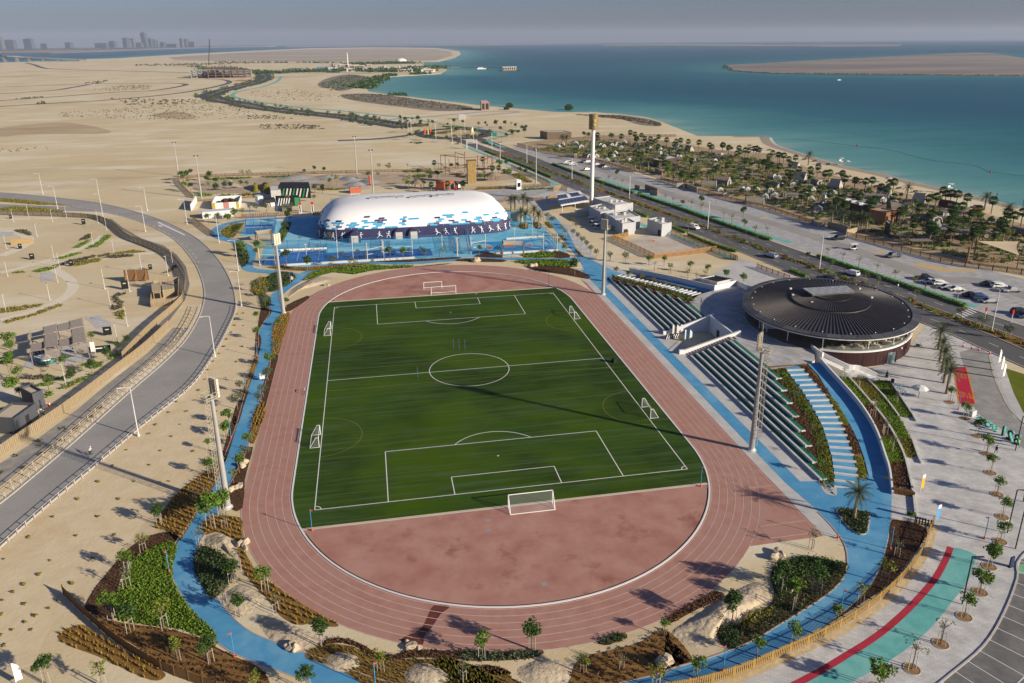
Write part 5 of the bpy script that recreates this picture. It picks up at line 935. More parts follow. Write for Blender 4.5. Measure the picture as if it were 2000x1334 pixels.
M_gold=mat('gold_mesh',(.30,.22,.09),(.20,.14,.05),2.,rough=.6,metal=.3)
t=thing('telecom_tower','tall white telecom tower with golden drum on top','tower',(79.7,174,0));MB().cyl((0,0,0),(0,0,34),.95,.8,20).build('mast',M_white,t);MB().lathe([(1.6,33.6),(2.05,33.7),(2.05,40.2),(1.9,40.3),(0,40.3)],24).build('drum',M_gold,t)
mb=MB();
for a in range(6):mb.cyl((1.5*cos(a*1.05),1.5*sin(a*1.05),40.2),(1.5*cos(a*1.05),1.5*sin(a*1.05),41.2),.08,n=5)
mb.build('antenna',M_wconc,t)
for zz in(35.3,37.):
 mb=MB();mb.box(-.5,.5,-2.16,-2.02,zz,zz+1.1);mb.box(-.3,.3,-2.2,-2.1,zz+.3,zz+.8);mb.build('emblem',mat('emblem',(.42,.36,.22)),t)
def thinpole(px,h,label):
 t=thing('light_pole',label,'light pole',G(*px),.3,'tall thin light poles beyond the courts');MB().cyl((0,0,0),(0,0,h),.38,.2,10).build('pole',M_steel,t);mb=MB();mb.bar((-.7,0,h+.9),(0,0,h-.2),.14);mb.bar((.7,0,h+.9),(0,0,h-.2),.14);mb.bar((0,0,h-.2),(0,0,h+.6),.14);mb.build('lamp_bracket',M_steel,t)
 for s in(-1,1):MB().box(-.35,.35,-.25,.25,-.2,.25,at=(s*.75,0,h+1.)).build('lamp',M_dark,t)
for px,h,lb in(((394,388),19.5,'tall thin pole at the left corner of the skate park'),((349,343),17.5,'tall thin pole standing at the desert edge'),((697,340),20.,'tall thin pole behind the pump track'),((730,388),22.,'tall thin pole in front of the pump track'),((1047,358),17.5,'tall thin pole beside the carriageway'),((977,328),14.,'tall thin pole behind the rope course')):thinpole(px,h,lb)
# goals and pitch equipment
M_goal=mat('goal_white',(.78,.78,.77),rough=.4);M_net=mat('goal_net',(.5,.5,.5),alpha=.12)
def goal(label,loc,rz,w,h,d0,d1,group,r=.06,net=True):
 t=thing('football_goal',label,'goal',loc,rz,group)
 for s in(-1,1):MB().cyl((s*w/2,0,0),(s*w/2,0,h),r,n=8).build('post',M_goal,t)
 MB().cyl((-w/2,0,h),(w/2,0,h),r,n=8).build('crossbar',M_goal,t)
 for s in(-1,1):MB().tube([(s*w/2,0,h),(s*w/2,d0,h),(s*w/2,d1,0),(s*w/2,0,0)],r*.8,6).build('side_frame',M_goal,t)
 MB().cyl((-w/2,d1,.04),(w/2,d1,.04),r*.8,n=6).build('ground_bar',M_goal,t)
 if net:
  mb=MB();mb.add([(-w/2,d0,h),(w/2,d0,h),(w/2,d1,0),(-w/2,d1,0),(-w/2,0,h),(w/2,0,h),(-w/2,0,0),(w/2,0,0)],[(0,1,2,3),(4,5,1,0),(4,0,3,6),(5,7,2,1)]);mb.build('net',M_net,t)
 return t
g0=G(996,1005);g1=G(1085,997);gc=((g0[0]+g1[0])/2,(g0[1]+g1[1])/2+1.9,.04)
goal('large white football goal on the near red end zone',gc,pi,7.32,2.44,.3,1.9,'full-size football goals',.075)
a,b=G(842,577),G(891,573);goal('large white football goal on the far red end zone',((a[0]+b[0])/2,(a[1]+b[1])/2,.04),0,7.32,2.44,.3,1.9,'full-size football goals',.075)
a,b=G(829,566),G(862,563);goal('white goal frame lying behind the far goal',((a[0]+b[0])/2,(a[1]+b[1])/2,.04),0,5.5,2.2,.3,1.6,'full-size football goals',.075)
for lb,px,rz in(('small white pitch-side goal near the lower left',(617,862),-pi/2),('small white pitch-side goal near the upper left',(641,649),-pi/2)):
 x,y,_=G(*px);goal(lb,(-PW-.3,y,.04),pi/2,5.,2.,.5,1.7,'small goals along the touchlines',.07)
for lb,px in(('small white pitch-side goal near the lower right',(1266,806)),('small white pitch-side goal near the upper right',(1123,617))):
 x,y,_=G(*px);goal(lb,(PW+.3,y,.04),-pi/2,5.,2.,.5,1.7,'small goals along the touchlines',.07)
t=thing('loudspeaker','black loudspeaker box on the turf by the halfway line','loudspeaker',G(*QF((245,1040))[0]),.6);MB().box(-.5,.5,-.35,.35,0,1.1).build('cabinet',M_black,t);MB().lathe([(0,0),(.28,.02),(.3,.06)],12,(0,0,1.1)).build('driver',M_dark,t)
for i,(px,lb)in enumerate(zip(Q(700,560,4.444,(515,795),(825,545),(875,545),(925,550)),('blue and orange training pole left of the centre circle','leftmost training pole of the three above the centre circle','middle training pole of the three above the centre circle','rightmost training pole of the three above the centre circle'))):
 t=thing('training_pole',lb,'training pole',G(*px),0,'training poles on the pitch');MB().cyl((0,0,0),(0,0,2.6),.05,n=6).build('pole',mat('pole_blue',(.06,.12,.22)),t);mat('signal_orange',(.62,.08,.02));MB().lathe([(.2,0),(.2,.06),(.08,.12)],10).build('base',M_dark,t);MB().box(-.12,.12,-.03,.03,2.45,2.6).build('head',mat('rust_orange',(.25,.06,.02)),t)
t=thing('hurdle','small dark hurdle at the left inner edge of the track','hurdle',G(596,768),pi/2);
for s in(-.6,.6):MB().bar((s,0,0),(s,0,1.),.06).build('leg',M_dark,t);MB().bar((s,0,.03),(s,.6,.03),.06).build('foot',M_dark,t)
MB().bar((-.65,0,1.),(.65,0,1.),.1).build('bar',M_goal,t)
# generic builders
def slatfence(name,label,P,h,m,post=2.4,slat=.22,gap=.5,cat='fence',group=None,single=False,z=0.,postm=None,sep=False):
 "fence along a 2D line: posts, rails, upright slats (panel per bay, or every slat its own part)"
 L=resample(P,post);t=thing(name,label,cat,group=group);pm=postm or m;p0=None;s0=None
 for i,p in enumerate(L):
  if p0 is None:p0=MB().box(-.06,.06,-.06,.06,0,h+.1).build('post',pm,t,loc=(p[0],p[1],z))
  else:instance(p0,t,(p[0],p[1],z))
 for a,b in zip(L[:-1],L[1:]):
  d=hypot(b[0]-a[0],b[1]-a[1]);n=max(2,int(d/slat));mb=MB();rz=atan2(b[1]-a[1],b[0]-a[0]);w=slat*gap/2
  for q in(.18,.82):mb.box(0,d,-.025,.025,h*q-.04,h*q+.04)
  if sep:mb.build('rail',m,t,loc=(a[0],a[1],z)).rotation_euler=(0,0,rz);mb=None
  for k in range(n):
   x=(k+.5)*d/n
   if sep:
    loc=(a[0]+x*cos(rz),a[1]+x*sin(rz),z)
    if s0 is None:s0=MB().box(-w,w,-.05,-.02,.05,h).build('slat',m,t,loc=loc);s0.rotation_euler=(0,0,rz)
    else:instance(s0,t,loc,rz)
   else:mb.box(x-w,x+w,-.05,-.02,.05,h+(.0 if k%2 else-.03))
  if mb:o=mb.build('slat_panel',m,t,loc=(a[0],a[1],z));o.rotation_euler=(0,0,rz)
 return t
def railfence(name,label,P,h,m,post=3.,cat='fence',group=None,rails=(.5,1.),w=.05,z=0.,meshm=None,top=True):
 L=resample(P,post);t=thing(name,label,cat,group=group);p0=None
 for p in L:
  if p0 is None:p0=MB().box(-w,w,-w,w,0,h).build('post',m,t,loc=(p[0],p[1],z))
  else:instance(p0,t,(p[0],p[1],z))
 for q in rails:MB().tube([(p[0],p[1],z+h*q)for p in L],w*.8,4).build('rail',m,t)
 if meshm:mb=MB();mb.strip([(*p,z+.05)for p in L],[(*p,z+h*.98)for p in L]);mb.build('mesh',meshm,t)
 return t
def corner(C,L,R,z=0.):
 "ground rectangle from near corner, left and right corner pixels"
 c,l,r=(np.array(G(*p,z)[:2])for p in(C,L,R));return[tuple(c),tuple(r),tuple(l+r-c),tuple(l)]
def block(name,label,C,L,R,h,m,cat='building',group=None,parapet=.35,roofm=None,z=0.):
 P=corner(C,L,R,z);t=thing(name,label,cat,group=group);MB().prism(P,z,z+h-parapet).build('wall',m,t)
 if parapet:
  c=np.mean(P,axis=0);I=[tuple(c+(np.array(p)-c)*(1-.5/max(1.,hypot(*(np.array(p)-c)))))for p in P];mb=MB();n=4
  for k in range(4):a,b,a2,b2=P[k],P[(k+1)%4],I[k],I[(k+1)%4];mb.add([(*a,z+h),(*b,z+h),(*b2,z+h),(*a2,z+h),(*a,z+h-parapet-.01),(*b,z+h-parapet-.01),(*b2,z+h-parapet-.01),(*a2,z+h-parapet-.01)],[(0,1,2,3),(4,5,1,0),(7,3,2,6)])
  mb.build('parapet',m,t);MB().fill(I,z+h-parapet+.01).build('roof',roofm or M_wconc,t)
 return t,P
def onwall(t,P,side,u0,u1,z0,z1,name,m,proud=.04):
 a,b=np.array(P[side]),np.array(P[(side+1)%4]);d=b-a;n=np.array([d[1],-d[0]])/hypot(*d)
 if(np.mean(P,axis=0)-a)@n>0:n=-n
 q=[a+d*u0+n*proud,a+d*u1+n*proud,a+d*u1-n*.05,a+d*u0-n*.05];return MB().prism([tuple(x)for x in q],z0,z1).build(name,m,t)
M_tanwood=mat('tan_slats',(.40,.22,.07),(.30,.16,.05),2.,rough=.8);M_brwood=mat('brown_slats',(.20,.11,.055),(.15,.08,.04),2.,rough=.85);M_redbr=mat('rust_fence',(.17,.055,.03),rough=.8)
M_bamboo=mat('bamboo_screen',(.36,.28,.17),(.24,.18,.11),1.2,rough=.9,stretch=(6,6,.4));M_yelfence=mat('yellow_slats',(.38,.235,.06),(.30,.18,.045),2.,rough=.8)
M_navy=mat('dome_navy',(.028,.030,.085),(.035,.038,.10),.5,rough=.6);M_domew=mat('dome_white',(.80,.80,.80),rough=.55,spec=.2);M_cyan=mat('dome_cyan',(.03,.33,.55),rough=.6);M_dnavy2=mat('dome_slate',(.045,.06,.15),rough=.6)
# sports dome
DCX,DCY,DA,DB=-3.0,149.5,38.2,22.5
PROF=[(1.,0.),(1.0,1.5),(.992,2.8),(.972,4.2),(.945,5.4),(.905,6.6),(.85,7.8),(.785,9.),(.70,10.1),(.58,11.0),(.43,11.6),(.26,11.9),(.12,12.0),(.0,12.02)]
def dome_pt(th,s,off=0.):
 "th round the base, s = index along the profile"
 i=min(int(s),len(PROF)-2);f=s-i;rho=PROF[i][0]*(1-f)+PROF[i+1][0]*f;z=PROF[i][1]*(1-f)+PROF[i+1][1]*f
 e=2/(5.6-1.4*(s/(len(PROF)-1)));c,n=cos(th),sin(th);x=abs(c)**e*(1 if c>0 else-1);y=abs(n)**e*(1 if n>0 else-1)
 kx=DB*(1-rho)*.35
 return np.array([DCX+(DA*rho**.52+off)*x,DCY+(DB*rho+off)*y,z+off*.4])
dome=thing('sports_dome','large white inflatable sports dome with navy base band','sports dome')
n=120;mb=MB();v=[tuple(dome_pt(2*pi*k/n,i))for i in range(len(PROF))for k in range(n)]
f=[];mi=[]
for i in range(len(PROF)-1):
 for k in range(n):f.append((i*n+k,i*n+(k+1)%n,(i+1)*n+(k+1)%n,(i+1)*n+k));mi.append(1 if i<3 else 0)
mb.v=v;mb.f=f;mb.m=mi;mb.build('membrane',[M_domew,M_navy],dome,True)
TH=np.linspace(0,2*pi,1441);BP=np.array([dome_pt(a,3)for a in TH]);BL=np.r_[0,np.cumsum(np.linalg.norm(np.diff(BP,axis=0),axis=1))]
def th_at(l):return float(np.interp(l%BL[-1],BL,TH))
def s_at(z):return float(np.interp(z,[p[1]for p in PROF],range(len(PROF))))
R9=random.Random(3);mbs=[MB(),MB(),MB()];tw,thh=2.5,.55;ncol=int(BL[-1]/tw)
for row in range(7):
 for col in range(ncol):
  if(R9.random()<(.95,.9,.8,.65,.45,.28,.14)[row]and(col+R9.choice((0,0,0,1)))%2==0)or(row==0 and R9.random()<.4):
   l0=(col+(.5 if row%2 else 0))*tw;z0=4.2+row*(thh+.06);u_=R9.random();m_=mbs[1 if u_<.55 else(0 if u_<.9 else 2)]
   m_.add([tuple(dome_pt(th_at(l),s_at(z),.05))for l,z in((l0+.06,z0),(l0+tw/2,z0),(l0+tw-.06,z0),(l0+tw-.06,z0+thh),(l0+tw/2,z0+thh),(l0+.06,z0+thh))],[(0,1,4,5),(1,2,3,4)])
for m_,mm,c in zip(mbs,(M_dnavy2,M_cyan,M_navy),('slate','cyan','navy')):o=m_.build('printed_%s_panel'%c,mm,dome);o['kind']='stuff'
def athlete(pose):
 "flat white figure: limbs as bars in the x-z plane, about 2.6 m tall"
 J={0:[((0,1.5),(-.1,.9),.34),((-.1,.9),(-.55,.5),.2),((-.55,.5),(-.7,0),.15),((-.1,.9),(.4,.6),.2),((.4,.6),(.25,.05),.15),((0,1.5),(.45,1.2),.14),((.45,1.2),(.7,1.6),.11),((0,1.5),(-.4,1.3),.14)],1:[((0,1.55),(0,.9),.36),((0,.9),(-.25,.45),.2),((-.25,.45),(-.3,0),.15),((0,.9),(.25,.45),.2),((.25,.45),(.35,0),.15),((0,1.55),(.5,1.8),.14),((.5,1.8),(.75,2.3),.12),((0,1.55),(-.45,1.2),.14)],2:[((-.1,1.4),(.2,.9),.36),((.2,.9),(.7,.8),.2),((.7,.8),(1.1,.5),.15),((.2,.9),(-.2,.5),.2),((-.2,.5),(-.5,.05),.15),((-.1,1.4),(-.6,1.3),.14),((-.1,1.4),(.35,1.5),.13)]}[pose]
 mb=MB()
 for(a,b),(c,d),w in J:
  L=hypot(c-a,d-b);nx,nz=-(d-b)/L*w/2,(c-a)/L*w/2;mb.add([(a+nx,0,b+nz),(a-nx,0,b-nz),(c-nx*.75,0,d-nz*.75),(c+nx*.75,0,d+nz*.75)],[(0,1,2,3)])
 hx=J[0][0][0];mb.add([(hx+.2*cos(k*pi/4),0,1.88+.23*sin(k*pi/4))for k in range(8)],[tuple(range(8))]);return mb
ATH={}
lf=[th for th in np.linspace(radians(196),radians(344),26)]
fl=np.interp([radians(193),radians(347)],TH,BL)
for i,l in enumerate(np.linspace(fl[0],fl[1],25)):
 if i in(7,11,13,17):continue
 th=th_at(l);p=dome_pt(th,s_at(.5));q=dome_pt(th,s_at(3.6));t2=dome_pt(th_at(l+.5),s_at(.5));tx=(t2-p)/np.linalg.norm(t2-p);up=(q-p)/np.linalg.norm(q-p);nr=np.cross(tx,up);nr/=np.linalg.norm(nr)
 po=(i*7)%3;mb=athlete(po);mb.v=[tuple(p+tx*x*1.25*(-1 if i%2 else 1)+up*(zz*1.25+.1)+nr*.38)for x,_,zz in mb.v];mb.build('athlete_print',M_domew,dome)
def archdoor(px,w=4.4,h=4.2,d=3.):
 x,y,_=G(*px);mb=MB();n=14;A=[(w/2*cos(a),h*(.25+.75*sin(a))if 0<a<pi else 0)for a in np.linspace(0,pi,n)];A=[(w/2,0)]+[(w/2*cos(a),.8+(h-.8)*sin(a))for a in np.linspace(0,pi,n)]+[(-w/2,0)]
 y1=DCY-DB+2.;mb.strip([(x+a,y,z)for a,z in A],[(x+a,y1,z)for a,z in A]);mb.add([(x+a,y,z)for a,z in A],[tuple(range(len(A)))]);o=mb.build('air_lock',M_navy,dome);MB().box(x-1.3,x+1.3,y-.1,y-.02,0,2.7).build('door',mat('dome_door',(.50,.47,.40)),o)
for px in Q(400,320,5,(1468,772),(1900,735))+Q(750,320,5,(145,725),(295,728),(815,675)):archdoor(px)
for i,px in enumerate(Q(750,320,5,(20,325),(80,322),(160,320),(280,322),(350,315),(430,308),(500,312),(540,303),(605,300),(650,298))+Q(400,320,5,(1640,330),(1710,328))):
 p=G(*px,12.3);MB().box(-1.4,1.4,-.8,.8,-.3,.25,at=p).build('vent_flap',mat('vent_grey',(.30,.31,.31),rough=.5),dome)
# courts: fences, frames, sails
M_bluest=mat('blue_steel',(.03,.14,.34),rough=.5);M_bnet=mat('blue_netting',(.05,.20,.40),alpha=.16);M_cream=mat('cream_steel',(.55,.52,.45),rough=.5);M_sail=mat('shade_sail',(.56,.46,.30),(.50,.40,.26),.6,rough=.9);M_padg=mat('padel_glass',(.10,.35,.55),rough=.1,alpha=.22)
q4=lambda*p:Q(400,320,5,*p);q5=lambda*p:Q(750,320,5,*p)
railfence('court_fence','blue mesh fence along the back of the tennis courts',GG(q4((610,830),(800,835),(1180,825),(1560,805),(1999,790),(2400,765))),3.2,M_bluest,4.,rails=(.1,.5,1.),meshm=M_bnet,w=.06)
railfence('court_fence','blue mesh fence along the front of the tennis courts',GG(q4((560,1000),(800,985),(1200,955),(1600,935),(2000,920),(2430,905))),3.2,M_bluest,5.,rails=(.02,1.),meshm=M_bnet,w=.06)
railfence('court_fence','blue mesh fence round the basketball court',GG(q5((860,875),(1100,862),(1400,850),(1690,838),(1640,760),(1570,690),(1500,700))),3.2,M_bluest,5.,rails=(.02,.5,1.),meshm=M_bnet,w=.06)
for i,px in enumerate((q4((1190,790),(1205,930)),q4((1805,760),(1815,900)),q5((650,700),(715,885)),q5((815,700),(850,875)))):railfence('court_fence','%s blue divider fence from the left between courts'%nth(i),GG(px),3.2,M_bluest,3.,rails=(.1,.5,1.),meshm=M_bnet,w=.06,group='blue divider fences between the courts')
def frame(px0,px1,h,label):
 a,b=G(*px0),G(*px1);t=thing('court_goalpost',label,'sports frame',group='cream goal and net frames over the courts')
 for p in(a,b):MB().cyl(p,(p[0],p[1],h),.12,n=8).build('post',M_cream,t)
 for q in(.35,.62):MB().cyl((a[0],a[1],h*q),(b[0],b[1],h*q),.09,n=6).build('beam',M_cream,t)
for i,(a,b)in enumerate((q4((1300,920),(1450,935)),q4((1590,950),(1740,915)),q5((280,915),(0,930)),q5((570,865),(715,900)),q5((850,885),(990,855)),q5((1555,845),(1690,855)),q4((690,1000),(540,1000)))):frame(a,b,6.5,'%s cream post frame along the court fronts'%('leftmost but one','third','fourth','fifth','sixth','rightmost','leftmost')[i])
for i,px in enumerate(q4((1000,965),(1290,760))+q5((985,680),(1275,800),(720,900),(1450,700))):
 t=thing('court_light','slim court light pole, %s of those among the courts'%nth(i),'light pole',G(*px),group='slim court light poles');MB().cyl((0,0,0),(0,0,6.5),.1,.07).build('pole',M_cream,t);MB().box(-.5,.5,-.2,.2,6.4,6.6).build('lamp',M_cream,t)
pc=GG(q4((400,690),(405,600),(700,585),(675,685)));t=thing('padel_court','blue framed padel court with glass ends and white net','court')
for i in range(4):
 a,b=pc[i],pc[(i+1)%4];
 for k,p in enumerate(resample([a,b],3.)[:-1]):MB().box(-.08,.08,-.08,.08,0,4.2 if i in(1,3)else 3.1,at=(p[0],p[1],.04)).build('post',M_bluest,t)
 mb=MB();mb.strip([(*a,.05),(*b,.05)],[(*a,3.),(*b,3.)]);mb.build('glass_wall',M_padg,t);MB().bar((*a,3.05),(*b,3.05),.12).build('rail',M_bluest,t)
ma=lambda i,j:((pc[i][0]+pc[j][0])/2,(pc[i][1]+pc[j][1])/2)
a,b=ma(0,1),ma(2,3);mb=MB();mb.strip([(*a,.1),(*b,.1)],[(*a,.95),(*b,.95)]);mb.build('net',mat('net_dark',(.04,.08,.2),alpha=.5),t);MB().bar((*a,.98),(*b,.98),.1).build('net_tape',M_white,t);ribbon('court_line',[ma(0,3),ma(1,2)],-.06,.06,.05,M_white,t)
for px in q4((450,545),(710,490)):p=G(*px);MB().bar(p,(p[0],p[1],6.),.25).build('light_post',M_bluest,t)
def sail(label,corners,hs,posts=True):
 t=thing('shade_sail',label,'shade sail',group='tan shade sails');P=[np.array(G(*p))for p in corners];top=[p+np.array([0,0,h])for p,h in zip(P,hs)]
 n=8;v=[]
 if len(top)==4:g=lambda u,w:top[0]*(1-u)*(1-w)+top[1]*u*(1-w)+top[2]*u*w+top[3]*(1-u)*w
 else:g=lambda u,w:top[0]*(1-u)+(top[1]*(1-w)+top[2]*w)*u
 for i in range(n+1):
  for j in range(n+1):u,w=i/n,j/n;p=g(u,w)-np.array([0,0,2.2*u*(1-u)*w*(1-w)*4*.35]);c=g(.5,.5);k=1-.12*(4*u*(1-u)*(1 if w in(0,1)else 0)+4*w*(1-w)*(1 if u in(0,1)else 0));p=c+(p-c)*k;v.append(tuple(p))
 MB().add(v,[(i*(n+1)+j,(i+1)*(n+1)+j,(i+1)*(n+1)+j+1,i*(n+1)+j+1)for i in range(n)for j in range(n)]).build('canopy',M_sail,t,True)
 for p,h in zip(P,hs):MB().cyl(p,p+np.array([0,0,h+.3]),.18,n=8).build('post',M_brwood,t)
sail('small tan shade sail between padel court and tennis courts',q4((500,755),(660,740),(655,768),(520,775)),(4.,4.2,3.4,3.2))
sail('tan shade sail over the exercise area by the basketball court',q5((1155,920),(1360,920),(1365,890),(1160,885)),(4.6,4.6,5.,5.))
for i,px in enumerate(q4((790,860),(850,858),(910,856),(970,853),(1030,850),(1090,848),(1145,845))):
 t=thing('bench','white courtside bench, %s from the left'%nth(i),'bench',G(*px),.05,'white benches beside the tennis courts');MB().box(-1.7,1.7,-.3,.3,.38,.5).build('seat',M_white,t);MB().box(-1.7,1.7,.22,.3,.5,1.).build('backrest',M_white,t)
 for s in(-1.4,1.4):MB().box(s-.08,s+.08,-.25,.25,0,.38).build('leg',M_steel,t)
for lb,a,b in(('white low wall in front of the tennis courts',*q4((740,1000),(2050,925))),('white low wall in front of the basketball court',*q5((1080,885),(1700,850))),('white planter wall behind the basketball court',*q5((1195,740),(1560,715)))):tag(ribbon('low_wall',GG([a,b]),.15,-.15,0,M_wconc,h=.7),lb,'wall')
t,P=block('kiosk','small beige block kiosk right of the dome',q5((1350,565))[0],q5((1235,560))[0],q5((1355,555))[0],4.2,mat('beige_wall',(.45,.42,.35)),parapet=.3);onwall(t,P,0,.3,.7,0,2.4,'door',M_cream)
for i,px in enumerate(q5((1240,465),(1278,462),(1360,455),(1402,478),(1340,582),(1382,625),(1466,582),(1510,625))):palm(px,'date',1.15,'date palm %s of the clump right of the dome'%nth(i),'date palms right of the dome')
for i,px in enumerate((q5((1320,590),(1400,585),(1400,635),(1330,632)),q5((1450,575),(1530,580),(1530,635),(1480,630)),q5((1570,575),(1600,570),(1655,620),(1620,628)),q5((1715,705),(1745,705),(1790,745),(1765,750)),q5((1860,840),(1890,840),(1945,900),(1920,905)))):
 B=bed(px,M_mulch,k=2);clumps('shrub_bed',spread(B,.8),LF_olive,7,.5,.5,.25,label='olive shrub strip beside the pale walk right of the courts')
for lb,px in(('red and white gate post left of the dome',q4((935,480))[0]),('red and white gate post nearer the dome',q4((1055,475))[0])):
 t=thing('gate_post',lb,'gate post',G(*px),group='two gate posts left of the dome');MB().box(-.5,.5,-.35,.35,0,3.6).build('column',M_white,t);MB().box(-.55,.55,-.4,.4,3.6,4.6).build('red_cap',mat('cap_red',(.5,.02,.03)),t);MB().box(-.2,.2,-.42,-.36,.3,3.4).build('black_panel',M_black,t)
# plant buildings and yard
M_grwall=mat('grey_white_wall',(.43,.44,.455),(.40,.41,.425),.5,rough=.8);q8=lambda*p:Q(1100,320,5,*p)
bl=(('pale flat-roofed block with a dark door at the front of the yard',(575,702),(503,658),(705,683),4.7),('pale flat-roofed wing behind the door block',(503,657),(398,590),(748,625),4.9),('pale flat-roofed block beside the golf carts',(362,590),(250,525),(495,562),5.),('long pale flat-roofed block below the telecom tower',(505,500),(290,425),(680,475),4.4),('detached pale block by the carriageway',(958,712),(818,655),(1053,692),4.9),('low cream annex behind the golf carts',(120,522),(110,500),(255,512),2.6))
for i,(lb,C,L,R,h)in enumerate(bl):
 t,P=block('plant_building',lb,*q8(C,L,R),h,M_grwall if i<5 else mat('cream_wall',(.52,.48,.40)),group='pale plant buildings')
 if i in(0,4):onwall(t,P,0 if i==0 else 3,.1 if i==0 else .75,.38 if i==0 else .95,0,2.4,'door',M_dark)
 c=np.mean(P,axis=0)
 for k in range(3 if i<5 else 0):
  u,w=rng.uniform(.2,.8),rng.uniform(.25,.75);q=np.array(P[0])*(1-u)*(1-w)+np.array(P[1])*u*(1-w)+np.array(P[2])*u*w+np.array(P[3])*(1-u)*w;MB().box(-.5,.5,-.4,.4,h-.4,h+.35+.3*k,at=(q[0],q[1],0)).build('roof_unit',M_wconc,t)
 if i<3:q=np.array(P[0])*.3+np.array(P[2])*.7;MB().add([(q[0]-2,q[1]-1,h-.3),(q[0]+2,q[1]-1,h-.3),(q[0]+2,q[1]+1,h-.3),(q[0]-2,q[1]+1,h-.3),(q[0],q[1],h+.6)],[(0,1,4),(1,2,4),(2,3,4),(3,0,4)]).build('roof_hood',mat('hood_dark',(.10,.11,.12)),t)
q2=lambda*p:Q(1080,230,5.714,*p);SC=[np.array(G(*p,h))for p,h in zip(q2((90,985),(410,930),(300,820),(40,860)),(3.0,3.0,3.8,3.8))];t=thing('solar_carport','white carport roofed with dark solar panels','carport');bl_=lambda u,w:SC[0]*(1-u)*(1-w)+SC[1]*u*(1-w)+SC[2]*u*w+SC[3]*(1-u)*w
MB().add([tuple(p)for p in SC]+[tuple(p+np.array([0,0,.25]))for p in SC],[(3,2,1,0),(4,5,6,7),(0,1,5,4),(1,2,6,5),(2,3,7,6),(3,0,4,7)]).build('roof_slab',M_white,t)
for i in range(8):
 for j,(w0,w1)in enumerate(((.08,.45),(.55,.9))):
  if j==1 and i%4==3:continue
  P=[bl_(u,w)+np.array([0,0,.32])for u,w in(((i+.08)/8,w0),((i+.95)/8,w0),((i+.95)/8,w1),((i+.08)/8,w1))];MB().add([tuple(p)for p in P],[(0,1,2,3)]).build('solar_panel',mat('solar_cell',(.03,.04,.08),rough=.2,spec=.6),t)
for u in(.05,.5,.95):
 for w in(.05,.9):p=bl_(u,w);MB().cyl((p[0],p[1],0),tuple(p),.12).build('column',M_white,t)
for i,(lb,px)in enumerate((('slatted tan fence along the left of the sand yard',q8((490,745),(620,800),(760,865),(885,925))),('slatted tan fence across the bottom of the sand yard',q8((890,925),(1100,902),(1300,878),(1490,852))),('slatted tan fence along the carriageway side of the sand yard',q8((1055,690),(1200,750),(1400,835),(1500,870),(1690,945))),('short tan fence joining the sand yard to the door block',q8((490,742),(635,715),(630,690),(470,650))))):slatfence('yard_fence',lb,GG(px),2.,M_tanwood,3.,.35,.55)
slatfence('street_fence','rust brown fence beside the round roof and carriageway',GG(Q(1150,500,5,(1640,115),(1750,160),(1880,205),(1960,235))),1.6,M_redbr,2.5,.3,.4)
slatfence('street_fence','short rust brown fence ending at the crossing',GG(q8((1660,925),(1700,945))),1.6,M_redbr,1.2,.3,.4)
for i,px in enumerate(q8((880,755),(890,755))):t=thing('traffic_cone',('left','right')[i]+' red cone in the sand yard','cone',G(*px),group='cones in the sand yard');MB().lathe([(.35,0),(.35,.05),(.2,.06),(.05,1.1),(0,1.1)],10).build('cone_body',mat('cone_red',(.55,.04,.03)),t);MB().lathe([(.16,.45),(.13,.7)],10).build('band',M_white,t)
for i,(lb,px,w)in enumerate((('short brown screen wall on the far parking street',q2((915,800),(972,815)),2.4),('long brown screen wall on the far parking street',q2((1030,800),(1170,850)),2.6),('brown screen wall in front of the long one',q2((1085,862),(1165,872)),2.2))):tag(ribbon('screen_wall',GG(px),.3,-.3,0,mat('brown_grey_wall',(.22,.18,.13),(.17,.14,.10),1.),h=w),lb,'wall')
# skate park, pump track, rope course north of the dome
M_pump=mat('pump_track',(.27,.27,.265),(.33,.32,.30),.4,rough=.9);q10=lambda*p:Q(340,330,6.667,*p);q11=lambda*p:Q(780,180,5.714,*p)
o=sheet('park_ground',GG(q10((200,170),(600,130),(1700,90),(2600,60),(4200,40),(4700,80),(4600,130),(3600,170),(2900,200),(2000,260),(1500,300),(400,330),(250,260))),.015,mat('park_sand',(.50,.39,.27),(.42,.33,.23),.15,big=(.36,.28,.19),bigscale=.1));o['kind']='structure'
for px,h in((q4((690,150),(900,110),(1050,115),(1000,150),(800,170)),1.2),(q4((760,190),(960,160),(1150,165),(1000,200)),1.),(q4((1060,130),(1250,105),(1350,125),(1200,150)),1.2),(q4((1300,150),(1430,125),(1540,150),(1420,175)),1.4),(q4((1340,210),(1450,180),(1600,195),(1480,230)),1.3),(q4((1500,170),(1640,150),(1720,180),(1600,205)),1.2),(q4((1340,235),(1500,220),(1620,235),(1480,255)),1.)):
 mound(px,h,M_pump,.02,'pump_track_mound',.9)
for px in(q10((1010,300),(1030,240),(1095,195),(1095,300)),q10((1130,300),(1135,200),(1180,200),(1240,260),(1300,275),(1280,300)),q10((1335,265),(1360,225),(1480,220),(1520,265),(1420,278))):mound(px,2.6,mat('mound_grass',(.20,.17,.015),(.15,.14,.012),.8),.02,'grass_mound',1.)
mound(q10((620,200),(640,145),(740,140),(790,190),(900,230),(760,250),(640,235)),2.4,M_hsand)
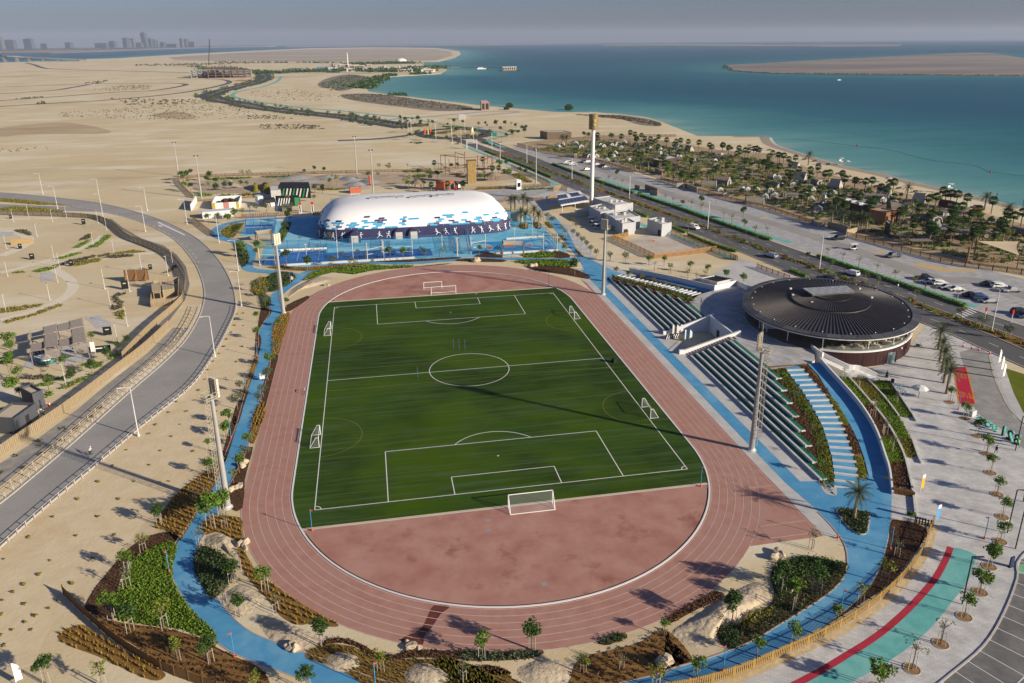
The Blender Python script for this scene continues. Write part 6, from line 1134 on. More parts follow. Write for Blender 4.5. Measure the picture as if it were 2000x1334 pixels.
for i,px in enumerate((q10((250,345),(400,330),(540,345),(400,365)),q10((540,365),(640,340),(790,345),(700,372)),q10((840,340),(960,320),(1060,345),(940,355)),q10((420,130),(700,120),(1000,112),(1000,122),(700,135),(440,150)),q10((1080,105),(1400,95),(1650,88),(1650,96),(1300,115)),q10((1860,265),(2000,258),(2250,262),(2200,275),(1900,278)),q11((50,880),(330,875),(350,890),(60,900)),q11((150,935),(290,925),(320,945),(200,960)),q11((310,895),(480,885),(480,905),(330,910)),q11((860,930),(990,920),(1000,945),(870,955)),q11((1150,870),(1230,865),(1260,905),(1180,915)),q11((1250,920),(1330,910),(1490,1000),(1420,1010)),q11((870,1075),(1200,1065),(1200,1080),(870,1090)),q11((1370,1085),(1700,1070),(1710,1080),(1370,1100)))):
 B=GG(px);clumps('park_shrubs',spread(B,1.3),(LF_lush,LF_mid,LF_olive)[i%3],22,1.0,.9,.34,zf=.02,label='green shrub strip in the park north of the dome')
for i,px in enumerate((q11((560,920),(640,905),(720,915),(650,935)),q11((620,945),(700,930),(755,945),(690,960)),q11((840,855),(950,848),(1040,860),(900,870)),q10((1165,320),(1230,312),(1275,320),(1220,330)))):clumps('park_shrubs',spread(GG(px),1.),LF_maroon,12,.7,.5,.3,zf=.02,label='dark maroon shrub patch under the rope course')
GK='trees in the park north of the dome'
rowtrees(KL(340,330,6.667,(95,160,'dark',1.3),(165,150,'dark',1.4),(220,120,'dark',1.3),(130,200,'round',1.4),(190,240,'loose',1.4),(150,290,'round',1.4),(220,310,'dark',1.2),(470,160,'dark',1.5),(435,210,'dark',1.3),(460,280,'loose',1.2),(550,225,'dark',1.2),(560,340,'dark',1.5),(665,290,'dark',1.1),(745,285,'dark',1.2),(875,270,'round',1.2),(955,260,'round',1.2),(890,125,'loose',1.3),(980,150,'loose',1.6),(985,560,'grey',1.1),(1072,570,'grey',1.2),(1205,570,'grey',1.2),(1480,480,'loose',1.3),(1530,540,'grey',1.1),(1830,310,'dark',1.1),(1935,310,'dark',1.1),(1700,75,'dark',.9),(1830,62,'dark',1.2),(1955,62,'dark',1.),(2060,150,'loose',1.)),'{t}, {n} of those round the skate park',GK,st=0)
rowtrees(KL(400,320,5,(1220,220,'round',1.2),(1290,220,'loose',1.6),(1150,290,'dark',1.),(1070,370,'grey',1.),(1600,160,'round',1.2),(1695,155,'loose',1.2),(1705,75,'loose',1.2),(1800,115,'loose',2.),(1960,240,'loose',1.5),(1990,260,'round',1.3)),'{t}, {n} of those round the pump track',GK,st=0)
rowtrees(KL(780,180,5.714,(210,950,'dark',1.3),(425,985,'dark',1.3),(345,1010,'dark',1.1),(110,1040,'loose',1.5),(180,1070,'loose',1.1),(270,1085,'round',1.2),(1120,880,'round',1.6),(900,1000,'round',1.1),(95,870,'thin',1.1),(440,860,'thin',1.1),(580,870,'dark',1.1),(650,870,'dark',1.1),(1410,935,'dark',1.1),(1350,920,'dark',1.),(1195,840,'dark',1.2)),'{t}, {n} of those among the rope course',GK,st=0)
for i,px in enumerate(q11((392,870),(358,1125),(540,1115),(710,1115),(1110,930),(1040,940),(930,830))):palm(px,'fan',1.05,'small palm %s from the left near the orange kiosk'%nth(i),'small palms near the rope course')
cw=thing('climbing_wall','tall golden climbing wall tower','climbing wall',G(*q11((808,1018))[0]),.1);MB().box(-2.3,2.3,-1.2,1.2,0,12.).build('wall_panel',mat('climb_gold',(.36,.26,.10),(.22,.14,.05),1.2,stretch=(3,3,.5),bump=.8),cw);MB().box(-2.6,2.6,-1.5,1.5,12.,12.3).build('top_beam',M_brwood,cw)
mb=MB();R8=random.Random(4)
for k in range(60):x,z=R8.uniform(-2.1,2.1),R8.uniform(.4,11.6);mb.box(x-.1,x+.1,-1.34,-1.2,z,z+.14)
o=mb.build('hold',mat('hold',(.45,.34,.15)),cw);o['kind']='stuff'
rcs=thing('rope_course','brown timber rope course frame with tall poles and beams','rope course')
RP=[(465,855),(517,915),(560,930),(627,855),(657,850),(733,890),(875,900),(945,860),(1120,860),(985,800),(1045,890),(950,975),(1030,800)]
RH_={0:8.2,1:11,2:9,3:10,4:7,5:11.5,6:10,7:8,8:8.5,9:6,10:8,11:10,12:6}
RW=[G(*p)for p in q11(*RP)]
for i,p in enumerate(RW):MB().cyl(p,(p[0],p[1],RH_[i]),.17,n=6).build('pole',M_redbr,rcs)
for a,b,z in((0,5,8),(0,3,8.),(3,5,9.5),(5,8,8.),(6,8,7.5),(1,2,4),(2,5,4),(5,11,4.5),(11,10,5),(10,8,5),(0,1,3),(3,4,5),(7,12,5)):MB().bar((*RW[a][:2],z),(*RW[b][:2],z),.26).build('beam',M_redbr,rcs)
for i in(1,2,5,6,7,11):MB().lathe([(1.1,0),(1.1,.15),(0,.15)],8,(RW[i][0],RW[i][1],4.)).build('platform',M_brwood,rcs)
t,P=block('kiosk','orange and grey kiosk in front of the rope course',*q11((500,1090),(410,1085),(610,1080)),4.2,mat('orange_paint',(.40,.11,.05)),parapet=.3);onwall(t,P,0,.1,.45,.3,2.8,'window',M_dark);onwall(t,P,0,.55,.9,.3,2.8,'window',mat('grey_blind',(.12,.14,.16)))
t,P=block('kiosk','small orange stall at the pump track',*q4((1420,290),(1415,280),(1530,280)),2.6,MATS['orange_paint'],parapet=.2)
t,P=block('kiosk','black kiosk with white roof near the orange kiosk',*q11((650,1090),(620,1080),(690,1085)),3.5,M_dark,parapet=.2);onwall(t,P,0,.2,.8,1.,2.6,'sign_panel',M_white)
for i,px in enumerate((q11((210,1080)),q11((1050,990)))):
 t=thing('thatched_shelter',('round thatched shelter left of the orange kiosk','round thatched shelter right of the climbing wall')[i],'shelter',G(*px[0]),group='thatched shelters');MB().lathe([(4.2,3.),(2.2,4.3),(0,5.2)],14).build('thatch',mat('thatch',(.20,.15,.10),(.27,.21,.14),2.),t)
 for a in range(6):MB().cyl((3*cos(a*1.047),3*sin(a*1.047),0),(3*cos(a*1.047),3*sin(a*1.047),3.6),.12).build('post',M_brwood,t)
t,P=block('gatehouse','small white gatehouse with flat roof on the street',*q11((1310,1090),(1300,1075),(1360,1080)),4.5,M_white,parapet=.2);onwall(t,P,0,.15,.85,1.2,3.4,'window',M_glassd)
for i,(lb,px)in enumerate((('brown fence along the desert edge of the skate park',q10((60,130),(300,108),(700,95),(1300,80),(2000,62),(2600,45),(3300,40))),('brown fence on the left end of the skate park',q10((50,150),(90,220),(170,300),(250,380))),('brown fence along the street behind the dome',q11((860,1090),(1200,1078),(1690,1050),(1650,1010),(1400,900),(1250,840))),('tan curved fence by the solar carport',q11((1720,1110),(1800,1075),(1880,1085),(1870,1110))),('tan curved fence behind the solar carport',q11((1640,1200),(1720,1190),(1760,1160))),('rust brown fence behind the right end of the dome',q11((1100,1240),(1200,1215),(1350,1200),(1480,1215),(1600,1205))),('brown fence above the padel court',q10((880,640),(1200,625),(1500,605),(1615,590))),('tan fence beside the road near the padel court',q10((240,650),(330,730),(430,810),(540,885))),('tan fence stub left of the dome',q4((1060,505),(1140,500),(1150,480))),('low tan kerb fence below the skate park',q10((320,420),(700,395),(1050,370))))):
 slatfence('park_fence',lb,GG(px),1.7 if i!=9 else .8,M_brwood if i<3 or i>4 else M_tanwood,5.,.7,.55)
def panels(t,P,side,spec):
 for j,(u0,u1,z0,z1,m)in enumerate(spec):onwall(t,P,side,u0,u1,z0,z1,'graphic_panel',m,.16+.01*j)
M_yel=mat('panel_yellow',(.42,.34,.04));M_pink=mat('panel_pink',(.45,.20,.18));M_grn=mat('panel_green',(.04,.26,.10))
t=thing('open_store','white open-topped store box with yellow and pink panels','container');P=corner(*q10((500,530),(545,440),(850,510)));c=np.mean(P,axis=0)
for k in range(4):MB().bar((*P[k],1.5),(*P[(k+1)%4],1.5),.25,3.).build('side',M_white,t)
panels(t,P,0,((.0,.12,.1,3.02,M_yel),(.42,.63,.1,3.02,M_pink),(.9,1.,.1,3.02,M_yel)));mb=MB()
for k in range(16):u,w=rng.uniform(.15,.85),rng.uniform(.3,.8);q=np.array(P[0])*(1-u)*(1-w)+np.array(P[1])*u*(1-w)+np.array(P[2])*u*w+np.array(P[3])*(1-u)*w;mb.box(-.7,.7,-.5,.5,0,rng.uniform(1.4,2.8),at=(q[0],q[1],0))
o=mb.build('stored_crates',mat('dark_crate',(.06,.03,.03)),t);o['kind']='stuff'
block('container','long low white container beside the access road',*q10((375,650),(365,620),(775,615)),2.8,mat('container_white',(.62,.63,.66),(.57,.58,.62),1.),'container',parapet=0)
tag(ribbon('site_wall',GG(q10((225,545),(295,430))),.15,-.15,0,M_white,h=3.),'white freestanding wall panel at the desert edge','wall')
t,P=block('container','white rounded tank box beside the black stage boxes',*q10((1100,468),(1060,450),(1170,462)),4.,mat('tank_white',(.60,.62,.66)),'container',parapet=0)
t,P=block('stage_box','black stage box with white diagonal stripes and green panel',*q10((1350,490),(1330,460),(1650,480)),4.,M_black,'container',parapet=0)
for k in range(5):u=.02+k*.11;p=(np.array(P[0])*(1-u)+np.array(P[1])*u);q=(np.array(P[0])*(1-u-.09)+np.array(P[1])*(u+.09));MB().bar((p[0],p[1]-.12,.3),(q[0],q[1]-.12,3.8),.12,.5).build('stripe',M_white,t)
panels(t,P,0,((.75,.97,.2,3.9,M_grn),))
t,P=block('stage_box','black mural container with green and white graphics',*q10((1400,380),(1395,300),(1785,380)),5.,M_black,'container',parapet=0)
for k in range(8):u=.04+k*.115;p=(np.array(P[0])*(1-u)+np.array(P[1])*u);q=(np.array(P[0])*(1-u-.08)+np.array(P[1])*(u+.08));MB().bar((p[0],p[1]-.12,.5),(q[0],q[1]-.12,4.7),.12,.6).build('stripe',M_white if k%3 else M_grn,t)
t,P=block('stage_box','low dark bar counter with white front panels',*q10((1190,500),(1170,470),(1330,490)),3.4,M_dark,'container',parapet=0);panels(t,P,0,((.05,.4,.2,1.8,M_cream),(.5,.9,.2,2.,M_white)))
t,P=block('stage_box','grey white sloping stage ramp behind the stripes',*q10((1270,400),(1260,340),(1400,395)),4.4,M_wconc,'container',parapet=0)
t=thing('green_mesh_box','olive mesh planter box below the stage boxes','planter');P=corner(*q10((1410,560),(1405,500),(1545,555)));MB().prism(P,0,1.6).build('body',mat('olive_mesh',(.14,.15,.09),(.19,.2,.12),2.),t)
for i,(lb,px,h,m)in enumerate((('orange sculpture figure by the grass mounds',q10((1580,232))[0],3.,'signal_orange'),('orange and black sculpture by the tall thin pole',q4((1615,205))[0],5.5,'signal_orange'),('red figure on the rope course path',q11((415,1100))[0],3.,'cap_red'),('red figure right of the orange kiosk',q11((630,1095))[0],3.,'cap_red'))):
 t=thing('sculpture',lb,'sculpture',G(*px));MB().lathe([(.3,0),(.55,h*.3),(.35,h*.5),(.6,h*.7),(.25,h*.85),(0,h)],10).build('figure',MATS[m],t);MB().lathe([(.6,0),(.6,.2),(0,.2)],10).build('plinth',M_dark,t)
t=thing('white_van','small white vehicle parked behind the dome','van',G(*q4((1468,330))[0]),.2)
MB().box(-2.2,2.2,-.9,.9,.35,1.9).build('body',M_white,t);MB().box(-1.9,1.9,-.92,.92,1.2,1.7).build('glass',M_glassd,t)
for sx in(-1.4,1.4):
 for sy in(-.85,.85):MB().cyl((sx,sy-.1,.35),(sx,sy+.1,.35),.35,n=12).build('wheel',M_black,t)
# left park
qa=lambda*p:Q(0,360,3.994,*p);qb=lambda*p:Q(0,640,3.994,*p);qc=lambda*p:Q(0,600,5.13,*p)
P=smooth(GG(qa((0,240),(200,245),(520,255),(720,270),(820,295),(900,340),(1000,425),(1180,495),(1320,560),(1400,640),(1450,740),(1445,830),(1420,920))),4);slatfence('screen_fence','dark weathered screen fence curving round the sandy park',P,2.1,mat('weathered_slats',(.19,.155,.115),(.14,.115,.085),2.),4.,.45,.85)
P=smooth(GG(qb((1320,0),(1130,180),(900,360),(640,560),(420,720),(150,900),(-150,1110))),4);slatfence('screen_fence','tan screen fence between containers and the left road',P,2.1,M_bamboo,4.,.4,.9)
P=smooth(GG(qa((1425,915),(1330,1010),(1200,1120),(1050,1270),(960,1370))),4);slatfence('screen_fence','tan screen fence from the fenced cabin down to the timber deck',P,2.1,M_bamboo,4.,.4,.9)
M_grail=mat('guard_rail',(.46,.43,.39),rough=.5)
for lb,L,off in(('white guard rail on the right edge of the left road',RR,.55),('white guard rail on the left edge of the left road',RL,-.6)):
 seg=[p for p in offset(L,off)if p[1]<60 and p[1]>-62];railfence('guard_rail',lb,seg,1.05,M_grail,2.,rails=(.5,.95),w=.055)
seg=[p for p in offset(RL,-2.4)if 62>p[1]>-62];railfence('guard_rail','second tan rail left of the left road',seg,1.0,mat('tan_rail',(.5,.40,.27)),3.,rails=(.5,.97),w=.06)
def roadlamp():
 t=thing('street_lamp','','street lamp');MB().cyl((0,0,0),(0,0,10.4),.13,.07,8).build('pole',M_wconc,t);MB().tube([(0,0,10.3),(-.6,0,10.5),(-1.6,0,10.55)],.05,5).build('arm',M_wconc,t);MB().box(-2.2,-1.5,-.14,.14,10.47,10.6).build('lamp_head',M_wconc,t);MB().lathe([(.25,0),(.25,.5),(.14,.55)],8).build('base',M_wconc,t);return t
RLm=roadlamp()
for i,px in enumerate([(271,852),(420,697)]+qa((1885,950),(1860,675),(1710,455),(1460,312),(1135,370),(805,262),(450,192),(1150,207),(780,128),(335,78))):dup(RLm,G(*px),.25,None,'white street lamp, %s along the left road from the cyclist'%nth(i),'street lamps along the left road')
def parklamp():
 t=thing('park_lamp','','lamp');MB().cyl((0,0,0),(0,0,5.2),.07,.055,8).build('pole',M_wconc,t);MB().box(-.12,.6,-.12,.12,5.2,5.32).build('lamp_head',mat('lamp_yellow',(.45,.38,.12)),t);MB().lathe([(.3,0),(.3,.12),(.1,.15)],8).build('foot',M_wconc,t);return t
PLm=parklamp()
for i,px in enumerate(qa((50,502),(105,292),(222,248),(410,292),(520,258),(290,407),(765,302),(832,358),(728,477),(890,542),(424,587),(465,647),(450,762),(60,717),(390,902),(48,997),(818,815),(1110,695),(1312,712),(1013,835),(862,948),(995,1105),(920,1248),(1350,635))+qb((515,452))):dup(PLm,G(*px),rng.uniform(0,6),1.25 if i in(16,17,18,19)else 1.,'slim white park lamp, %s counting across the sandy park'%nth(i),'slim lamps in the sandy park')
for i,(px,w,h)in enumerate(zip(qa((655,315),(160,505),(253,588),(558,640),(1175,668),(978,820),(843,1180),(85,270)),(1.4,1.2,1.5,1.3,1.1,1.9,2.,1.),(2.2,1.8,2.0,1.9,1.7,2.6,2.2,1.4))):
 t=thing('notice_board','black notice board with pale print, %s across the sandy park'%nth(i),'sign',G(*px),.1,'black notice boards in the sandy park');MB().box(-w/2,w/2,-.06,.06,.25,.25+h).build('board',M_black,t);MB().box(-w*.22,w*.22,-.075,-.062,.25+h*.6,.25+h*.72).build('print',mat('print_pale',(.45,.5,.42)),t)
 for s in(-.35,.35):MB().bar((s*w,0,0),(s*w,0,.3),.08).build('leg',M_dark,t)
for lb,px,w in(('wide black banner board beside the timber deck',qc((1000,465))[0],5.2),('black banner board at the left picture edge',qc((35,580))[0],4.2)):
 t=thing('banner_board',lb,'sign',G(*px),.12);MB().box(-w/2,w/2,-.06,.06,.5,2.).build('board',M_black,t);MB().box(-w*.25,w*.15,-.08,-.062,1.3,1.55).build('print',M_white,t);MB().box(w*.22,w*.4,-.08,-.062,1.3,1.8).build('green_mark',M_grn,t)
 for s in(-.45,.45):MB().bar((s*w,0,0),(s*w,0,2.),.1).build('leg',M_dark,t)
t=thing('billboard','brown wooden billboard seen from behind on props','billboard',G(*qa((1072,760))[0]),-.05);MB().box(-3.6,3.6,-.08,.08,.5,4.).build('panel',M_brwood,t)
for s in(-3,0,3):MB().bar((s,-.1,.3),(s,-.1,4.),.16).build('frame_post',M_tanwood,t);MB().bar((s,-1.6,0),(s,-.1,3.),.12).build('prop',M_tanwood,t)
t=thing('ramp_box','tan wooden ramp box at the end of a pale path','ramp',G(*qa((168,466))[0]),.06);MB().add([(-3.4,-.6,0),(3.2,-.6,0),(3.2,2.5,0),(-3.4,2.5,0),(-3.2,-.4,2.1),(3.4,-.4,2.2),(3.2,2.5,.1),(-3.2,2.5,.1)],[(3,2,1,0),(4,5,6,7),(0,1,5,4),(1,2,6,5),(2,3,7,6),(3,0,4,7)]).build('deck',mat('ply',(.42,.30,.14),(.36,.25,.12),1.),t)
C,L,R=qa((1180,960),(1200,790),(1395,935));P=corner(C,L,R);slatfence('cabin_fence','bamboo screen fence enclosing the small cabin',P+P[:1],2.,M_bamboo,3.,.4,.92)
t,P2=block('cabin','small bamboo cabin with pale roof panels inside the fence',*qa((1275,885),(1270,820),(1370,870)),2.2,M_bamboo,parapet=0)
for k in range(4):u0,u1=(k+.05)/4,(k+.95)/4;a,b,c,d=(np.array(p)for p in P2);q=[a*(1-u0)+b*u0,a*(1-u1)+b*u1,d*(1-u1)+c*u1,d*(1-u0)+c*u0];MB().prism([tuple(x)for x in q],2.2,2.32).build('roof_panel',mat('bamboo_roof',(.46,.38,.25),(.38,.31,.2),1.5),t)
t,P2=block('hut','little hut with bamboo roof and dark doorway beside the cabin',*qa((1200,895),(1195,840),(1262,890)),2.4,M_bamboo,parapet=0);onwall(t,P2,0,.15,.85,.1,1.7,'doorway',M_black);MB().prism([tuple(np.mean(P2,axis=0)+(np.array(p)-np.mean(P2,axis=0))*1.15)for p in P2],2.4,2.55).build('roof',MATS['bamboo_roof'],t)
dk=GG(qc((230,610),(300,480),(870,360),(905,530),(560,590),(400,600)));o=sheet('white_deck',dk,.03,mat('deck_pale',(.50,.51,.52),(.43,.44,.45),.6));o['kind']='structure'
pg=thing('pergola','weathered timber pergola with slatted roof panels over the deck','pergola');M_weath=mat('weathered_timber',(.30,.26,.23),(.22,.19,.17),2.,rough=.95,stretch=(1,6,1))
PC=[np.array(G(*p,4.6))for p in qc((300,440),(870,355),(825,112),(300,235))];bp_=lambda u,w:PC[0]*(1-u)*(1-w)+PC[1]*u*(1-w)+PC[2]*u*w+PC[3]*(1-u)*w
R7=random.Random(8)
for i in range(4):
 for j in range(3):
  if(i,j)in((0,1),(2,1),(0,2)):continue
  dz=R7.uniform(-.25,.35)
  for k in range(7):
   u0,u1=i/4+.01,(i+1)/4-.01;w0,w1=(j+(k+.08)/7)/3,(j+(k+.92)/7)/3;P=[bp_(u,w)+np.array([0,0,dz])for u,w in((u0,w0),(u1,w0),(u1,w1),(u0,w1))];MB().add([tuple(p)for p in P]+[tuple(p-np.array([0,0,.08]))for p in P],[(0,1,2,3),(7,6,5,4),(4,5,1,0),(5,6,2,1),(6,7,3,2),(7,4,0,3)]).build('roof_slat',M_weath,pg)
for i in range(5):
 for w in(0.,.34,.67,1.):p=bp_(i/4,w);MB().bar((p[0],p[1],0),(p[0],p[1],p[2]+.3),.14).build('post',M_weath,pg)
for i in(1,3):
 for k in range(8):a,b=bp_(i/4+.005,0),bp_((i+1)/4-.005,0);z=2.2+k*.28;MB().bar((a[0],a[1],z),(b[0],b[1],z),.05,.2).build('screen_slat',M_weath,pg)
for w in(0.,.34,.67,1.):MB().bar(tuple(bp_(0,w)+np.array([0,0,-.1])),tuple(bp_(1,w)+np.array([0,0,-.1])),.12).build('beam',M_weath,pg)
for i,px in enumerate(qc((330,495),(430,450),(575,420),(745,395),(570,490),(750,455),(400,470),(480,440))):
 t=thing('black_table','black cocktail table, %s across the pale deck'%nth(i),'table',G(*px),group='black tables on the pale deck');MB().lathe([(0,1.05),(.55,1.05),(.55,1.12),(0,1.13)],12).build('table_top',M_black,t);MB().lathe([(.35,0),(.1,.1),(.1,1.05)],10).build('stem',M_black,t)
 for s in(-1,1):MB().lathe([(0,.5),(.28,.5),(.28,.62),(0,.62)],8,(s*.95,.2,0)).build('stool_seat',M_black,t);MB().cyl((s*.95,.2,0),(s*.95,.2,.5),.1).build('stool_leg',M_black,t)
t=thing('fountain_seat','round stepped white and green seat with plant on the deck corner','seat',G(*qc((470,560))[0]));MB().lathe([(2.3,0),(2.3,.4),(1.6,.4)],20).build('lower_ring',mat('ring_brown',(.20,.17,.13)),t);MB().lathe([(1.7,.4),(1.6,.95),(1.1,.95)],20).build('green_ring',mat('ring_green',(.05,.28,.22)),t);MB().lathe([(1.15,.95),(.9,1.9),(.5,2.2),(0,2.2)],20).build('dome_top',M_white,t)
t=thing('banner_flag','white feather flag beside the timber deck','flag',G(*qc((925,505))[0]),.1);MB().cyl((0,0,0),(0,0,4.),.04).build('pole',M_white,t);MB().box(0,1.,-.02,.02,.9,4.).build('banner',M_white,t)
M_cont=mat('container_grey',(.085,.09,.10),(.06,.065,.075),1.,stretch=(8,8,.2),rough=.7)
for lb,C,L,R,h in(('dark grey container with open pale top at the left edge',(155,1262),(-60,1250),(390,1090),3.4),('small dark grey container beside the larger one',(455,1040),(240,1010),(470,1020),4.2)):
 if lb.startswith('small'):t,P=block('container',lb,*qc((362,1055),(238,985),(468,1015)),h,M_cont,'container',roofm=mat('pale_top',(.52,.44,.32)),parapet=.5)
 else:t,P=block('container',lb,*qc((175,1275),(-70,1262),(395,1110)),h,M_cont,'container',roofm=MATS.get('pale_top')or mat('pale_top',(.52,.44,.32)),parapet=.5)
 onwall(t,P,0,.45,.6,.3,2.4,'door',M_dark)
t=thing('hose_reel','pale coiled hose against the dark container','hose',G(*qc((410,1070))[0]));MB().tube([(.5*cos(a),.1*sin(3*a),.6+.5*sin(a))for a in np.linspace(0,6.28,14)],.12,6).build('coil',M_cream,t);MB().bar((-.5,0,0),(-.5,0,1.2),.1).bar((.5,0,0),(.5,0,1.2),.1).build('stand',M_dark,t)
for i,px in enumerate(qc((478,985),(500,990))):t=thing('traffic_cone',('left','right')[i]+' white and orange cone beside the small container','cone',G(*px),group='cones by the container');MB().lathe([(.3,0),(.3,.05),(.18,.06),(.05,1.),(0,1.)],10).build('cone_body',MATS['signal_orange'],t);MB().lathe([(.15,.4),(.12,.75)],10).build('band',M_white,t)
for px,m,lb in((qa((20,1075),(260,1010),(480,930),(490,945),(260,1030),(60,1085)),LF_olive,'a'),(qa((0,970),(150,955),(340,935),(330,950),(100,1000),(0,1005)),LF_olive,'b'),(qa((100,690),(200,680),(200,692),(110,698)),LF_lush,'c'),(qa((260,680),(330,655),(440,645),(430,662),(300,688)),LF_lush,'d'),(qa((420,640),(560,590),(740,555),(750,568),(540,620),(450,645)),LF_scrub,'e'),(qa((520,620),(700,590),(800,575),(790,600),(600,640)),LF_olive,'f'),(qa((420,585),(600,535),(640,540),(480,585)),LF_lush,'g'),(qa((580,495),(650,455),(710,430),(700,450),(620,500)),LF_lush,'h'),(qa((650,510),(740,470),(830,395),(872,400),(840,430),(760,490)),LF_lush,'i'),(qa((620,440),(680,390),(720,390),(700,425)),LF_scrub,'j'),(qa((760,560),(850,540),(870,550),(780,570)),LF_scrub,'k'),(qa((870,545),(1040,515),(1140,525),(1040,540)),LF_olive,'l'),(qa((800,575),(900,550),(1040,548),(1040,562),(870,580)),LF_scrub,'m'),(qa((860,900),(920,850),(985,845),(980,860),(900,880),(960,920),(965,960),(880,990),(860,950),(930,945),(900,910)),LF_scrub,'n'),(qa((880,1005),(975,985),(975,1060),(930,1050)),LF_olive,'o'),(qa((0,190),(100,175),(300,185),(500,210),(480,218),(100,218),(0,205)),LF_olive,'p'),(qa((0,110),(200,125),(400,150),(540,165),(300,160),(0,135)),LF_olive,'q'),(qa((100,360),(200,355),(250,385),(240,405),(180,385)),LF_scrub,'r'),(qa((1270,695),(1330,660),(1380,620),(1380,650),(1320,690)),LF_scrub,'s'),(qc((40,720),(110,700),(200,730),(150,790),(90,830),(40,790)),LF_lush,'t'),(qc((180,705),(500,675),(505,715),(190,735)),LF_scrub,'u'),(qc((330,800),(500,745),(560,750),(520,785),(340,815)),LF_lush,'v'),(qc((500,720),(620,705),(820,620),(820,640),(640,740),(520,740)),LF_dark,'w'),(qc((570,825),(760,740),(920,665),(925,690),(780,770),(620,830)),LF_lush,'x'),(qc((780,590),(890,560),(1060,555),(950,640),(940,620),(850,600)),LF_mid,'y'),(qc((1090,500),(1200,440),(1215,470),(1110,530)),LF_lush,'z'),(qc((440,870),(530,860),(535,890),(450,910)),LF_lush,'1'),(qc((0,1020),(90,1005),(60,1040),(0,1050)),LF_scrub,'2')):
 P=GG(px);clumps('park_shrubs',spread(P,.75),m,10,.55,.6,.26,zf=.0,label='low planted strip in the sandy park')
for px in(qc((200,770),(340,745),(340,760),(210,785)),qc((560,830),(900,690),(1050,600),(1060,620),(700,815))):P=GG(px);tufts('dry_grass_row',spread(P,.7),LF_tuft,.45,0.,7,.6,.07,label='dry tufts along the park fence')
GL='trees in the left park'
rowtrees(KL(0,600,5.13,(60,420,'loose',1.2),(115,440,'round',1.2),(125,510,'round',1.1),(120,600,'round',1.1),(100,690,'round',1.1),(190,770,'round',1.1),(215,945,'dark',.9),(455,740,'thin',1.),(665,650,'round',1.),(740,770,'dark',1.),(835,565,'thin',1.),(925,660,'dark',.9),(925,370,'round',.8),(1080,540,'dark',.9),(1195,470,'dark',.8),(1280,395,'dark',.8),(500,850,'round',.9),(490,840,'loose',.8)),'{t}, {n} of those round the timber deck',GL,st=0)
sd=thing('seedling','','seedling');NR.seed(77);mobj('leaves',fastmesh('leaves',leaves(ball(16,.42,(0,0,.16),(1,.6,.4)),.2,.3),4,LF_olive),sd);MB().cyl((0,0,0),(0,0,.2),.03,n=5).build('stem',M_bark,sd)
for px in Z1((677,30),(895,25),(588,128),(808,125),(1015,125),(465,232),(712,232),(320,338),(592,335),(815,325),(173,460),(460,450),(690,445),(25,590),(300,600),(560,585),(237,685),(140,745),(430,740),(80,790),(20,838),(150,860),(340,838),(295,888),(10,925),(215,930),(155,970),(75,1015),(5,1050),(190,1015),(25,1110))+qb((1805,38),(1770,92),(1750,148),(1895,150),(1665,262),(1620,330),(1600,405),(1550,490),(1440,500),(1520,568),(1375,580),(1320,662),(1460,655),(1690,655),(1215,758),(1405,755),(1640,750),(1165,830),(1340,850),(990,955),(1250,962),(1510,965),(880,1078),(1165,1075))+Q(400,560,5,(320,270),(380,260),(300,325),(380,380),(260,445),(290,380),(215,515),(190,580),(370,585),(140,655),(80,730),(310,735),(30,815)):
 dup(sd,G(*px),rng.uniform(0,6.28),rng.uniform(.6,1.05),'small green seedling in the sandy strip between road and blue path','seedlings in the sandy strip')
clumps('verge_weeds',GG(qb((780,625),(710,692),(600,785),(490,790),(480,880),(300,885),(310,920),(320,985),(170,1100),(120,1000),(10,1135))),LF_scrub,12,.8,.35,.3,label='dark weeds scattered on the rubble verge')
slatfence('bamboo_fence','curved brown bamboo fence at the bottom left corner',smooth(GG(Z1((382,800),(450,870),(540,955),(690,1085),(860,1195),(1010,1275),(1200,1345),(1400,1420))),4),1.5,mat('bamboo_brown',(.20,.11,.04),(.15,.08,.03),1.5),2.2,.16,.85)
P=smooth(GG([(1300,1352)]+Z4((330,1345),(620,1250),(960,1100),(1300,940),(1620,735),(1860,510),(1997,320))+Q7((1075,690),(1110,620))),4);slatfence('picket_fence','curved yellow slatted fence along the lower right blue path',P,1.5,M_yelfence,3.,.27,.5,sep=True)
slatfence('gate','black and white picket gate at the end of the yellow fence',GG(Q7((930,615),(1100,650))),1.3,M_black,4.,.35,.5,cat='gate')
ribbon('rubble_edge',P,-.15,-.95,.03,mat('rubble_tan',(.58,.46,.27),(.48,.37,.2),1.2,bump=.9))['kind']='structure'
def boulder(px,r,label,i):
 R5=np.random.RandomState(i+40);bm=bmesh.new();bmesh.ops.create_icosphere(bm,subdivisions=2,radius=r)
 for v in bm.verts:n=v.co.normalized();k=1+.22*sin(3.1*n.x+i)+.16*sin(4.7*n.y+2*i)+.12*sin(6*n.z+i)+R5.uniform(-.05,.05);v.co=Vector((n.x*r*k*1.15,n.y*r*k*.9,max(-.3*r,n.z*r*k*.8)))
 me=bpy.data.meshes.new('boulder');bm.to_mesh(me);bm.free();me.materials.append(mat('boulder',(.52,.43,.31),(.40,.32,.22),1.6,bump=.7,rough=.95));o=mobj('boulder',me,None,(*G(*px)[:2],r*.3));o.rotation_euler=(0,0,i*1.3);return tag(o,label,'boulder','pale boulders round the track')
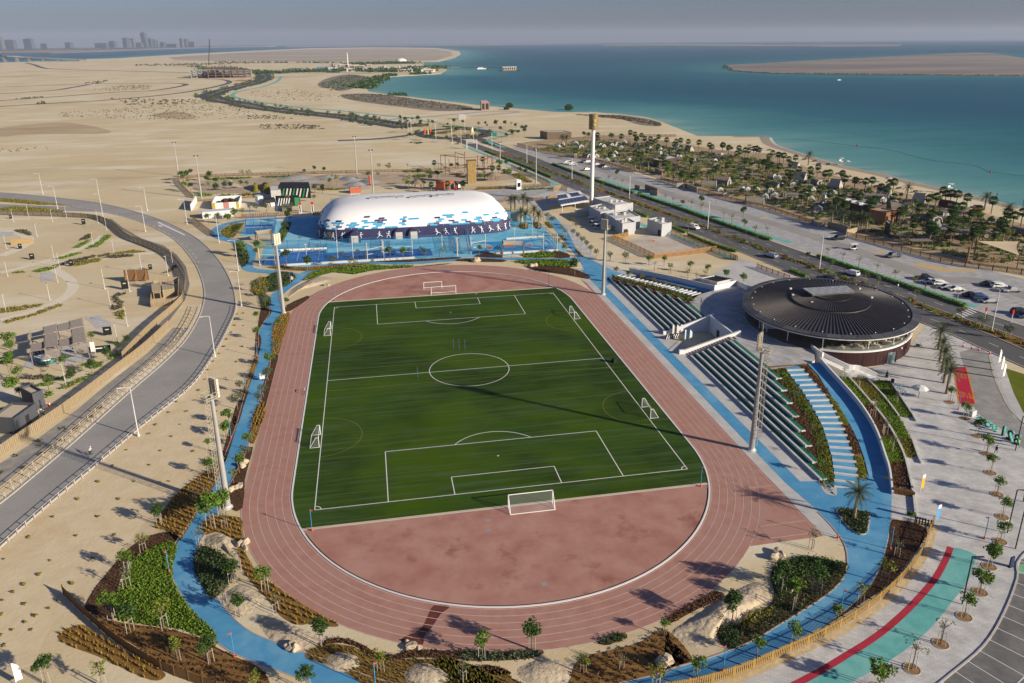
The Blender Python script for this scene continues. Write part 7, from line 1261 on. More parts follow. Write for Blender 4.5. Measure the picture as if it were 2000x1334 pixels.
BL_=[(p,r)for p,r in zip(Z2((560,1100),(597,1115),(235,420),(262,412),(265,440),(1365,1098),(1420,1105),(1340,1065)),(.75,.7,.6,.7,.6,.6,.35,.35))]+[(p,r)for p,r in zip(Z3((1762,1190),(1815,1170)),(.8,.75))]+[(p,r)for p,r in zip(Z4((855,360),(882,335),(8,1175),(972,605)),(.75,.8,.75,.5))]+[(p,r)for p,r in zip(Zf((662,910),(640,940),(535,1145),(575,1130),(617,1112)),(.7,.7,.65,.6,.6))]+[(p,r)for p,r in zip(q5((885,955),(915,955)),(1.3,1.2))]+[(p,r)for p,r in zip(q5((1440,1005),(1470,1000))+q4((845,1130),(1190,1190),(745,700)),(.9,.9,.9,.8,.8))]
BN=['left one of the boulder pair at the sandy bank by the bottom left path bend','right one of the boulder pair at the sandy bank by the bottom left path bend','left stone of the rock group beside the lower left bend','upper stone of the rock group beside the lower left bend','lower stone of the rock group beside the lower left bend','pale rock at the foot of the wet track patch','small pale rock right of the wet track patch','small pale rock left of the wet track patch','left one of two pale boulders by the lower blue path','right one of two pale boulders by the lower blue path','front one of two boulders at the chute corner','back one of two boulders at the chute corner','pale boulder at the left end of the long sand mound','pale rock among the three bushy trees','upper rock beside the left blue path','lower rock beside the left blue path','left rock beside the left flood mast foot','middle rock beside the left flood mast foot','right rock beside the left flood mast foot','left boulder on the bed above the far bend','right boulder on the bed above the far bend','left rock on the sand by the far right bend','right rock on the sand by the far right bend','white rock at the green knoll where paths meet','pale rock beside the upper left sand mound','pale rock by the dark shrubs near the padel court']
for i,((p,r),lb)in enumerate(zip(BL_,BN)):boulder(p,r,lb,i)
def pathlight():
 t=thing('path_light','','path light');MB().cyl((0,0,.3),(0,0,3.9),.055,n=6).build('pole',mat('light_blue',(.04,.26,.48)),t);MB().lathe([(.17,0),(.14,.35),(.06,.45)],10).build('base',MATS['signal_orange'],t);MB().box(0,.34,-.08,.08,3.6,3.74).build('lamp_head',MATS['signal_orange'],t);return t
PT=pathlight()
for i,(px,lb)in enumerate(zip(Z1((1018,672),(1408,1178))+Z2((1130,1372),(710,328))+Q(1300,700,3.994,(273,1000))+Z4((1342,205),(1752,292),(1365,790),(450,1242))+Q7((1612,762))+Q6((1357,802))+Zf((540,692),(290,1202))+Q(400,560,5,(515,682),(405,1032),(1270,136))+q5((1608,1202),(1250,955),(1920,910))+q4((835,1150),(380,910)),('beside the big green groundcover bed','beside the path at the lower left','at the bottom edge of the picture','on the kerb at the lower left turf corner','on the kerb at the lower right turf corner','at the tip of the concrete apron','against the mulch bed right of the blue path','behind the yellow fence, upper one','behind the yellow fence, lower one','alone on the promenade paving','below the red bus stop mat','left of the blue path below the white sign','among the dry grass beside the left flood mast','left of the blue path near the upper flood mast','left of the blue path halfway down','on the kerb at the upper left turf corner','on the kerb at the upper right turf corner','under the shade sail by the courts','on the blue link path','at the green knoll','by the upper path loop'))):
 dup(PT,G(*px),rng.uniform(0,6.28),None,'blue path light with orange foot '+lb,'blue path lights with orange feet')
t=thing('path_sign','white rectangular sign beside the left blue path','sign',G(*Q(400,560,5,(565,920))[0]),.1);MB().box(-.55,.55,-.04,.04,.5,1.9).build('board',M_white,t);MB().bar((0,.05,0),(0,.05,.6),.1).build('leg',M_dark,t)
# cars
def make_car(kind,col):
 t=thing('parked_car','','car');m=mat('paint_'+col,{'white':(.72,.72,.71),'black':(.012,.012,.014),'silver':(.38,.39,.40),'grey':(.10,.105,.11),'blue':(.03,.07,.17),'maroon':(.06,.012,.015),'gold':(.38,.33,.24),'lightblue':(.30,.38,.45)}[col],rough=.25,spec=.6,metal=.0 if col=='white' else .2)
 L,Wd={'sedan':(4.6,1.8),'suv':(4.8,1.95),'pickup':(5.4,1.95),'van':(5.0,2.0)}[kind];h={'sedan':.82,'suv':1.0,'pickup':1.0,'van':1.05}[kind];H={'sedan':1.45,'suv':1.8,'pickup':1.8,'van':2.1}[kind]
 x0,x1=-L/2,L/2
 prof={'sedan':[(x0,.45),(x0+.05,h-.1),(x0+.9,h),(x0+1.6,H-.05),(x0+2.8,H),(x1-.6,h+.05),(x1,h-.05),(x1,.45)],'suv':[(x0,.5),(x0+.05,h-.15),(x0+1.1,h),(x0+1.8,H-.05),(x1-.5,H),(x1-.1,h+.1),(x1,.5)],'pickup':[(x0,.5),(x0+.05,h-.15),(x0+1.1,h),(x0+1.7,H-.05),(x0+3.1,H),(x0+3.4,h),(x1,h),(x1,.5)],'van':[(x0,.5),(x0+.05,h),(x0+.9,h+.1),(x0+1.4,H-.05),(x1-.1,H),(x1,.5)]}[kind]
 def body(prof,ws):
  n=len(prof);v=[]
  for s in(-1,1):v+=[(x,s*w,z)for(x,z),w in zip(prof,ws)]
  return MB().add(v,[tuple(range(n-1,-1,-1)),tuple(range(n,2*n))]+[(k,(k+1)%n,n+(k+1)%n,n+k)for k in range(n)])
 ws=[Wd/2 if z<=h+.12 else Wd/2-.16 for x,z in prof];body(prof,ws).build('body',m,t);MB().box(x0+.1,x1-.1,-Wd/2+.08,Wd/2-.08,.22,.5).build('sill',M_black,t)
 top=[(x,z)for x,z in prof if z>h+.12];a=prof[[i for i,q in enumerate(prof)if q[1]>h+.12][0]-1];b=prof[[i for i,q in enumerate(prof)if q[1]>h+.12][-1]+1]
 ca=((a[0]+b[0]+top[0][0]+top[-1][0])/4,h+.1)
 g=[(a[0]+.12,h+.08)]+[(x+(.06 if x<ca[0]else-.06),z-.12)for x,z in top]+[(b[0]-.12,max(h+.08,b[1]-.02))]
 v=[];n=len(g)
 for s in(-1,1):v+=[(x,s*(Wd/2-.02 if z<h+.2 else Wd/2-.15),z)for x,z in g]
 MB().add(v,[tuple(range(n-1,-1,-1)),tuple(range(n,2*n))]).build('side_glass',M_glassd,t)
 for(p,q),nm in(((a,top[0]),'windscreen'),((top[-1],b),'rear_window')):
  w=Wd/2-.2;d=Vector((q[0]-p[0],0,q[1]-p[1]));nr=Vector((-d.z,0,d.x)).normalized()*.02;f0,f1=.12,.9;P=[Vector((p[0],0,p[1]))+d*f+nr for f in(f0,f1)];MB().add([(P[0].x,-w,P[0].z),(P[0].x,w,P[0].z),(P[1].x,w-.08,P[1].z),(P[1].x,-w+.08,P[1].z)],[(0,3,2,1)]).build(nm,M_glassd,t)
 w0=None
 for sx in(x0+.95,x1-.95):
  for sy in(-Wd/2+.1,Wd/2-.1):
   if w0 is None:w0=MB().cyl((0,-.12,0),(0,.12,0),.36,n=14).build('wheel',M_black,t,loc=(sx,sy,.36))
   else:w0=w0;instance(w0,t,(sx,sy,.36))
 for s in(-1,1):MB().box(x0-.02,x0+.12,s*(Wd/2-.4)-.18,s*(Wd/2-.4)+.18,h-.3,h-.14).build('headlight',M_lamp,t);MB().box(x1-.1,x1+.02,s*(Wd/2-.3)-.14,s*(Wd/2-.3)+.14,h-.3,h-.1).build('tail_light',mat('tail_red',(.3,.01,.01)),t)
 return t
CARS={}
def car(px,kind,col,rz,label,group,z=.03):
 if(kind,col)not in CARS:CARS[(kind,col)]=make_car(kind,col)
 return dup(CARS[(kind,col)],G(*px,z),rz,None,label,group)
qr=lambda*p:Q(1500,340,3.994,*p);AH=-.16
for px,k,c,lb in zip(qr((1215,822),(1262,850),(1338,865),(1395,893),(1467,910),(1580,955),(1650,975),(1725,1003),(1718,868),(1800,885),(1890,918),(1965,1092),(2005,1120)),('pickup','sedan','suv','sedan','sedan','sedan','suv','sedan','sedan','suv','pickup','suv','sedan'),('black','white','white','silver','white','maroon','blue','silver','grey','white','silver','black','blue'),('black pickup at the left end of the parked row','white saloon beside the black pickup','white off-roader in the middle of the parked row','silver saloon right of the white off-roader','white saloon at the right end of the first parked row','dark maroon saloon starting the second parked row','dark blue off-roader in the second parked row','silver saloon ending the second parked row','dark grey saloon on the far side of the car park','white off-roader between dark saloon and pickup','silver pickup on the far side of the car park','black off-roader at the right picture edge','blue saloon cut by the right picture edge')):car(px,k,c,pi+AH,lb,'cars in the right car park')
for px,k,c,rz,lb in((qr((545,512))[0],'suv','black',.05,'black off-roader driving past the camp entrance'),(qr((975,648))[0],'pickup','grey',.1,'grey pickup on the access street'),(qr((650,788))[0],'suv','white',-1.15,'white off-roader on the far carriageway'),(qr((485,815))[0],'sedan','grey',-1.1,'dark car half hidden behind the round roof'),(qr((20,648))[0],'suv','lightblue',-1.15,'pale blue off-roader on the near carriageway'),(q8((1275,635))[0],'van','white',1.9,'white van on the near carriageway by the detached block')):car(px,k,c,rz,lb,'vehicles on the move')
for i,(px,k,c)in enumerate(zip(q2((158,515),(222,530),(343,500),(382,505),(372,588),(440,520),(490,530),(540,550),(588,560)),('van','van','suv','suv','sedan','sedan','sedan','suv','sedan'),('white','white','grey','white','gold','blue','white','black','white'))):car(px,k,c,-.1 if i!=4 else .3,'%s %s, %s from the left in the far parking row'%({'gold':'beige'}.get(c,c),{'suv':'off-roader','sedan':'saloon','van':'van'}[k],nth(i)),'cars in the far parking row')
def cart():
 t=thing('golf_cart','','golf cart');MB().box(-1.2,1.2,-.6,.6,.3,.65).build('chassis',M_white,t);MB().box(-1.2,1.2,-.68,.68,1.85,1.95).build('roof',M_white,t);MB().box(-.2,.5,-.55,.55,.65,.95).build('seat',M_dark,t);MB().box(.4,.55,-.55,.55,.95,1.4).build('backrest',M_dark,t)
 for sx in(-1.1,1.1):
  for sy in(-.6,.6):MB().bar((sx,sy,.6),(sx,sy,1.9),.06).build('post',M_dark,t);MB().cyl((sx*.75,sy-.1,.28),(sx*.75,sy+.1,.28),.28,n=10).build('wheel',M_black,t)
 return t
GC=cart()
for px,lb in zip(q8((272,570),(305,605),(335,635))+qr((665,590)),('farthest golf cart in the yard below the plant buildings','middle golf cart in the yard below the plant buildings','nearest golf cart in the yard below the plant buildings','golf cart with white roof driving on the access street')):dup(GC,G(*px),.1,1.15,lb,'golf carts')
# carriageway planting and lamps
def hedge_px(px,w,h,lb,m=LF_lush):boxhedge('hedge',smooth(GG(px),3),w,h,m,lb,group='clipped hedges along the carriageway')
hedge_px([(1080,321),(1130,340),(1185,360),(1238,378)],1.4,.9,'bright green hedge beside the far parking row')
hedge_px([(1250,382),(1325,407),(1412,438),(1505,470)],1.4,.9,'bright green hedge along the middle of the far carriageway')
hedge_px([(1597,501),(1663,524),(1775,562),(1885,600)],1.4,.9,'bright green hedge in front of the parked cars')
hedge_px([(1235,413),(1265,425)],1.4,.9,'short hedge beside the long pale block');hedge_px([(1315,445),(1340,456)],1.3,.9,'short hedge by the detached block');hedge_px([(1345,460),(1390,478),(1438,493)],1.3,.9,'hedge between teal path and carriageway by the sand yard');hedge_px([(1543,530),(1575,542)],1.2,.9,'short hedge left of the round roof top')
hedge_px([(950,296),(1000,315),(1050,335),(1078,347)],1.4,.9,'hedge along the teal path behind the rope course');hedge_px([(865,248),(905,250),(932,254)],1.6,1.,'hedge along the far rim of the roundabout')
mp=resample(mid,2.2);R6=random.Random(12)
mp=[p for p in mp if p[1]<330]
for nm,m,pr,lb in(('median_shrubs',LF_lush,.33,'green shrubs dotted along the carriageway median'),('median_shrubs',LF_maroon,.35,'maroon shrubs dotted along the carriageway median'),('median_shrubs',LF_olive,.3,'yellowish shrubs dotted along the carriageway median')):
 P=[(p[0]+R6.uniform(-1.5,1.5),p[1]+R6.uniform(-1.2,1.2))for p in mp for _ in range(3)if R6.random()<pr];clumps(nm,P,m,26,.95,.8,.28,zf=.05,label=lb)
rowtrees(KL(1100,320,5,(525,150,'dark',1.2),(445,170,'loose',.9),(505,195,'thin',1.),(575,225,'thin',1.1),(995,370,'thin',1.),(1075,405,'thin',1.1),(1160,440,'round',1.1),(1250,455,'thin',1.4),(1345,425,'dark',1.3),(1350,475,'thin',1.3),(1565,560,'thin',1.3),(1640,595,'thin',1.3),(1755,545,'dark',1.3),(1770,645,'round',1.2),(1870,695,'loose',1.1),(1985,705,'thin',1.2)),'{t}, {n} down the far parking street','street trees along the carriageway')
rowtrees(KL(1500,340,3.994,(308,680,'dark',.8),(495,745,'round',.8),(460,650,'thin',1.1),(578,690,'thin',1.1),(705,730,'thin',1.1),(845,780,'thin',1.1),(988,830,'loose',1.),(1135,885,'loose',.9),(1295,935,'thin',1.),(755,840,'grey',.9),(855,880,'grey',1.),(1150,985,'grey',1.),(1490,1130,'grey',1.),(1665,1210,'grey',1.1),(1865,1290,'grey',1.1),(1470,980,'thin',1.)),'{t}, {n} along the car park hedge and median','street trees along the carriageway')
rowtrees(KL(1100,320,5,(200,190,'loose',.9),(370,290,'loose',1.4),(570,300,'grey',1.),(740,350,'round',1.),(830,560,'loose',1.),(930,520,'loose',1.3),(1220,680,'loose',1.6),(760,490,'thin',1.2),(1430,690,'thin',1.3),(1070,640,'loose',1.),(1520,790,'thin',1.1),(1660,830,'thin',1.2),(1780,730,'thin',1.),(1880,790,'thin',1.)),'{t}, {n} along the median beside the yard','street trees along the carriageway',st=0)
def hwlamp():
 t=thing('highway_lamp','','street lamp');MB().cyl((0,0,0),(0,0,11.5),.16,.09,8).build('pole',M_white,t)
 for s in(-1,1):MB().tube([(0,0,11.3),(0,s*.9,11.6),(0,s*1.6,11.6)],.06,5).build('arm',M_white,t);MB().box(-.15,.15,s*1.6-.35,s*1.6+.35,11.5,11.63).build('lamp_head',M_white,t)
 return t
HL=hwlamp()
for i,px in enumerate([(1936,649),(1600,527),(1382,447),(1229,389),(1117,351),(1029,318),(961,292),(925,280)]):dup(HL,G(*px),.4,None,'double-armed white lamp, %s up the carriageway median from the crossing'%nth(i),'double-armed carriageway lamps')
t=thing('signal_post','red and white signal post beside the crossing','signal',G(*qr((1690,1130))[0]));MB().cyl((0,0,0),(0,0,3.2),.1).build('pole',M_white,t);MB().box(-.2,.2,-.15,.15,2.2,3.2).build('head',MATS['cap_red'],t)
t=thing('signal_post','red signal post at the car park exit','signal',G(*qr((1895,1160))[0]));MB().cyl((0,0,0),(0,0,3.4),.1).build('pole',M_white,t);MB().box(-.25,.25,-.15,.15,2.4,3.6).build('head',MATS['cap_red'],t)
for k in range(7):p=G(*qr((1480+k*22,1112-k*9))[0]);sheet('crossing_bar',[(p[0]-.3,p[1]-1.6),(p[0]+.3,p[1]-1.6),(p[0]+.3,p[1]+1.6),(p[0]-.3,p[1]+1.6)],.062,M_white)['kind']='structure'
for i,px in enumerate(Q6((1405,185),(1490,205),(1560,225),(1665,258))):t=thing('traffic_cone','red cone %s from the left across the drop-off mouth'%nth(i),'cone',G(*px),group='cones across the drop-off mouth');MB().lathe([(.32,0),(.32,.05),(.2,.06),(.05,1.1),(0,1.1)],10).build('cone_body',MATS['cone_red'],t);MB().lathe([(.16,.4),(.12,.75)],10).build('band',M_white,t)
# beach camp
M_canvas=mat('canvas',(.50,.455,.375),(.43,.385,.31),.8,rough=.95);M_hutgrey=mat('hut_shingle',(.23,.205,.17),(.17,.15,.125),2.,rough=.95);M_hutend=mat('hut_end',(.40,.36,.30));M_tentw=mat('tent_white',(.44,.44,.42),rough=.9);M_tentd=mat('tent_grey',(.22,.24,.27),rough=.9)
def barrel():
 t=thing('barrel_hut','','hut');n=12;A=[(2.*cos(a),.5+2.*sin(a))for a in np.linspace(-.25,pi+.25,n)]
 mb=MB();mb.strip([(x,-3.2,z)for x,z in A],[(x,3.2,z)for x,z in A]);mb.build('shell',M_hutgrey,t,True)
 for y in(-3.,3.):MB().add([(x*.97,y,z*.98)for x,z in A],[tuple(range(n))]).build('end_wall',M_hutend,t)
 MB().box(-.55,.55,-3.12,-2.98,.1,2.).build('door',M_black,t);mb=MB();mb.tube([(x*1.01,-3.2,z*1.01)for x,z in A],.12,5);mb.build('rim',M_white,t);return t
def aframe(w=4.6,h=3.6,d=5.,m=None):
 t=thing('bell_tent','','tent');MB().add([(-w/2,-d/2,0),(w/2,-d/2,0),(w/2,d/2,0),(-w/2,d/2,0),(0,-d/2+.5,h),(0,d/2-.5,h)],[(0,1,4),(1,2,5,4),(2,3,5),(3,0,4,5)]).build('canvas',m or M_canvas,t);MB().add([(-.6,-d/2-.03,0),(.6,-d/2-.03,0),(0,-d/2+.32,h*.75)],[(0,1,2)]).build('flap',M_tentd,t);MB().cyl((0,-d/2+.4,0),(0,-d/2+.4,h+.2),.06).build('pole',M_brwood,t);return t
def smalltent():
 t=thing('small_tent','','tent');MB().add([(-1.5,-1.3,0),(1.5,-1.3,0),(1.5,1.3,0),(-1.5,1.3,0),(-1.2,-1.,1.2),(1.2,-1.,1.2),(1.2,1.,1.2),(-1.2,1.,1.2),(0,-.8,1.9),(0,.8,1.9)],[(0,1,5,4),(1,2,6,5),(2,3,7,6),(3,0,4,7),(4,5,8),(5,6,9,8),(6,7,9),(7,4,8,9)]).build('canvas',M_tentw,t);MB().box(-.5,.5,-1.3,-1.22,0,1.25).build('doorway',M_tentd,t);return t
def pergola2(w=9.,d=4.5):
 t=thing('camp_pergola','','pergola')
 for k in range(11):MB().box(-w/2+k*w/11+.05,-w/2+(k+.8)*w/11,-d/2,d/2,3.,3.1).build('roof_slat',M_weath,t)
 for x in(-w/2,0,w/2):
  for y in(-d/2+.3,d/2-.3):MB().bar((x*.95,y,0),(x*.95,y,3.),.2).build('post',M_brwood,t)
 for y in(-d/2+.3,d/2-.3):MB().bar((-w/2,y,2.9),(w/2,y,2.9),.2).build('beam',M_brwood,t)
 return t
q3=lambda*p:Q(1400,260,5.714,*p);qq4=lambda*p:Q(1700,330,6.667,*p)
o=sheet('camp_ground',GG([(1010,280),(1100,268),(1200,266),(1300,275),(1400,292),(1500,300),(1600,335),(1700,362),(1800,385),(1900,410),(2060,455),(2080,560),(2000,530),(1925,520),(1850,510),(1775,490),(1654,458),(1592,438),(1500,405),(1430,390),(1360,371),(1290,350),(1160,312)]),.018,mat('camp_sand',(.44,.34,.21),(.36,.27,.16),.12,big=(.28,.20,.11),bigscale=.06,detail=7));o['kind']='structure'
BH=barrel()
for i,(px,rz,s)in enumerate([(p,r,s)for p,r,s in zip(q2((200,440),(380,445),(1735,765),(1890,720),(1015,385))+q3((75,570),(665,600),(1105,572),(800,715),(1960,800))+qq4((355,510),(790,690),(1965,860)),(.9,.3,1.2,.9,1.3,.6,.15,.1,1.2,-.5,1.25,-.1,.2),(1.,1.,1.15,1.1,.9,1.05,1.05,1.,.9,1.1,1.1,1.15,1.15))]+[(q3((415,785))[0],1.25,1.2)]):dup(BH,G(*px),rz,s,'brown barrel-shaped camping hut, %s from the far end of the camp'%nth(i),'barrel huts in the beach camp')
AF=aframe()
for i,(px,rz,s)in enumerate(zip(q3((945,520),(1320,605),(875,390),(1860,705))+qq4((630,425))+q2((1380,350),(1520,370),(700,310)),(.5,.6,.4,.6,.7,.3,.4,.2),(1.2,1.2,1.,1.3,1.15,1.,1.,.9))):dup(AF,G(*px),rz,s,'large beige ridge tent, %s of those scattered in the camp'%nth(i),'large ridge tents in the beach camp')
ST=smalltent();stp=q2((110,305),(250,300),(525,315),(650,315),(795,285),(310,335),(690,405),(760,345),(660,435),(715,495),(600,485),(840,485),(1180,360),(1190,405),(480,440),(560,330),(940,310),(1080,350),(1400,440),(1560,480),(1800,490),(60,330),(450,390),(1260,430))+q3((40,255),(845,590),(330,640),(440,640),(590,650),(275,640),(535,725),(640,715),(1060,640),(1200,715),(1290,685),(1430,760),(1590,735),(1195,800),(1130,870),(625,500),(30,645),(100,705),(680,515),(1040,740),(960,690))+qq4((850,760),(970,810),(1290,825),(1690,720),(960,600),(1590,680),(140,420))
for i,px in enumerate(stp):dup(ST,G(*px),rng.uniform(-.6,.9),rng.uniform(1.,1.35),'small white camp tent or trailer, %s counted from the far end of the camp'%nth(i),'small white tents in the beach camp')
PG=pergola2()
for i,(px,rz,s)in enumerate(zip(q2((860,385),(1020,335),(1350,520),(1250,480),(1700,520),(200,370),(1560,560),(820,430))+q3((370,525),(210,705),(890,765),(980,630),(1750,760),(60,300))+qq4((1080,660),(430,930),(640,1010),(1020,920),(1370,920),(1500,900)),(-.1,-.1,-.2,-.3,-.3,0,-.3,-.2,-.05,-.2,-.2,-.2,-.3,-.1,-.2,-.1,-.2,-.1,-.1,-.1),(1.,1.,1.1,1.,1.,.9,.9,.8,1.1,1.1,1.2,.8,1.,.9,1.2,.65,.8,1.3,.9,.8))):dup(PG,G(*px),rz,s,'weathered camp pergola on posts, %s from the far end of the camp'%nth(i),'slatted pergolas in the beach camp')
fp=[(a,b+62)for a,b in((860,190),(910,205),(985,210),(1020,255),(1085,260),(1175,235),(930,260),(1140,285),(1265,275),(1370,285),(1420,280),(1625,310),(1740,330),(1770,355),(1890,340),(1955,360),(495,210),(760,235),(1490,370),(1350,320),(500,255),(1200,520),(1250,560),(1440,675),(1560,710),(250,400),(640,450),(1050,330))];fq=q2(*fp)
fp=[(a,b+70)for a,b in((60,160),(125,185),(240,185),(310,220),(345,220),(405,195),(465,210),(615,245),(695,270),(740,285),(795,315),(870,300),(520,365),(690,405),(820,380),(830,495),(905,440),(1035,450),(1120,415),(1030,525),(1200,505),(1245,495),(1390,490),(1415,560),(1530,575),(1650,585),(1720,580),(1910,610),(1960,610),(1140,700),(1250,740),(545,360),(435,205),(780,480),(600,390))];fq+=q3(*fp)
fq+=qq4(*[(a,b+85)for a,b in((925,345),(965,385),(1030,390),(1110,410),(1240,450),(1570,500),(840,440),(1845,690),(1955,660),(1760,660),(1300,650))])
cpa=[(1180,283),(1300,283),(1420,305),(1520,318),(1620,356),(1760,396),(1900,432),(2000,458),(1990,505),(1860,488),(1760,465),(1640,430),(1540,395),(1430,375),(1320,342),(1200,312)];Rp=random.Random(91)
while len(fq)<138:
 p=(Rp.uniform(1180,2000),Rp.uniform(280,508))
 if inside(p,cpa):fq.append(p)
for i,px in enumerate(fq):palm(px,'fan',1.3,'green fan palm, %s counted from the far end of the camp'%nth(i),'fan palms in the beach camp')
for i,px in enumerate(q2((915,600),(975,590),(1060,595),(1345,700),(1590,720),(1730,740),(100,310),(150,320))+q3((1280,1005),(1400,1040),(1475,1080),(1560,1100),(1605,1110),(1660,1120),(1020,360))+qq4((470,390),(1480,540),(1770,690))):palm(px,'date',1.25,'feathery date palm, %s counted from the far end of the camp'%nth(i),'date palms in the beach camp')
rowtrees(KL(1080,230,5.714,(345,240,'dark',1.5),(395,245,'dark',1.4),(650,255,'bushy',1.5),(930,300,'bushy',1.4),(1515,330,'dark',1.),(1280,650,'bushy',1.3),(1420,700,'bushy',1.2),(1300,560,'bushy',1.),(640,350,'round',1.3),(550,420,'round',1.2),(1100,620,'bushy',.6),(1470,540,'round',1.),(1630,610,'loose',1.1),(1950,620,'loose',1.2)),'{t}, {n} of those among the far tents','trees in the beach camp',st=0)
rowtrees(KL(1400,260,5.714,(110,440,'loose',1.2),(270,720,'dark',1.2),(160,230,'dark',1.2),(955,540,'dark',1.),(1030,670,'bushy',1.),(1390,520,'grey',1.2),(1160,640,'bushy',.8),(830,840,'grey',1.2),(1710,800,'bushy',1.),(1690,690,'bushy',.9),(1240,840,'bushy',.7),(1740,970,'dark',1.1),(1700,1030,'loose',.9),(760,860,'bushy',.7),(380,400,'bushy',1.1),(200,480,'bushy',.9),(600,430,'bushy',1.),(420,660,'bushy',.8)),'{t}, {n} of those in the middle of the camp','trees in the beach camp',st=0)
rowtrees(KL(1700,330,6.667,(540,740,'round',1.1),(560,620,'grey',1.4),(1190,1010,'bushy',1.2),(1790,970,'loose',1.4),(1010,1090,'dark',.9),(385,410,'dark',.9),(380,980,'thin',1.2),(1350,700,'bushy',1.2),(1420,690,'bushy',1.),(1560,740,'bushy',.9),(590,480,'bushy',.8),(780,430,'bushy',.9),(880,440,'bushy',.8),(1380,940,'loose',1.2),(1540,850,'loose',.9),(30,650,'dark',1.)),'{t}, {n} of those at the near end of the camp','trees in the beach camp',st=0)
cp=GG([(1040,292),(1130,275),(1250,280),(1380,298),(1490,312),(1590,350),(1680,370),(1770,392),(1880,420),(2040,462),(2040,520),(1925,512),(1850,498),(1775,478),(1654,448),(1592,430),(1500,398),(1430,382),(1360,363),(1290,342),(1160,306)]);R4=random.Random(21)
S1=spread(cp,3.1,.5);R4.shuffle(S1)
for k,(m,n_)in enumerate(((LF_mid,650),(LF_dark,650),(LF_olive,500))):clumps('camp_shrubs',S1[k*650:k*650+n_],m,36,1.45,1.3,.38,label='low shrubs growing all through the beach camp')
t,P=block('lodge','long dark timber lodge with flat roof in the camp',*q3((1700,960),(1355,850),(1880,900)),4.4,mat('dark_timber',(.075,.05,.04),(.055,.036,.03),1.5),roofm=mat('lodge_roof',(.24,.23,.22)))
for u in(.15,.35,.6,.8):q=np.array(P[3])*(1-u)+np.array(P[0])*u;MB().box(-1.4,1.4,-.9,.9,4.2,5.,at=(q[0]+2.5,q[1]+1.5,0)).build('roof_unit',M_wconc,t)
t,P=block('lodge','orange-brown timber hall with open veranda in the camp',*qq4((185,740),(-40,690),(345,720)),5.4,mat('orange_timber',(.30,.14,.06),(.22,.10,.045),1.),roofm=mat('veranda_roof',(.33,.28,.22)))
for u in(.1,.5,.9):onwall(t,P,0,u-.08,u+.08,.2,3.8,'window',M_glassd)
t,P=block('hut','tall dark hut beside the camp entrance wall',*qq4((240,880),(175,830),(260,850)),4.6,M_dark,parapet=.2)
t,P=block('hut','low dark lodge at the far end of the camp',*q2((1180,560),(1090,540),(1400,520)),4.4,MATS['dark_timber'],parapet=.3)
t,P=block('beach_bar','dark red beach bar with grey roof near the sand',*qq4((960,500),(880,480),(1100,520)),3.2,mat('bar_red',(.12,.03,.02)),parapet=.2);onwall(t,P,0,.3,.8,.9,2.2,'counter_opening',M_tentw)
t,P=block('hut','orange camper hut with brown roof by the beach',*qq4((1330,600),(1325,560),(1440,605)),3.2,MATS['orange_paint'],parapet=.2,roofm=M_hutgrey)
t,P=block('visitor_building','low pale-roofed building beyond the far end of the camp',*q11((1650,530),(1570,510),(1920,530)),5.5,mat('tan_building',(.22,.16,.11)),parapet=.3,roofm=mat('pale_roof',(.42,.40,.38)))
for i,(lb,px,h)in enumerate((('grey concrete wall at the camp entrance',q3((1240,1045),(1460,1105)),2.2),('tan stone wall right of the camp entrance',q3((1440,1140),(1600,1100),(1600,1075)),2.2),('stepped tan planter at the camp entrance',q3((1060,1010),(1130,1050),(1200,1040)),1.8),('grey wall at the far camp gate',q2((1470,780),(1610,830)),2.4),('tan wall at the far camp gate',q2((1375,785),(1450,780)),2.6),('low grey wall behind the date palms of the far gate',q2((1140,600),(1220,640)),2.2))):tag(ribbon('entrance_wall',smooth(GG(px),2)if len(px)>2 else GG(px),.25,-.25,0,mat('stone_%d'%(i%2),((.25,.225,.195),(.38,.30,.18))[i%2],(.3,.25,.2),1.),h=h),lb,'wall')
for i,(lb,px)in enumerate((('brown slatted fence along the far parking row',[(1010,284),(1060,297),(1110,306),(1160,315),(1237,337)]),('brown slatted fence below the barrel huts of the far camp',[(1290,352),(1325,363),(1360,374),(1430,393),(1500,410),(1585,438)]),('brown slatted fence along the access street at the near camp',[(1654,462),(1700,473),(1775,494),(1850,515),(1925,527),(2000,536),(2080,550)]),('brown slatted fence at the far beach edge of the camp',[(1140,270),(1200,268),(1260,267),(1320,267)]))):slatfence('camp_fence',lb,smooth(GG(px),3),1.9,M_brwood,4.,.32,.55)
for i,(px,lb)in enumerate(zip(q3((1383,365))+qq4((1030,315)),('white lifeguard chair farther up the beach','white lifeguard chair nearer on the beach'))):
 t=thing('lifeguard_chair',lb,'lifeguard chair',G(*px),.3,'lifeguard chairs on the beach')
 for sx in(-1,1):
  for sy in(-1,1):MB().bar((sx*1.,sy*1.,0),(sx*.6,sy*.6,2.6),.14).build('leg',M_white,t)
 MB().box(-.8,.8,-.8,.8,2.6,2.75).build('seat',M_white,t);MB().box(-.8,.8,.7,.8,2.75,3.6).build('backrest',M_white,t);MB().box(-1.,1.,-1.,1.,4.5,4.62).build('roof',M_white,t)
 for sx in(-.8,.8):MB().bar((sx,.75,2.7),(sx,.75,4.5),.1).build('roof_post',M_white,t)
for i,px in enumerate(q3((1450,355),(1915,550))):t=thing('beach_parasol',('white beach parasol beside the far lifeguard chair','white beach parasol behind the loungers')[i],'parasol',G(*px),group='white beach parasols');MB().lathe([(1.9,2.1),(1.,2.6),(0,2.8)],10).build('canopy',M_tentw,t);MB().cyl((0,0,0),(0,0,2.2),.06).build('pole',M_brwood,t)
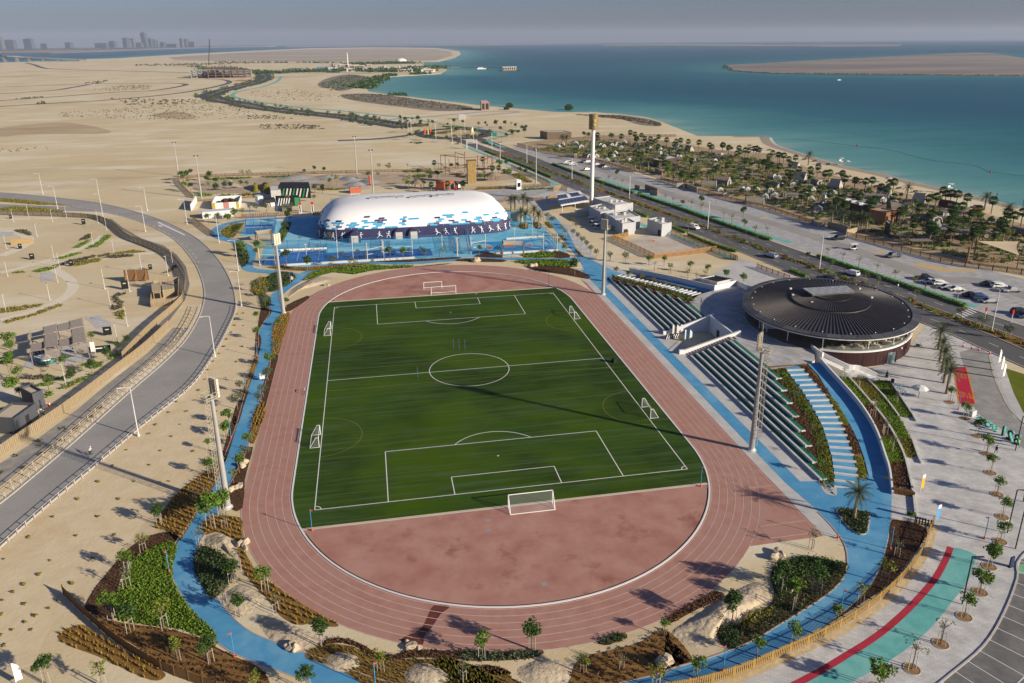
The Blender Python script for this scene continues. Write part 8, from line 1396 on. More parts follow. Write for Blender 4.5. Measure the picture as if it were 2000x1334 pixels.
lg=thing('sun_lounger','','sun lounger');MB().box(-.35,.35,-1.,.5,.3,.42).build('seat',mat('lounger_brown',(.12,.07,.06)),lg);MB().add([(-.35,.5,.32),(.35,.5,.32),(.35,1.1,.85),(-.35,1.1,.85),(-.35,.5,.42),(.35,.5,.42),(.35,1.05,.92),(-.35,1.05,.92)],[(0,3,2,1),(4,5,6,7),(0,1,5,4),(1,2,6,5),(2,3,7,6),(3,0,4,7)]).build('backrest',MATS['lounger_brown'],lg)
for sx in(-.3,.3):
 for sy in(-.9,.45):MB().bar((sx,sy,0),(sx,sy,.3),.06).build('leg',M_dark,lg)
lp_=q3((370,145),(375,170),(490,185),(590,195),(755,238),(980,300),(1095,320),(1140,350),(1245,355),(1145,445),(1235,440),(1355,460),(1480,495),(1550,520),(1580,525),(1610,530),(1840,585),(1780,605),(1620,560))+qq4((80,240),(145,220),(375,262),(590,305),(825,360),(1340,510));j=0
for px in lp_:
 for d in(-1.,1.):x,y,_=G(*px);dup(lg,(x+d*.9,y+d*.3,.0),2.2,1.4,'brown sun lounger, %s counted along the beach'%nth(j),'sun loungers along the beach');j+=1
bs=[G(*p)for p in qq4((1255,1222),(1345,1160),(1915,1195),(1900,1335))]
sail('large tan shade sail over the play area at the camp corner',qq4((1345,1158),(1890,1145),(1905,1300)),(6.,5.5,4.5));t=thing('swing','dark swing frame under the large shade sail','swing',G(*qq4((1600,1230))[0]),-.1);MB().bar((-4.5,0,2.2),(4.5,0,2.2),.14).build('beam',M_brwood,t)
for x in(-4.5,0,4.5):MB().bar((x,-.9,0),(x,0,2.2),.12).bar((x,.9,0),(x,0,2.2),.12).build('leg',M_brwood,t)
for x in(-2.2,2.2):MB().box(x-.4,x+.4,-.2,.2,.5,.56).bar((x-.35,0,.55),(x-.35,0,2.2),.04).bar((x+.35,0,.55),(x+.35,0,2.2),.04).build('seat',M_dark,t)
tag(MB().cyl(bs[0],(bs[0][0],bs[0][1],5.5),.3,n=8).build('sail_mast',M_brwood),'thick dark mast standing before the play area','mast')
for px,r,lb in(((1111,214),5.,'round dark mangrove bush standing in the shallow water'),(q11((1230,170))[0],4.5,'round dark bush at the water edge'),(q11((1195,195))[0],3.,'small round bush left of the water edge bush')):
 t=thing('mangrove_bush',lb,'bush',(*G(*px)[:2],-.4));NR.seed(3);mobj('crown',fastmesh('crown',leaves(ball(900,r,(0,0,r*.55),(1,1,.65)),.6),4,LF_dark),t);MB().cyl((0,0,-1),(0,0,r*.6),.3).build('trunk',M_bark,t)
# far things
q6_=lambda*p:Q(380,70,6.667,*p);qm=lambda*p:Q(500,40,3.994,*p);qz=lambda*p:Q(0,40,3.994,*p)
M_hz=mat('tower_blue',(.03,.05,.08),(.045,.065,.095),.03);M_hz2=mat('tower_pale',(.09,.10,.115),(.07,.08,.095),.03)
def tower(px0,px1,top,label,m,lean=0.,depth=40.,i=0):
 a,b=G(px0,92.),G(px1,92.);y0=93.5+(px0-300)*-.009;a,b=np.array(G(px0,y0)),np.array(G(px1,y0));d=np.linalg.norm(a-CAM);h=(y0-top)*d/FPX*.84;t=thing('skyscraper',label,'tower',group='towers of the distant city');e=(b-a)/np.linalg.norm(b-a);n=np.array([-e[1],e[0],0])
 P=[a,b,b+n*depth,a+n*depth];v=[(p[0],p[1],0)for p in P]+[(p[0]-e[0]*lean*h,p[1]-e[1]*lean*h,h)for p in P];MB().add(v,[(3,2,1,0),(4,5,6,7),(0,1,5,4),(1,2,6,5),(2,3,7,6),(3,0,4,7)]).build('shaft',m,t)
 w=np.linalg.norm(b-a);nf=max(2,int(h/9));mb=MB()
 for k in range(nf):z=h*(k+.3)/nf;f=z/h;q=a-e*lean*z;mb.add([(*(q+e*w*.06-n*.6)[:2],z),(*(q+e*w*.94-n*.6)[:2],z),(*(q+e*w*.94-n*.6)[:2],z+h/nf*.5),(*(q+e*w*.06-n*.6)[:2],z+h/nf*.5)],[(0,1,2,3)])
 mb.build('window_band',mat('far_window',(.10,.13,.17),rough=.3),t);MB().box(-w*.2,w*.2,-4,4,0,h*.06,at=tuple((a+b)/2-e*lean*h+n*depth/2+np.array([0,0,h]))).build('roof_plant',m,t)
TW=[(279,287,65,'tallest leaning blue-grey tower of the distant city skyline',M_hz,.14),(289,296,76,'block joined to the leaning tower',M_hz,0),(297,303,78,'second block right of the leaning tower',M_hz,0),(304,309,80,'third block right of the leaning tower',M_hz2,0),(241,249,75,'broad blue-grey tower left of the leaning tower',M_hz,0),(250,255,79,'lower block behind the broad tower',M_hz2,0),(256,262,76,'pale tower beside the broad tower',M_hz2,0),(352,357,75,'slender tower right of the leaning tower group',M_hz2,0),(359,365,77,'stepped tower of the right-hand group',M_hz,0),(367,380,82,'low pale block at the right end of the skyline',M_hz2,0),(214,224,81,'low blocks between the two tower groups',M_hz,0),(186,208,85,'long low building left of the towers',M_hz,0),(48,63,78,'wide tower block in the left skyline group',M_hz,0),(30,46,81,'grey block left of the wide tower block',M_hz2,0),(12,28,80,'block beside the pale tower at the left edge',M_hz,0),(-2,5,76,'pale tower at the left picture edge',M_hz2,0),(66,76,83,'low block right of the wide tower block',M_hz,0),(80,92,86,'flat low building in the left skyline',M_hz2,0),(98,110,86,'second flat low building in the left skyline',M_hz,0),(128,138,84,'small block in the middle of the left skyline',M_hz,0),(146,160,87,'long flat building in the left skyline',M_hz2,0),(312,320,83,'low block between leaning tower and right group',M_hz,0),(325,345,86,'long low block before the right group',M_hz2,0),(170,182,86,'low grey building near the long one',M_hz,0),(264,276,84,'low wide podium left of the leaning tower',M_hz,0),(-30,-8,82,'block just outside the left picture edge',M_hz,0)]
for k,(a,b,tp,lb,m,ln_)in enumerate(TW):
 if k not in(13,16,18,20,23,25):tower(a,b,tp,lb,m,ln_)
R3=random.Random(33)
def treebelt(name,px,n,r,m,label,spread_=30.,h=None):
 L=resample(smooth(GG(px),3),10.);P=[(L[R3.randrange(len(L))][0]+R3.uniform(-1,1)*spread_,L[R3.randrange(1)+0][1]*0+0)for _ in range(0)]
 P=[]
 for _ in range(n):p=L[R3.randrange(len(L))];P.append((p[0]+R3.gauss(0,spread_),p[1]+R3.gauss(0,spread_)))
 return clumps(name,P,m,8,r,h or r*1.1,r*.5,label=label)
LF_far=leafmat('far_trees',(.045,.062,.045),(.075,.09,.06))
treebelt('far_woods',qz((-200,240),(0,238),(200,232),(400,228),(600,228)),2600,9.,LF_far,'dark mangrove belt along the far city shore',110.,12.)
treebelt('far_woods',qz((600,228),(800,228),(1000,222),(1300,212),(1700,204),(2000,200)),2400,9.,LF_far,'thinner mangrove belt along the right part of the city shore',90.,12.)
treebelt('mangrove_wood',qm((850,530),(860,500),(900,480),(940,465),(960,450)),360,4.5,LF_dark,'dense dark mangrove wood on the bay shore',9.,6.)
treebelt('mangrove_wood',qm((1020,435),(1060,430)),60,4.5,LF_dark,'small mangrove clump beside the resort beach',8.,6.)
treebelt('mangrove_wood',qm((1260,420),(1300,418)),50,4.5,LF_dark,'mangrove clump before the resort jetty',8.,6.);treebelt('mangrove_wood',qm((1075,580),(1130,585)),24,3.,LF_dark,'few mangroves at the water edge below the scrub',6.,4.)
treebelt('shore_scrub',Q(1350,60,3.077,(200,208),(250,240),(500,256),(780,260)),90,2.6,LF_dark,'dark scrub fringe along the island tip',4.,2.);treebelt('shore_scrub',Q(1350,60,3.077,(780,260),(1300,266),(1740,270),(2000,271)),240,2.6,LF_dark,'dark scrub fringe along the island shore',4.,2.)
def scrub(px,n,r,m,label):
 P=GG(px);A=np.array(P);out=[]
 lo,hi=A.min(0),A.max(0)
 while len(out)<n:
  p=(R3.uniform(lo[0],hi[0]),R3.uniform(lo[1],hi[1]))
  if inside(p,P):out.append(p)
 return clumps('desert_scrub',out,m,5,r,r*.8,r*.7,label=label)
for px,n,r,lb in((qz((450,720),(900,690),(1300,640),(1520,620),(1700,660),(1997,690),(1997,760),(1500,775),(1000,770),(500,760)),420,.9,'dark scrub dots on the middle desert'),(q6_((800,1160),(1300,1150),(1700,1180),(1700,1215),(900,1215)),110,1.1,'dark scrub patch below the far road'),(q6_((650,1040),(1000,1030),(1280,1070),(1250,1090),(700,1090)),90,.9,'scrub line below the bend of the far road'),(qz((700,540),(1000,500),(1200,510),(1150,545),(850,550)),160,1.1,'scrub patch between two desert roads'),(q6_((700,720),(1300,690),(1900,780),(1900,860),(1200,850),(750,800)),150,1.,'scrub dots inside the road bend'),(qm((660,580),(960,575),(1650,670),(1650,700),(1100,668),(700,610)),700,1.1,'dense low scrub on the shore flat'),(qm((480,500),(720,425),(880,440),(760,530),(590,550)),600,1.4,'dense low scrub on the inner flat'),(Q(1000,40,3.994,(490,735),(850,742),(1160,800),(1150,825),(850,772)),380,1.,'olive scrub on the beach bank'),(qz((130,610),(330,595),(340,605),(140,615)),26,1.6,'small bushes left of the desert road'),(qz((280,640),(350,632),(360,650),(290,655)),16,1.8,'bushes beside the lowest desert road'),(qz((860,610),(1530,620),(1530,650),(1000,660)),90,1.7,'bushes along the desert road junction'),(qz((650,490),(800,470),(860,465),(760,495)),60,1.6,'bushes on the low desert ridge'),(qz((0,1000),(380,985),(400,1010),(0,1030)),16,.7,'few dark tufts on the bare near desert'),(qz((1050,345),(1997,325),(1997,335),(1400,355),(1060,355)),260,3.,'shrubs lining the far straight road')):scrub(px,n,r,LF_scrub if r<1.35 or r>1.5 else LF_dark,lb)
fr=resample(FRP,12.);P=[]
for sd in(-18,0,17):P+=[(q[0]+R3.uniform(-3,3),q[1]+R3.uniform(-4,4))for q in offset(fr,sd)if R3.random()<.4]
clumps('highway_trees',P,LF_dark,45,2.3,3.6,.7,label='dense dark tree rows lining the far highway')
for lb,s,y0,y1 in(('dark hedge down the left side of the far highway',17.5,420,1500),('dark hedge down the right side of the far highway',-17.5,520,1500),('hedge in the median of the far highway',0,520,1500)):
 seg=[p for p in offset(FRP,s)if y0<p[1]<y1];P=[(p[0]+R3.uniform(-2,2),p[1]+R3.uniform(-3,3))for p in resample(seg,5.)if sin(p[1]*.06+s)>-.2];t=thing('hedge',lb,'hedge',group='hedges along the far highway');o=clumps('foliage',P,LF_dark,10,1.8,1.4,.8);del o['kind'];o.parent=t
rowtrees(KL(780,180,5.714,(15,345,'dark',1.8),(65,350,'dark',1.5),(140,340,'dark',1.3),(212,350,'dark',1.8),(242,385,'dark',1.4),(330,385,'loose',1.8),(372,390,'dark',1.5),(612,370,'dark',1.6),(710,375,'dark',1.2),(540,390,'dark',1.),(885,395,'grey',1.4),(963,385,'dark',1.3),(980,405,'dark',.9),(1078,405,'dark',1.9),(1180,400,'dark',1.6),(1250,395,'loose',1.3),(1297,420,'dark',1.4),(1370,445,'dark',1.4),(1408,450,'dark',1.5),(1395,480,'dark',1.5),(1325,500,'dark',1.4),(1258,505,'dark',1.4),(1195,530,'dark',1.2),(1130,450,'dark',1.3),(28,455,'dark',1.4),(80,450,'dark',1.5),(112,535,'dark',1.5),(370,545,'dark',1.9),(532,565,'dark',1.4),(635,470,'dark',1.4),(185,515,'dark',1.2),(760,540,'grey',1.4),(850,560,'grey',1.6),(1010,480,'grey',1.4)),'{t}, {n} of those round the roundabout','trees round the roundabout',st=0)
for i,px in enumerate((q11((380,460),(450,450),(560,435),(620,440),(520,460),(430,468)),q11((280,490),(350,485),(380,498),(300,502)),q11((570,495),(640,480),(655,490),(600,500)),q11((640,510),(800,495),(850,490),(800,505)),q11((870,490),(960,460),(970,470),(900,498)),q11((170,450),(220,420),(225,435),(190,455)),q11((500,400),(700,408),(860,412),(860,418),(600,412)),q11((920,540),(960,560),(1060,600),(1040,605),(940,570)),q11((1230,420),(1320,435),(1310,445),(1240,432)),q11((590,545),(660,580),(650,585),(600,560)),q11((130,565),(260,570),(200,577)))):P=GG(px);clumps('roundabout_shrubs',spread(P,2.2),(LF_olive,LF_dark,LF_mid)[i%3],14,1.5,1.1,.6,zf=.1,label='planted strip on the roundabout')
for i,(px,m,lb)in enumerate(zip(q11((283,470),(318,470),(347,465),(800,465),(815,450)),('signal_orange','panel_yellow','signal_orange','panel_yellow','white_paint'),('leftmost orange flame sculpture on the roundabout','yellow flame sculpture on the roundabout','right orange flame sculpture on the roundabout','yellow pillar sculpture on the roundabout','white pillar sculpture on the roundabout'))):
 t=thing('sculpture',lb,'sculpture',G(*px),group='roundabout sculptures');MB().lathe([(.5,0),(.9,1.4),(.7,3.),(.25,4.2),(0,5.)],10).build('flame',MATS[m],t);MB().lathe([(1.6,0),(1.6,.3),(0,.3)],10).build('plinth',M_wconc,t)
for i,px in enumerate(q11((100,490),(133,440),(408,520),(580,450),(733,460),(32,350),(590,580),(690,585))):dup(HL,G(*px),.4,1.,'double-armed white lamp, %s of those round the roundabout'%nth(i),'double-armed carriageway lamps')
t,P=block('beach_building','small brown two-storey building at the bay shore',*q11((915,205),(905,190),(1005,200)),9.,mat('bay_brown',(.24,.15,.12)),parapet=.4);onwall(t,P,0,.1,.4,1,7,'window',M_glassd);onwall(t,P,0,.55,.9,1,7,'window',M_glassd)
t,P=block('hut','small pale hut with dark gate posts beside the bay road',*q11((660,303),(655,298),(745,303)),4.5,M_wconc,parapet=.3);
t=thing('gantry','white road gantry frame behind the rope course','gantry',G(*q11((810,635))[0]),-.3)
for x in(-3.5,3.5):MB().bar((x,0,0),(x,0,6.5),.5).build('post',M_white,t)
for z in(4.2,5.2,6.2):MB().bar((-3.5,0,z),(3.5,0,z),.4).build('beam',M_white,t)
t=thing('road_sign','teal direction sign beside the carriageway','sign',G(*q11((1058,545))[0]),-.3);MB().box(-2,2,-.1,.1,3.5,6.2).build('board',mat('sign_teal',(.02,.28,.20)),t)
for x in(-1.6,1.6):MB().bar((x,0,0),(x,0,3.6),.2).build('post',M_steel,t)
t=thing('minaret','tall slender white minaret at the far resort','minaret',G(*qm((718,365))[0]));MB().lathe([(2.,0),(2.,5),(1.7,6),(1.4,29),(2.,29.5),(2.,31),(1.2,31.5),(1.1,37),(0,41)],10).build('shaft',M_white,t);MB().lathe([(2.3,29),(2.3,30)],10).build('balcony',M_wconc,t)
t=thing('domed_hall','white domed hall at the far resort','hall',G(*qm((1132,330))[0]));MB().lathe([(21,0),(20.5,3),(18,8),(13,12),(6,14.2),(0,15)],24).build('dome',M_white,t);MB().lathe([(22,0),(22,2),(21,2)],24).build('ring_base',M_wconc,t)
R2=random.Random(5)
for i in range(36):
 px=qm((600+i*21+R2.uniform(-10,10),382+R2.uniform(-28,20)))[0];a=np.array(G(*px));w=R2.uniform(14,34);h=R2.uniform(4,7);m=(M_wconc,mat('resort_tan',(.40,.29,.19)),mat('resort_white',(.58,.56,.52)))[i%3]
 t=thing('resort_building','low %s resort building, %s from the left of the bay resort'%(('grey','tan','white')[i%3],nth(i)),'building',tuple(a),R2.uniform(-.2,.4),'low buildings of the bay resort');MB().box(-w/2,w/2,-9,9,0,h).build('wall',m,t);MB().box(-w/2-1,w/2+1,-10,10,h,h+.6).build('roof',M_wconc,t);MB().box(-w*.35,w*.35,-9.3,-9.,h*.3,h*.7).build('window_band',M_glassd,t)
treebelt('resort_trees',qm((620,395),(800,390),(1000,400),(1200,395),(1380,370)),420,6.,LF_dark,'dark palms and trees throughout the bay resort',24.,9.);treebelt('resort_trees',qm((660,350),(900,340),(1200,335)),300,6.,LF_dark,'dark tree band behind the bay resort',20.,8.)
treebelt('resort_trees',q6_((300,345),(900,350),(1500,352),(1900,355)),130,4.,LF_dark,'dark trees along the far straight road',6.,6.);treebelt('resort_trees',qm((0,415),(200,408),(420,402),(600,400)),200,4.,LF_dark,'dark tree row between building site and resort',12.,6.);treebelt('resort_trees',q6_((1250,470),(1500,468),(1750,462)),60,5.,LF_dark,'row of trees along the resort approach',8.,9.)
for px,c,lb in((q6_((1150,440),(1250,420),(1420,420),(1380,442),(1200,450)),(.16,.20,.12),'playing_field'),(q6_((1560,440),(1600,400),(1730,400),(1740,430),(1640,445)),(.22,.36,.48),'blue_roof_field')):sheet(lb,GG(px),.2,mat(lb,c))['kind']='structure'
for i,(x,w,h,c)in enumerate(((150,90,16,0),(260,120,14,0),(350,110,18,1),(430,120,16,1),(520,110,14,1),(600,80,10,0),(230,60,8,1))):
 px=q6_((x,545-(i%3)*14))[0];a=G(*px);ww=w*.62;t=thing('site_block','%s framework block of the far building site, %s from the left'%(('grey','red-brown')[c],nth(i)),'building',a,.1,'far building site blocks');m=(mat('site_grey',(.30,.29,.28)),mat('site_red',(.15,.095,.08)))[c]
 for k in range(4):MB().box(-ww/2,ww/2,-12,12,h*k/3.2,h*k/3.2+.9).build('floor_slab',m,t)
 for k in range(6):MB().box(-ww/2+k*ww/5.2,-ww/2+k*ww/5.2+1.6,-11,11,0,h).build('column',m,t)
p=G(*q6_((183,412))[0]);t=thing('crane','tall thin crane leaning over the far building site','crane',p,.2);MB().bar((0,0,0),(12,0,78),2.2).build('jib',M_dark,t);MB().box(-5,5,-3,3,0,5).build('cab',mat('crane_yellow',(.4,.3,.05)),t);MB().bar((12,0,78),(12,0,40),.5).build('cable',M_dark,t)
sheet('orange_ground',GG(q6_((480,590),(600,572),(720,575),(640,592))),.25,mat('orange_soil',(.50,.18,.06)))['kind']='structure';treebelt('site_trees',q6_((0,400),(100,415),(160,470)),70,4.,LF_dark,'dark trees left of the far building site',10.,6.);treebelt('site_trees',q6_((900,470),(1000,480),(1100,490),(1200,475)),110,4.,LF_dark,'dark trees right of the far building site',12.,6.);treebelt('site_trees',q6_((110,430),(400,430),(700,470),(880,490)),240,5.,LF_dark,'dark trees round the far building site',14.,7.)
t=thing('road_bridge','long low concrete road bridge over the channel','bridge');BP_=smooth([np.array(G(*p,0))for p in qz((-300,315),(0,325),(200,323),(420,321),(670,318))],6);HB=np.linspace(34,8,len(BP_));mb=MB();A=offset(BP_,9);B=offset(BP_,-9)
mb.strip([(*p,h)for p,h in zip(B,HB)],[(*p,h)for p,h in zip(A,HB)]);mb.strip([(*p,h-5)for p,h in zip(B,HB)],[(*p,h)for p,h in zip(B,HB)]);mb.strip([(*p,h)for p,h in zip(A,HB)],[(*p,h-5)for p,h in zip(A,HB)]);mb.build('deck',mat('bridge_grey',(.16,.155,.15)),t)
for k in range(1,len(BP_),3):MB().box(-4,4,-7,7,-5,HB[k]-4.5,at=(BP_[k][0],BP_[k][1],0)).build('pier',MATS['bridge_grey'],t)
t=thing('jetty','long dark jetty reaching out from the resort beach','jetty');P=GG(qm((1480,376),(1600,372),(1800,373),(2010,375)),-.4);ribbon('deck',P,4,-4,1.,M_brwood,t,h=1.)
for p in resample(P,40.):MB().cyl((p[0],p[1],-3),(p[0],p[1],1.),.8).build('pile',M_brwood,t)
def boat(px,L,label,name='boat',z=-.45):
 t=thing(name,label,'boat',G(*px,z),.15);h=L*.09;MB().add([(-L/2,-L*.1,h),(L*.35,-L*.1,h),(L/2,0,h*1.2),(L*.35,L*.1,h),(-L/2,L*.1,h),(-L/2,-L*.08,0),(L*.3,-L*.07,0),(L*.42,0,0),(L*.3,L*.07,0),(-L/2,L*.08,0)],[(0,1,2,3,4),(5,6,1,0),(6,7,2,1),(7,8,3,2),(8,9,4,3),(9,5,0,4)]).build('hull',M_white,t);MB().box(-L*.35,L*.15,-L*.07,L*.07,h,h+L*.09).build('cabin',M_white,t);MB().box(-L*.3,L*.16,-L*.072,L*.072,h+L*.03,h+L*.06).build('window_band',M_glassd,t);return t
boat(qm((1760,380))[0],26,'white ferry moored at the jetty')
t=thing('houseboat','pale boxy floating pavilion off the jetty end','boat',G(*Q(1000,40,3.994,(-20,393))[0],-.45),.1);t.scale=(.6,.6,.6);MB().box(-42,42,-12,12,0,2.5).build('pontoon',M_dark,t);MB().box(-30,26,-9,9,2.5,15).build('pavilion',M_hutend,t);MB().box(-32,28,-10,10,15,16.5).build('roof',M_wconc,t)
for k in range(6):MB().box(-28+k*9,-23+k*9,-9.3,-9.,5,13).build('window',M_glassd,t)
boat(Q(1350,60,3.077,(890,298))[0],9,'tiny boat crossing the water before the island')
for i,(px,lb)in enumerate(zip(Q(1500,40,3.994,(693,980),(1735,1185)),('red buoy on the left part of the bathing rope','red buoy on the right part of the bathing rope'))):t=thing('buoy',lb,'buoy',G(*px,-.45),group='red swim buoys');MB().lathe([(0,-.3),(.5,-.1),(.6,.3),(.3,.9),(0,1.)],10).build('float',MATS['cap_red'],t);MB().cyl((0,0,.9),(0,0,1.4),.06).build('top_mark',M_dark,t)
for i,px in enumerate(qq4((1550,395),(1635,410),(1985,500))):t=thing('beach_post','dark post in the shallows, %s from the left'%nth(i),'post',G(*px,-.4),group='dark posts at the waterline');MB().cyl((0,0,0),(0,0,3.2 if i<2 else 6.),.14).build('pole',M_dark,t);MB().box(-.3,.3,-.3,.3,3.,3.3).build('cap',M_dark,t)
t=thing('swim_line','thin bathing rope with floats curving along the beach','rope');P=smooth([G(*p,-.4)for p in Q(1500,40,3.994,(60,925),(300,935),(693,980),(950,1010),(1250,1085),(1600,1130),(1735,1180),(2000,1215),(2400,1290))],6);MB().tube(P,.11,4).build('rope_line',mat('rope',(.16,.28,.28)),t)
# flags, letters, people, small things
def feather(px,c,label,z=0.,h=3.2,g='feather flags'):
 t=thing('feather_flag',label,'flag',G(*px,z),.25,g);MB().cyl((0,0,0),(0,0,h),.035,n=6).build('pole',M_white,t);mb=MB();n=6;mb.add([(0,0,.5+(h-.5)*k/n)for k in range(n+1)]+[(.75*min(1,(n-k+.6)/2.2),0,.6+(h-.6)*k/n-.1*(k==n))for k in range(n+1)],[(k,n+1+k,n+2+k,k+1)for k in range(n)]);o=mb.build('banner',c,t);return t
M_fb=mat('flag_blue',(.06,.30,.62));M_fy=mat('flag_yellow',(.65,.36,.01))
for px,c,lb in zip(Q7((985,300),(1135,605)),(M_fy,M_fb),('yellow feather flag with white top on the promenade','blue feather flag with white top by the picket gate')):
 t=feather(px,c,lb);MB().box(.02,.7,-.02,.02,2.5,3.15).build('white_top',M_white,t)
for i,px in enumerate(QF((815,775),(857,775),(897,770))):feather(px,M_wconc,'white feather flag at the stand entrance, %s from the left'%nth(i),h=2.9)
for i,px in enumerate(QF((935,835),(982,838))):feather(px,mat('flag_pale',(.45,.60,.66)),('left','right')[i]+' pale blue feather flag at the stand entrance')
for i,px in enumerate(Q6((1745,360),(1770,430),(1785,500))):feather(px,M_white,'white feather flag beside the drop-off street, %s from the far end'%nth(i),h=3.8)
feather(Z1((100,1345))[0],M_white,'white feather flag at the bottom left corner')
t=thing('banner_stand','black and white striped banner stand before the stand entrance','sign',G(*QF((815,805))[0]),.2);MB().box(-2.,2.,-.05,.05,0,1.2).build('board',M_black,t)
for k in range(6):MB().bar((-1.8+k*.65,-.08,.1),(-1.4+k*.65,-.08,1.1),.04,.2).build('stripe',M_white,t)
def text(par,s,loc,rot,size,ext,m,name,align='CENTER'):
 c=bpy.data.curves.new(name,'FONT');c.body=s;c.size=size;c.extrude=ext;c.align_x=align;c.resolution_u=3;c.space_character=1.08
 o=bpy.data.objects.new(name,c);COL.objects.link(o);o.location=loc;o.rotation_euler=rot
 bpy.context.view_layer.update();me=bpy.data.meshes.new_from_object(o.evaluated_get(bpy.context.evaluated_depsgraph_get()));bpy.data.objects.remove(o);me.materials.clear();me.materials.append(m)
 q=mobj(name,me,par,loc);q.rotation_euler=rot;return q
a,b=np.array(G(*Q6((1610,945))[0])),np.array(G(*Q6((1930,1140))[0]));d=(a-b)/np.linalg.norm(a-b);rz=atan2(d[1],d[0])
lt=thing('letter_sign','teal and black 321 SPORTS letters seen from behind on the promenade','letter sign',tuple(b),rz);M_tl=mat('letter_teal',(.06,.42,.36))
x=.2
for ch in '321':text(lt,ch,(x,.12,.0),(pi/2,0,0),2.9,.1,M_black,'numeral_back');text(lt,ch,(x,-.17,.0),(pi/2,0,0),2.9,.18,M_tl,'numeral');x+=1.6
x+=.0
for ch in 'SPORTS':text(lt,ch,(x,0,.0),(pi/2,0,0),1.6,.15,M_tl,'letter');x+=.95
cm=np.mean(np.array(c4),axis=0);far_,near_=(np.array(c4[0])+np.array(c4[1]))/2,(np.array(c4[2])+np.array(c4[3]))/2;ax=(far_-near_)/np.linalg.norm(far_-near_);rz=atan2(ax[1],ax[0])+pi/2
q=near_+ax*4.3;text(bm_,'BUS',(q[0],q[1],.042),(0,0,rz),1.7,.002,MATS['mat_yellow'],'lettering');q=near_+ax*3.0;
q=near_+ax*6.;text(bm_,'STOP',(q[0],q[1],.042),(0,0,rz),1.7,.002,MATS['mat_yellow'],'lettering')
for sname,s,k in(('arabic_lettering','\uFED2\uFED7\uFEEE\uFEE3',.28),('arabic_lettering','\uFE95\uFEFC\uFED3\uFE8E\uFEA4\uFEDF\uFE8D',.20)):q=far_*(1-k)+near_*k;text(bm_,s,(q[0],q[1],.042),(0,0,rz),1.5,.002,MATS['mat_yellow'],sname)
def person(px,label,top,legs,z=0.,rz=0.,robe=False,skin=(.30,.18,.11),hair=(.02,.015,.012),walk=.28,h=1.74,arms=None):
 t=thing('person',label,'person',G(*px,z),rz);V=[(0,0,.95),(0,0,1.18),(0,0,1.42),(0,0,1.52),(0,.02,1.66)];E=[(0,1),(1,2),(2,3),(3,4)];Rr=[.15,.15,.17,.065,.105]
 def chain(i,pts,rr):
  for p,r in zip(pts,rr):V.append(p);Rr.append(r);E.append((i,len(V)-1));i=len(V)-1
 for s in(-1,1):
  k=s*walk;chain(0,[(s*.10,0,.88),(s*.11,k*.5,.5),(s*.11,k-.05 if k<0 else k,.10),(s*.11,k+.13,.05)],[.11,.078,.05,.045])
  a=arms[0 if s<0 else 1]if arms else[(s*.24,-k*.3,1.12),(s*.26,-k*.5+.1,.88)]
  chain(2,[(s*.20,0,1.40)]+a,[.07,.048,.04])
 me=bpy.data.meshes.new('body');me.from_pydata(V,E,[]);o=mobj('body',me,t);md=o.modifiers.new('skin','SKIN');md.use_smooth_shade=True
 for v,r in zip(me.skin_vertices[0].data,Rr):v.radius=(r,r*(.75 if r>.12 else 1));
 me.skin_vertices[0].data[0].use_root=True;o.modifiers.new('sub','SUBSURF').levels=1;o.modifiers['sub'].render_levels=1
 dg=bpy.context.evaluated_depsgraph_get();m2=bpy.data.meshes.new_from_object(o.evaluated_get(dg));o.modifiers.clear();o.data=m2
 for m in(mat('skin_%d'%int(skin[0]*100),skin),top,legs):m2.materials.append(m)
 for p in m2.polygons:
  c=p.center;p.material_index=0 if c.z>1.47 or(abs(c.x)>.22 and c.z<1.0 and c.z>.8)else(1 if c.z>.93 or abs(c.x)>.2 else 2);p.use_smooth=True
 MB().lathe([(.112,1.66),(.118,1.72),(.09,1.79),(0,1.81)],10,(0,-.01,0)).build('hair',mat('hair',hair),t)
 if robe:MB().lathe([(.34,.03),(.30,.5),(.22,1.),(.24,1.35),(.10,1.5)],12).build('robe',top,t)
 t.scale=(h/1.8,)*3;return t
M_navyc=mat('cloth_navy',(.02,.03,.09));M_blackc=mat('cloth_black',(.012,.012,.014));M_whitec=mat('cloth_white',(.6,.6,.58));M_hiviz=mat('cloth_hiviz',(.35,.55,.03));M_greyc=mat('cloth_grey',(.12,.12,.13));M_tanc=mat('cloth_tan',(.35,.27,.18))
person(QF((1097,470))[0],'person in dark clothes walking across the upper plaza',M_blackc,M_greyc,3.6,1.2);person(Q6((658,485))[0],'person in a long black robe at the foot of the plaza stair',M_blackc,M_blackc,0,.5,robe=True)
person(Q6((1722,1230))[0],'person in navy sports clothes riding a scooter on the promenade',M_navyc,M_greyc,.02,1.9);person(Q6((1940,1165))[0],'person in a yellow-green vest beside the big letters',M_hiviz,M_blackc,.02,.4)
person(qr((1225,893))[0],'person in dark clothes standing by the car park hedge',M_blackc,M_blackc,.03,0);person(qr((1010,895))[0],'person in pale clothes waiting on the carriageway verge',M_whitec,M_greyc,.05,0);person(Q(1400,500,4.444,(1045,750))[0],'person in white standing on the restaurant terrace',M_whitec,M_greyc,3.62,0)
person(qq4((1113,300))[0],'person in white by the nearer lifeguard chair',M_whitec,M_tanc,0,0)
for i,px in enumerate(qq4((1485,700),(1525,745),(1415,790))):person(px,('person in pale clothes on the camp path, leftmost of three','person in grey on the camp path, middle of three','person in tan on the camp path, nearest of three')[i],(M_whitec,M_greyc,M_tanc)[i],M_greyc,0,i)
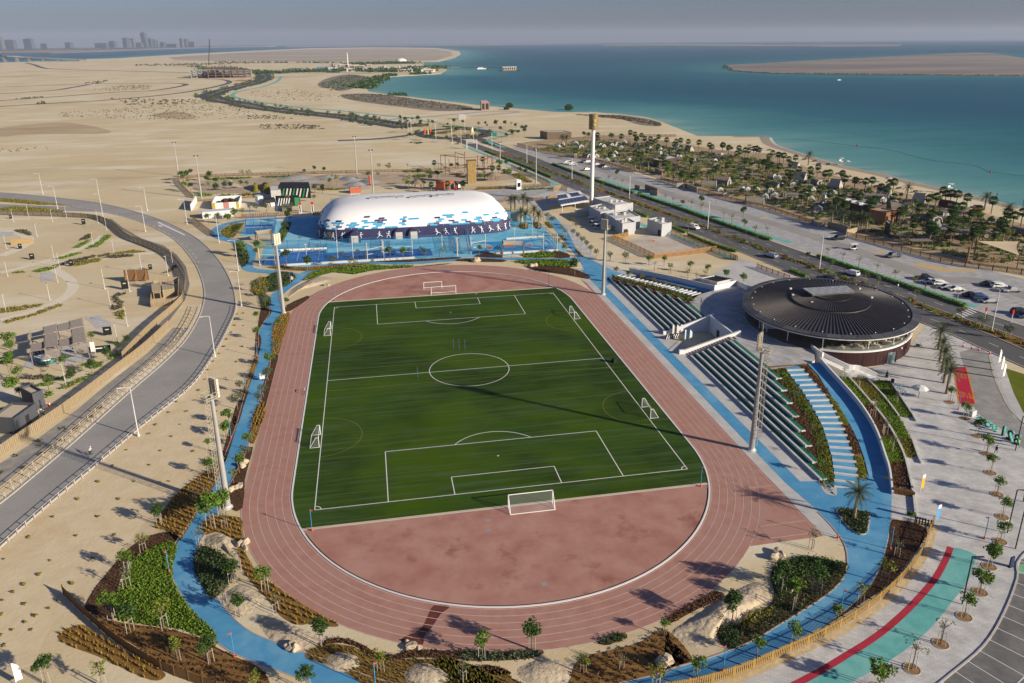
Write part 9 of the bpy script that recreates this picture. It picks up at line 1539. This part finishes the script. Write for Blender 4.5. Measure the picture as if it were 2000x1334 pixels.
def bicycle(px,rz,label):
 t=thing('bicycle',label,'bicycle',G(*px,.03),rz);w0=None
 for x in(-.52,.52):
  mb=MB();n=20;mb.tube([(x+.33*cos(a),0,.34+.33*sin(a))for a in np.linspace(0,2*pi,n)],.025,5);o=mb.build('wheel',M_black,t);m2=MB()
  for k in range(6):m2.bar((x,0,.34),(x+.31*cos(k*1.05),0,.34+.31*sin(k*1.05)),.012)
  m2.build('spokes',M_steel,o)
 m=mat('frame_dark',(.03,.03,.04));MB().tube([(-.52,0,.34),(-.08,0,.34),(.40,0,.82),(.52,0,.34)],.022,5).tube([(-.52,0,.34),(-.16,0,.84),(.38,0,.84)],.02,5).tube([(-.08,0,.34),(-.18,0,.92)],.02,5).build('frame',m,t);MB().box(-.32,-.08,-.07,.07,.92,.97).build('saddle',M_black,t);MB().tube([(.5,-.22,.92),(.42,-.2,.98),(.42,.2,.98),(.5,.22,.92)],.018,5).build('handlebar',m,t);return t
cpx=(177,890);crz=atan2(*(np.array(G(60,985)[:2])-np.array(G(250,825)[:2]))[::-1])+pi;bicycle(cpx,crz,'dark racing bicycle ridden on the left road')
p=G(*cpx);rd=thing('person','cyclist in white and grey jersey leaning over the handlebar on the left road','person',(p[0],p[1],.03),crz)
V=[(-.18,0,1.02),(.0,0,1.18),(.22,0,1.38),(.30,0,1.47),(.38,0,1.58)];E=[(0,1),(1,2),(2,3),(3,4)];Rr=[.14,.14,.16,.065,.10]
def ch_(i,pts,rr):
 for q,r in zip(pts,rr):V.append(q);Rr.append(r);E.append((i,len(V)-1));i=len(V)-1
for s in(-1,1):ch_(0,[(-.12,s*.1,.96),(.16,s*.11,.72 if s>0 else .62),(-.06,s*.11,.36 if s>0 else .22),(.06,s*.11,.32 if s>0 else .18)],[.1,.075,.048,.042]);ch_(2,[(.22,s*.19,1.36),(.32,s*.22,1.14),(.44,s*.2,1.0)],[.065,.045,.04])
me=bpy.data.meshes.new('body');me.from_pydata(V,E,[]);o=mobj('body',me,rd);o.modifiers.new('skin','SKIN')
for v,r in zip(me.skin_vertices[0].data,Rr):v.radius=(r,r)
me.skin_vertices[0].data[0].use_root=True;o.modifiers.new('sub','SUBSURF').render_levels=1;m2=bpy.data.meshes.new_from_object(o.evaluated_get(bpy.context.evaluated_depsgraph_get()));o.modifiers.clear();o.data=m2
for m in(mat('skin_30',(.30,.18,.11)),M_whitec,M_blackc):m2.materials.append(m)
for q in m2.polygons:q.material_index=0 if q.center.x>.28 and(q.center.z>1.46 or q.center.z<1.1)else(1 if q.center.z>1.02 else 2)
MB().lathe([(.13,0),(.13,.05),(.09,.13),(0,.15)],10,(.38,0,1.60)).build('helmet',M_whitec,rd)
for i,(px,lb)in enumerate(zip(Q7((1835,705),(1395,1400),(1915,860),(1990,400)),('black angled lamp among the promenade trees','black angled lamp near the lower teal lane','black lamp post at the car park kerb','black lamp at the right picture edge'))):
 t=thing('promenade_lamp',lb,'street lamp',G(*px),-.2,'black promenade lamps');MB().bar((0,0,0),(0,0,7.6),.12).build('pole',M_black,t);MB().bar((0,0,7.6),(1.4,0,7.6),.1).build('arm',M_black,t);MB().box(.7,1.5,-.12,.12,7.5,7.58).build('lamp_head',M_dark,t)
t=thing('promenade_lamp','black lamp post beside the person in the vest','street lamp',G(*Q6((1915,1200))[0]),-.2,'black promenade lamps');MB().bar((0,0,0),(0,0,7.),.12).build('pole',M_black,t);MB().bar((0,0,7.),(1.4,0,7.),.1).build('arm',M_black,t)
t=thing('totem','dark blue upright totem at the car park kerb','totem',G(*Q7((1870,1035))[0]),.2);MB().box(-.35,.35,-.1,.1,0,1.7).build('panel',M_navyc,t);MB().box(-.45,.45,-.2,.2,0,.08).build('foot',M_dark,t)
for i in range(5):p=G(*Q6((770+i*17,590+i*17))[0]);t=thing('bike_rack','blue bicycle hoop, %s from the top of the row'%nth(i),'bike rack',p,.5,'blue bicycle hoops by the terraced beds');MB().tube([(-.4,0,0),(-.4,0,.8),(-.2,0,1.),(.2,0,1.),(.4,0,.8),(.4,0,0)],.05,6).build('hoop',mat('rack_blue',(.12,.30,.45)),t);MB().box(-.5,.5,-.08,.08,0,.03).build('foot',M_steel,t)
t=thing('litter_bin','black litter bin above the bicycle hoops','bin',G(*Q6((712,548))[0]));MB().lathe([(.32,0),(.34,1.05),(0,1.1)],10).build('drum',M_black,t);MB().lathe([(.36,1.05),(.36,1.12),(0,1.14)],10).build('lid',M_dark,t)
t=thing('parasol','white tilted parasol beside the bicycle hoops','parasol',G(*Q6((968,690))[0]));MB().lathe([(1.7,2.3),(1.,2.75),(0,3.)],8).build('canopy',M_whitec,t);MB().cyl((0,0,0),(0,0,2.9),.05).build('pole',M_dark,t)
t=thing('motorcycle','black motorcycle parked against the restaurant wall','motorcycle',G(*Q6((965,195))[0]),-.3)
for x in(-.7,.7):MB().tube([(x+.3*cos(a),0,.32+.3*sin(a))for a in np.linspace(0,2*pi,16)],.07,6).build('wheel',M_black,t)
MB().box(-.5,.35,-.14,.14,.4,.85).build('engine_body',M_dark,t);MB().box(-.7,.0,-.13,.13,.85,.98).build('seat',M_black,t);MB().tube([(.7,0,.35),(.45,0,1.05),(.4,-.35,1.1)],.04,5).tube([(.45,0,1.05),(.4,.35,1.1)],.04,5).build('handlebar',M_dark,t)
t=thing('concrete_block','pale concrete block beside the second promenade tree','block',G(*Q6((1495,860))[0]),.3);MB().box(-.7,.7,-.35,.35,0,1.2).build('body',M_wconc,t);MB().box(-.75,.75,-.4,.4,0,.12).build('foot',M_conc,t)
for key in list(TREES)+list(PALMS):
 p=(TREES.get(key)or PALMS.get(key))
 if p.name not in USED:
  for ch in KIDS.get(p.name,[]):bpy.data.objects.remove(ch)
  bpy.data.objects.remove(p)
# hazy air
def haze():
 me=bpy.data.meshes.new('haze');x0,x1,y0,y1,z0,z1=-16000,16000,-7000,17000,-7,235
 me.from_pydata([(x,y,z)for z in(z0,z1)for x,y in((x0,y0),(x1,y0),(x1,y1),(x0,y1))],[],[(3,2,1,0),(4,5,6,7),(0,1,5,4),(1,2,6,5),(2,3,7,6),(3,0,4,7)])
 m=bpy.data.materials.new('haze_air');m.use_nodes=True;n=m.node_tree.nodes;n.clear()
 o=n.new('ShaderNodeOutputMaterial');v=n.new('ShaderNodeVolumePrincipled');v.inputs['Color'].default_value=(.62,.72,.92,1);v.inputs['Density'].default_value=HAZE;v.inputs['Anisotropy'].default_value=.0
 m.node_tree.links.new(v.outputs[0],o.inputs['Volume']);me.materials.append(m);b=mobj('haze',me);b['kind']='stuff';b['label']='pale dusty haze hanging over the whole coast'
HAZE=5.5e-5
haze()
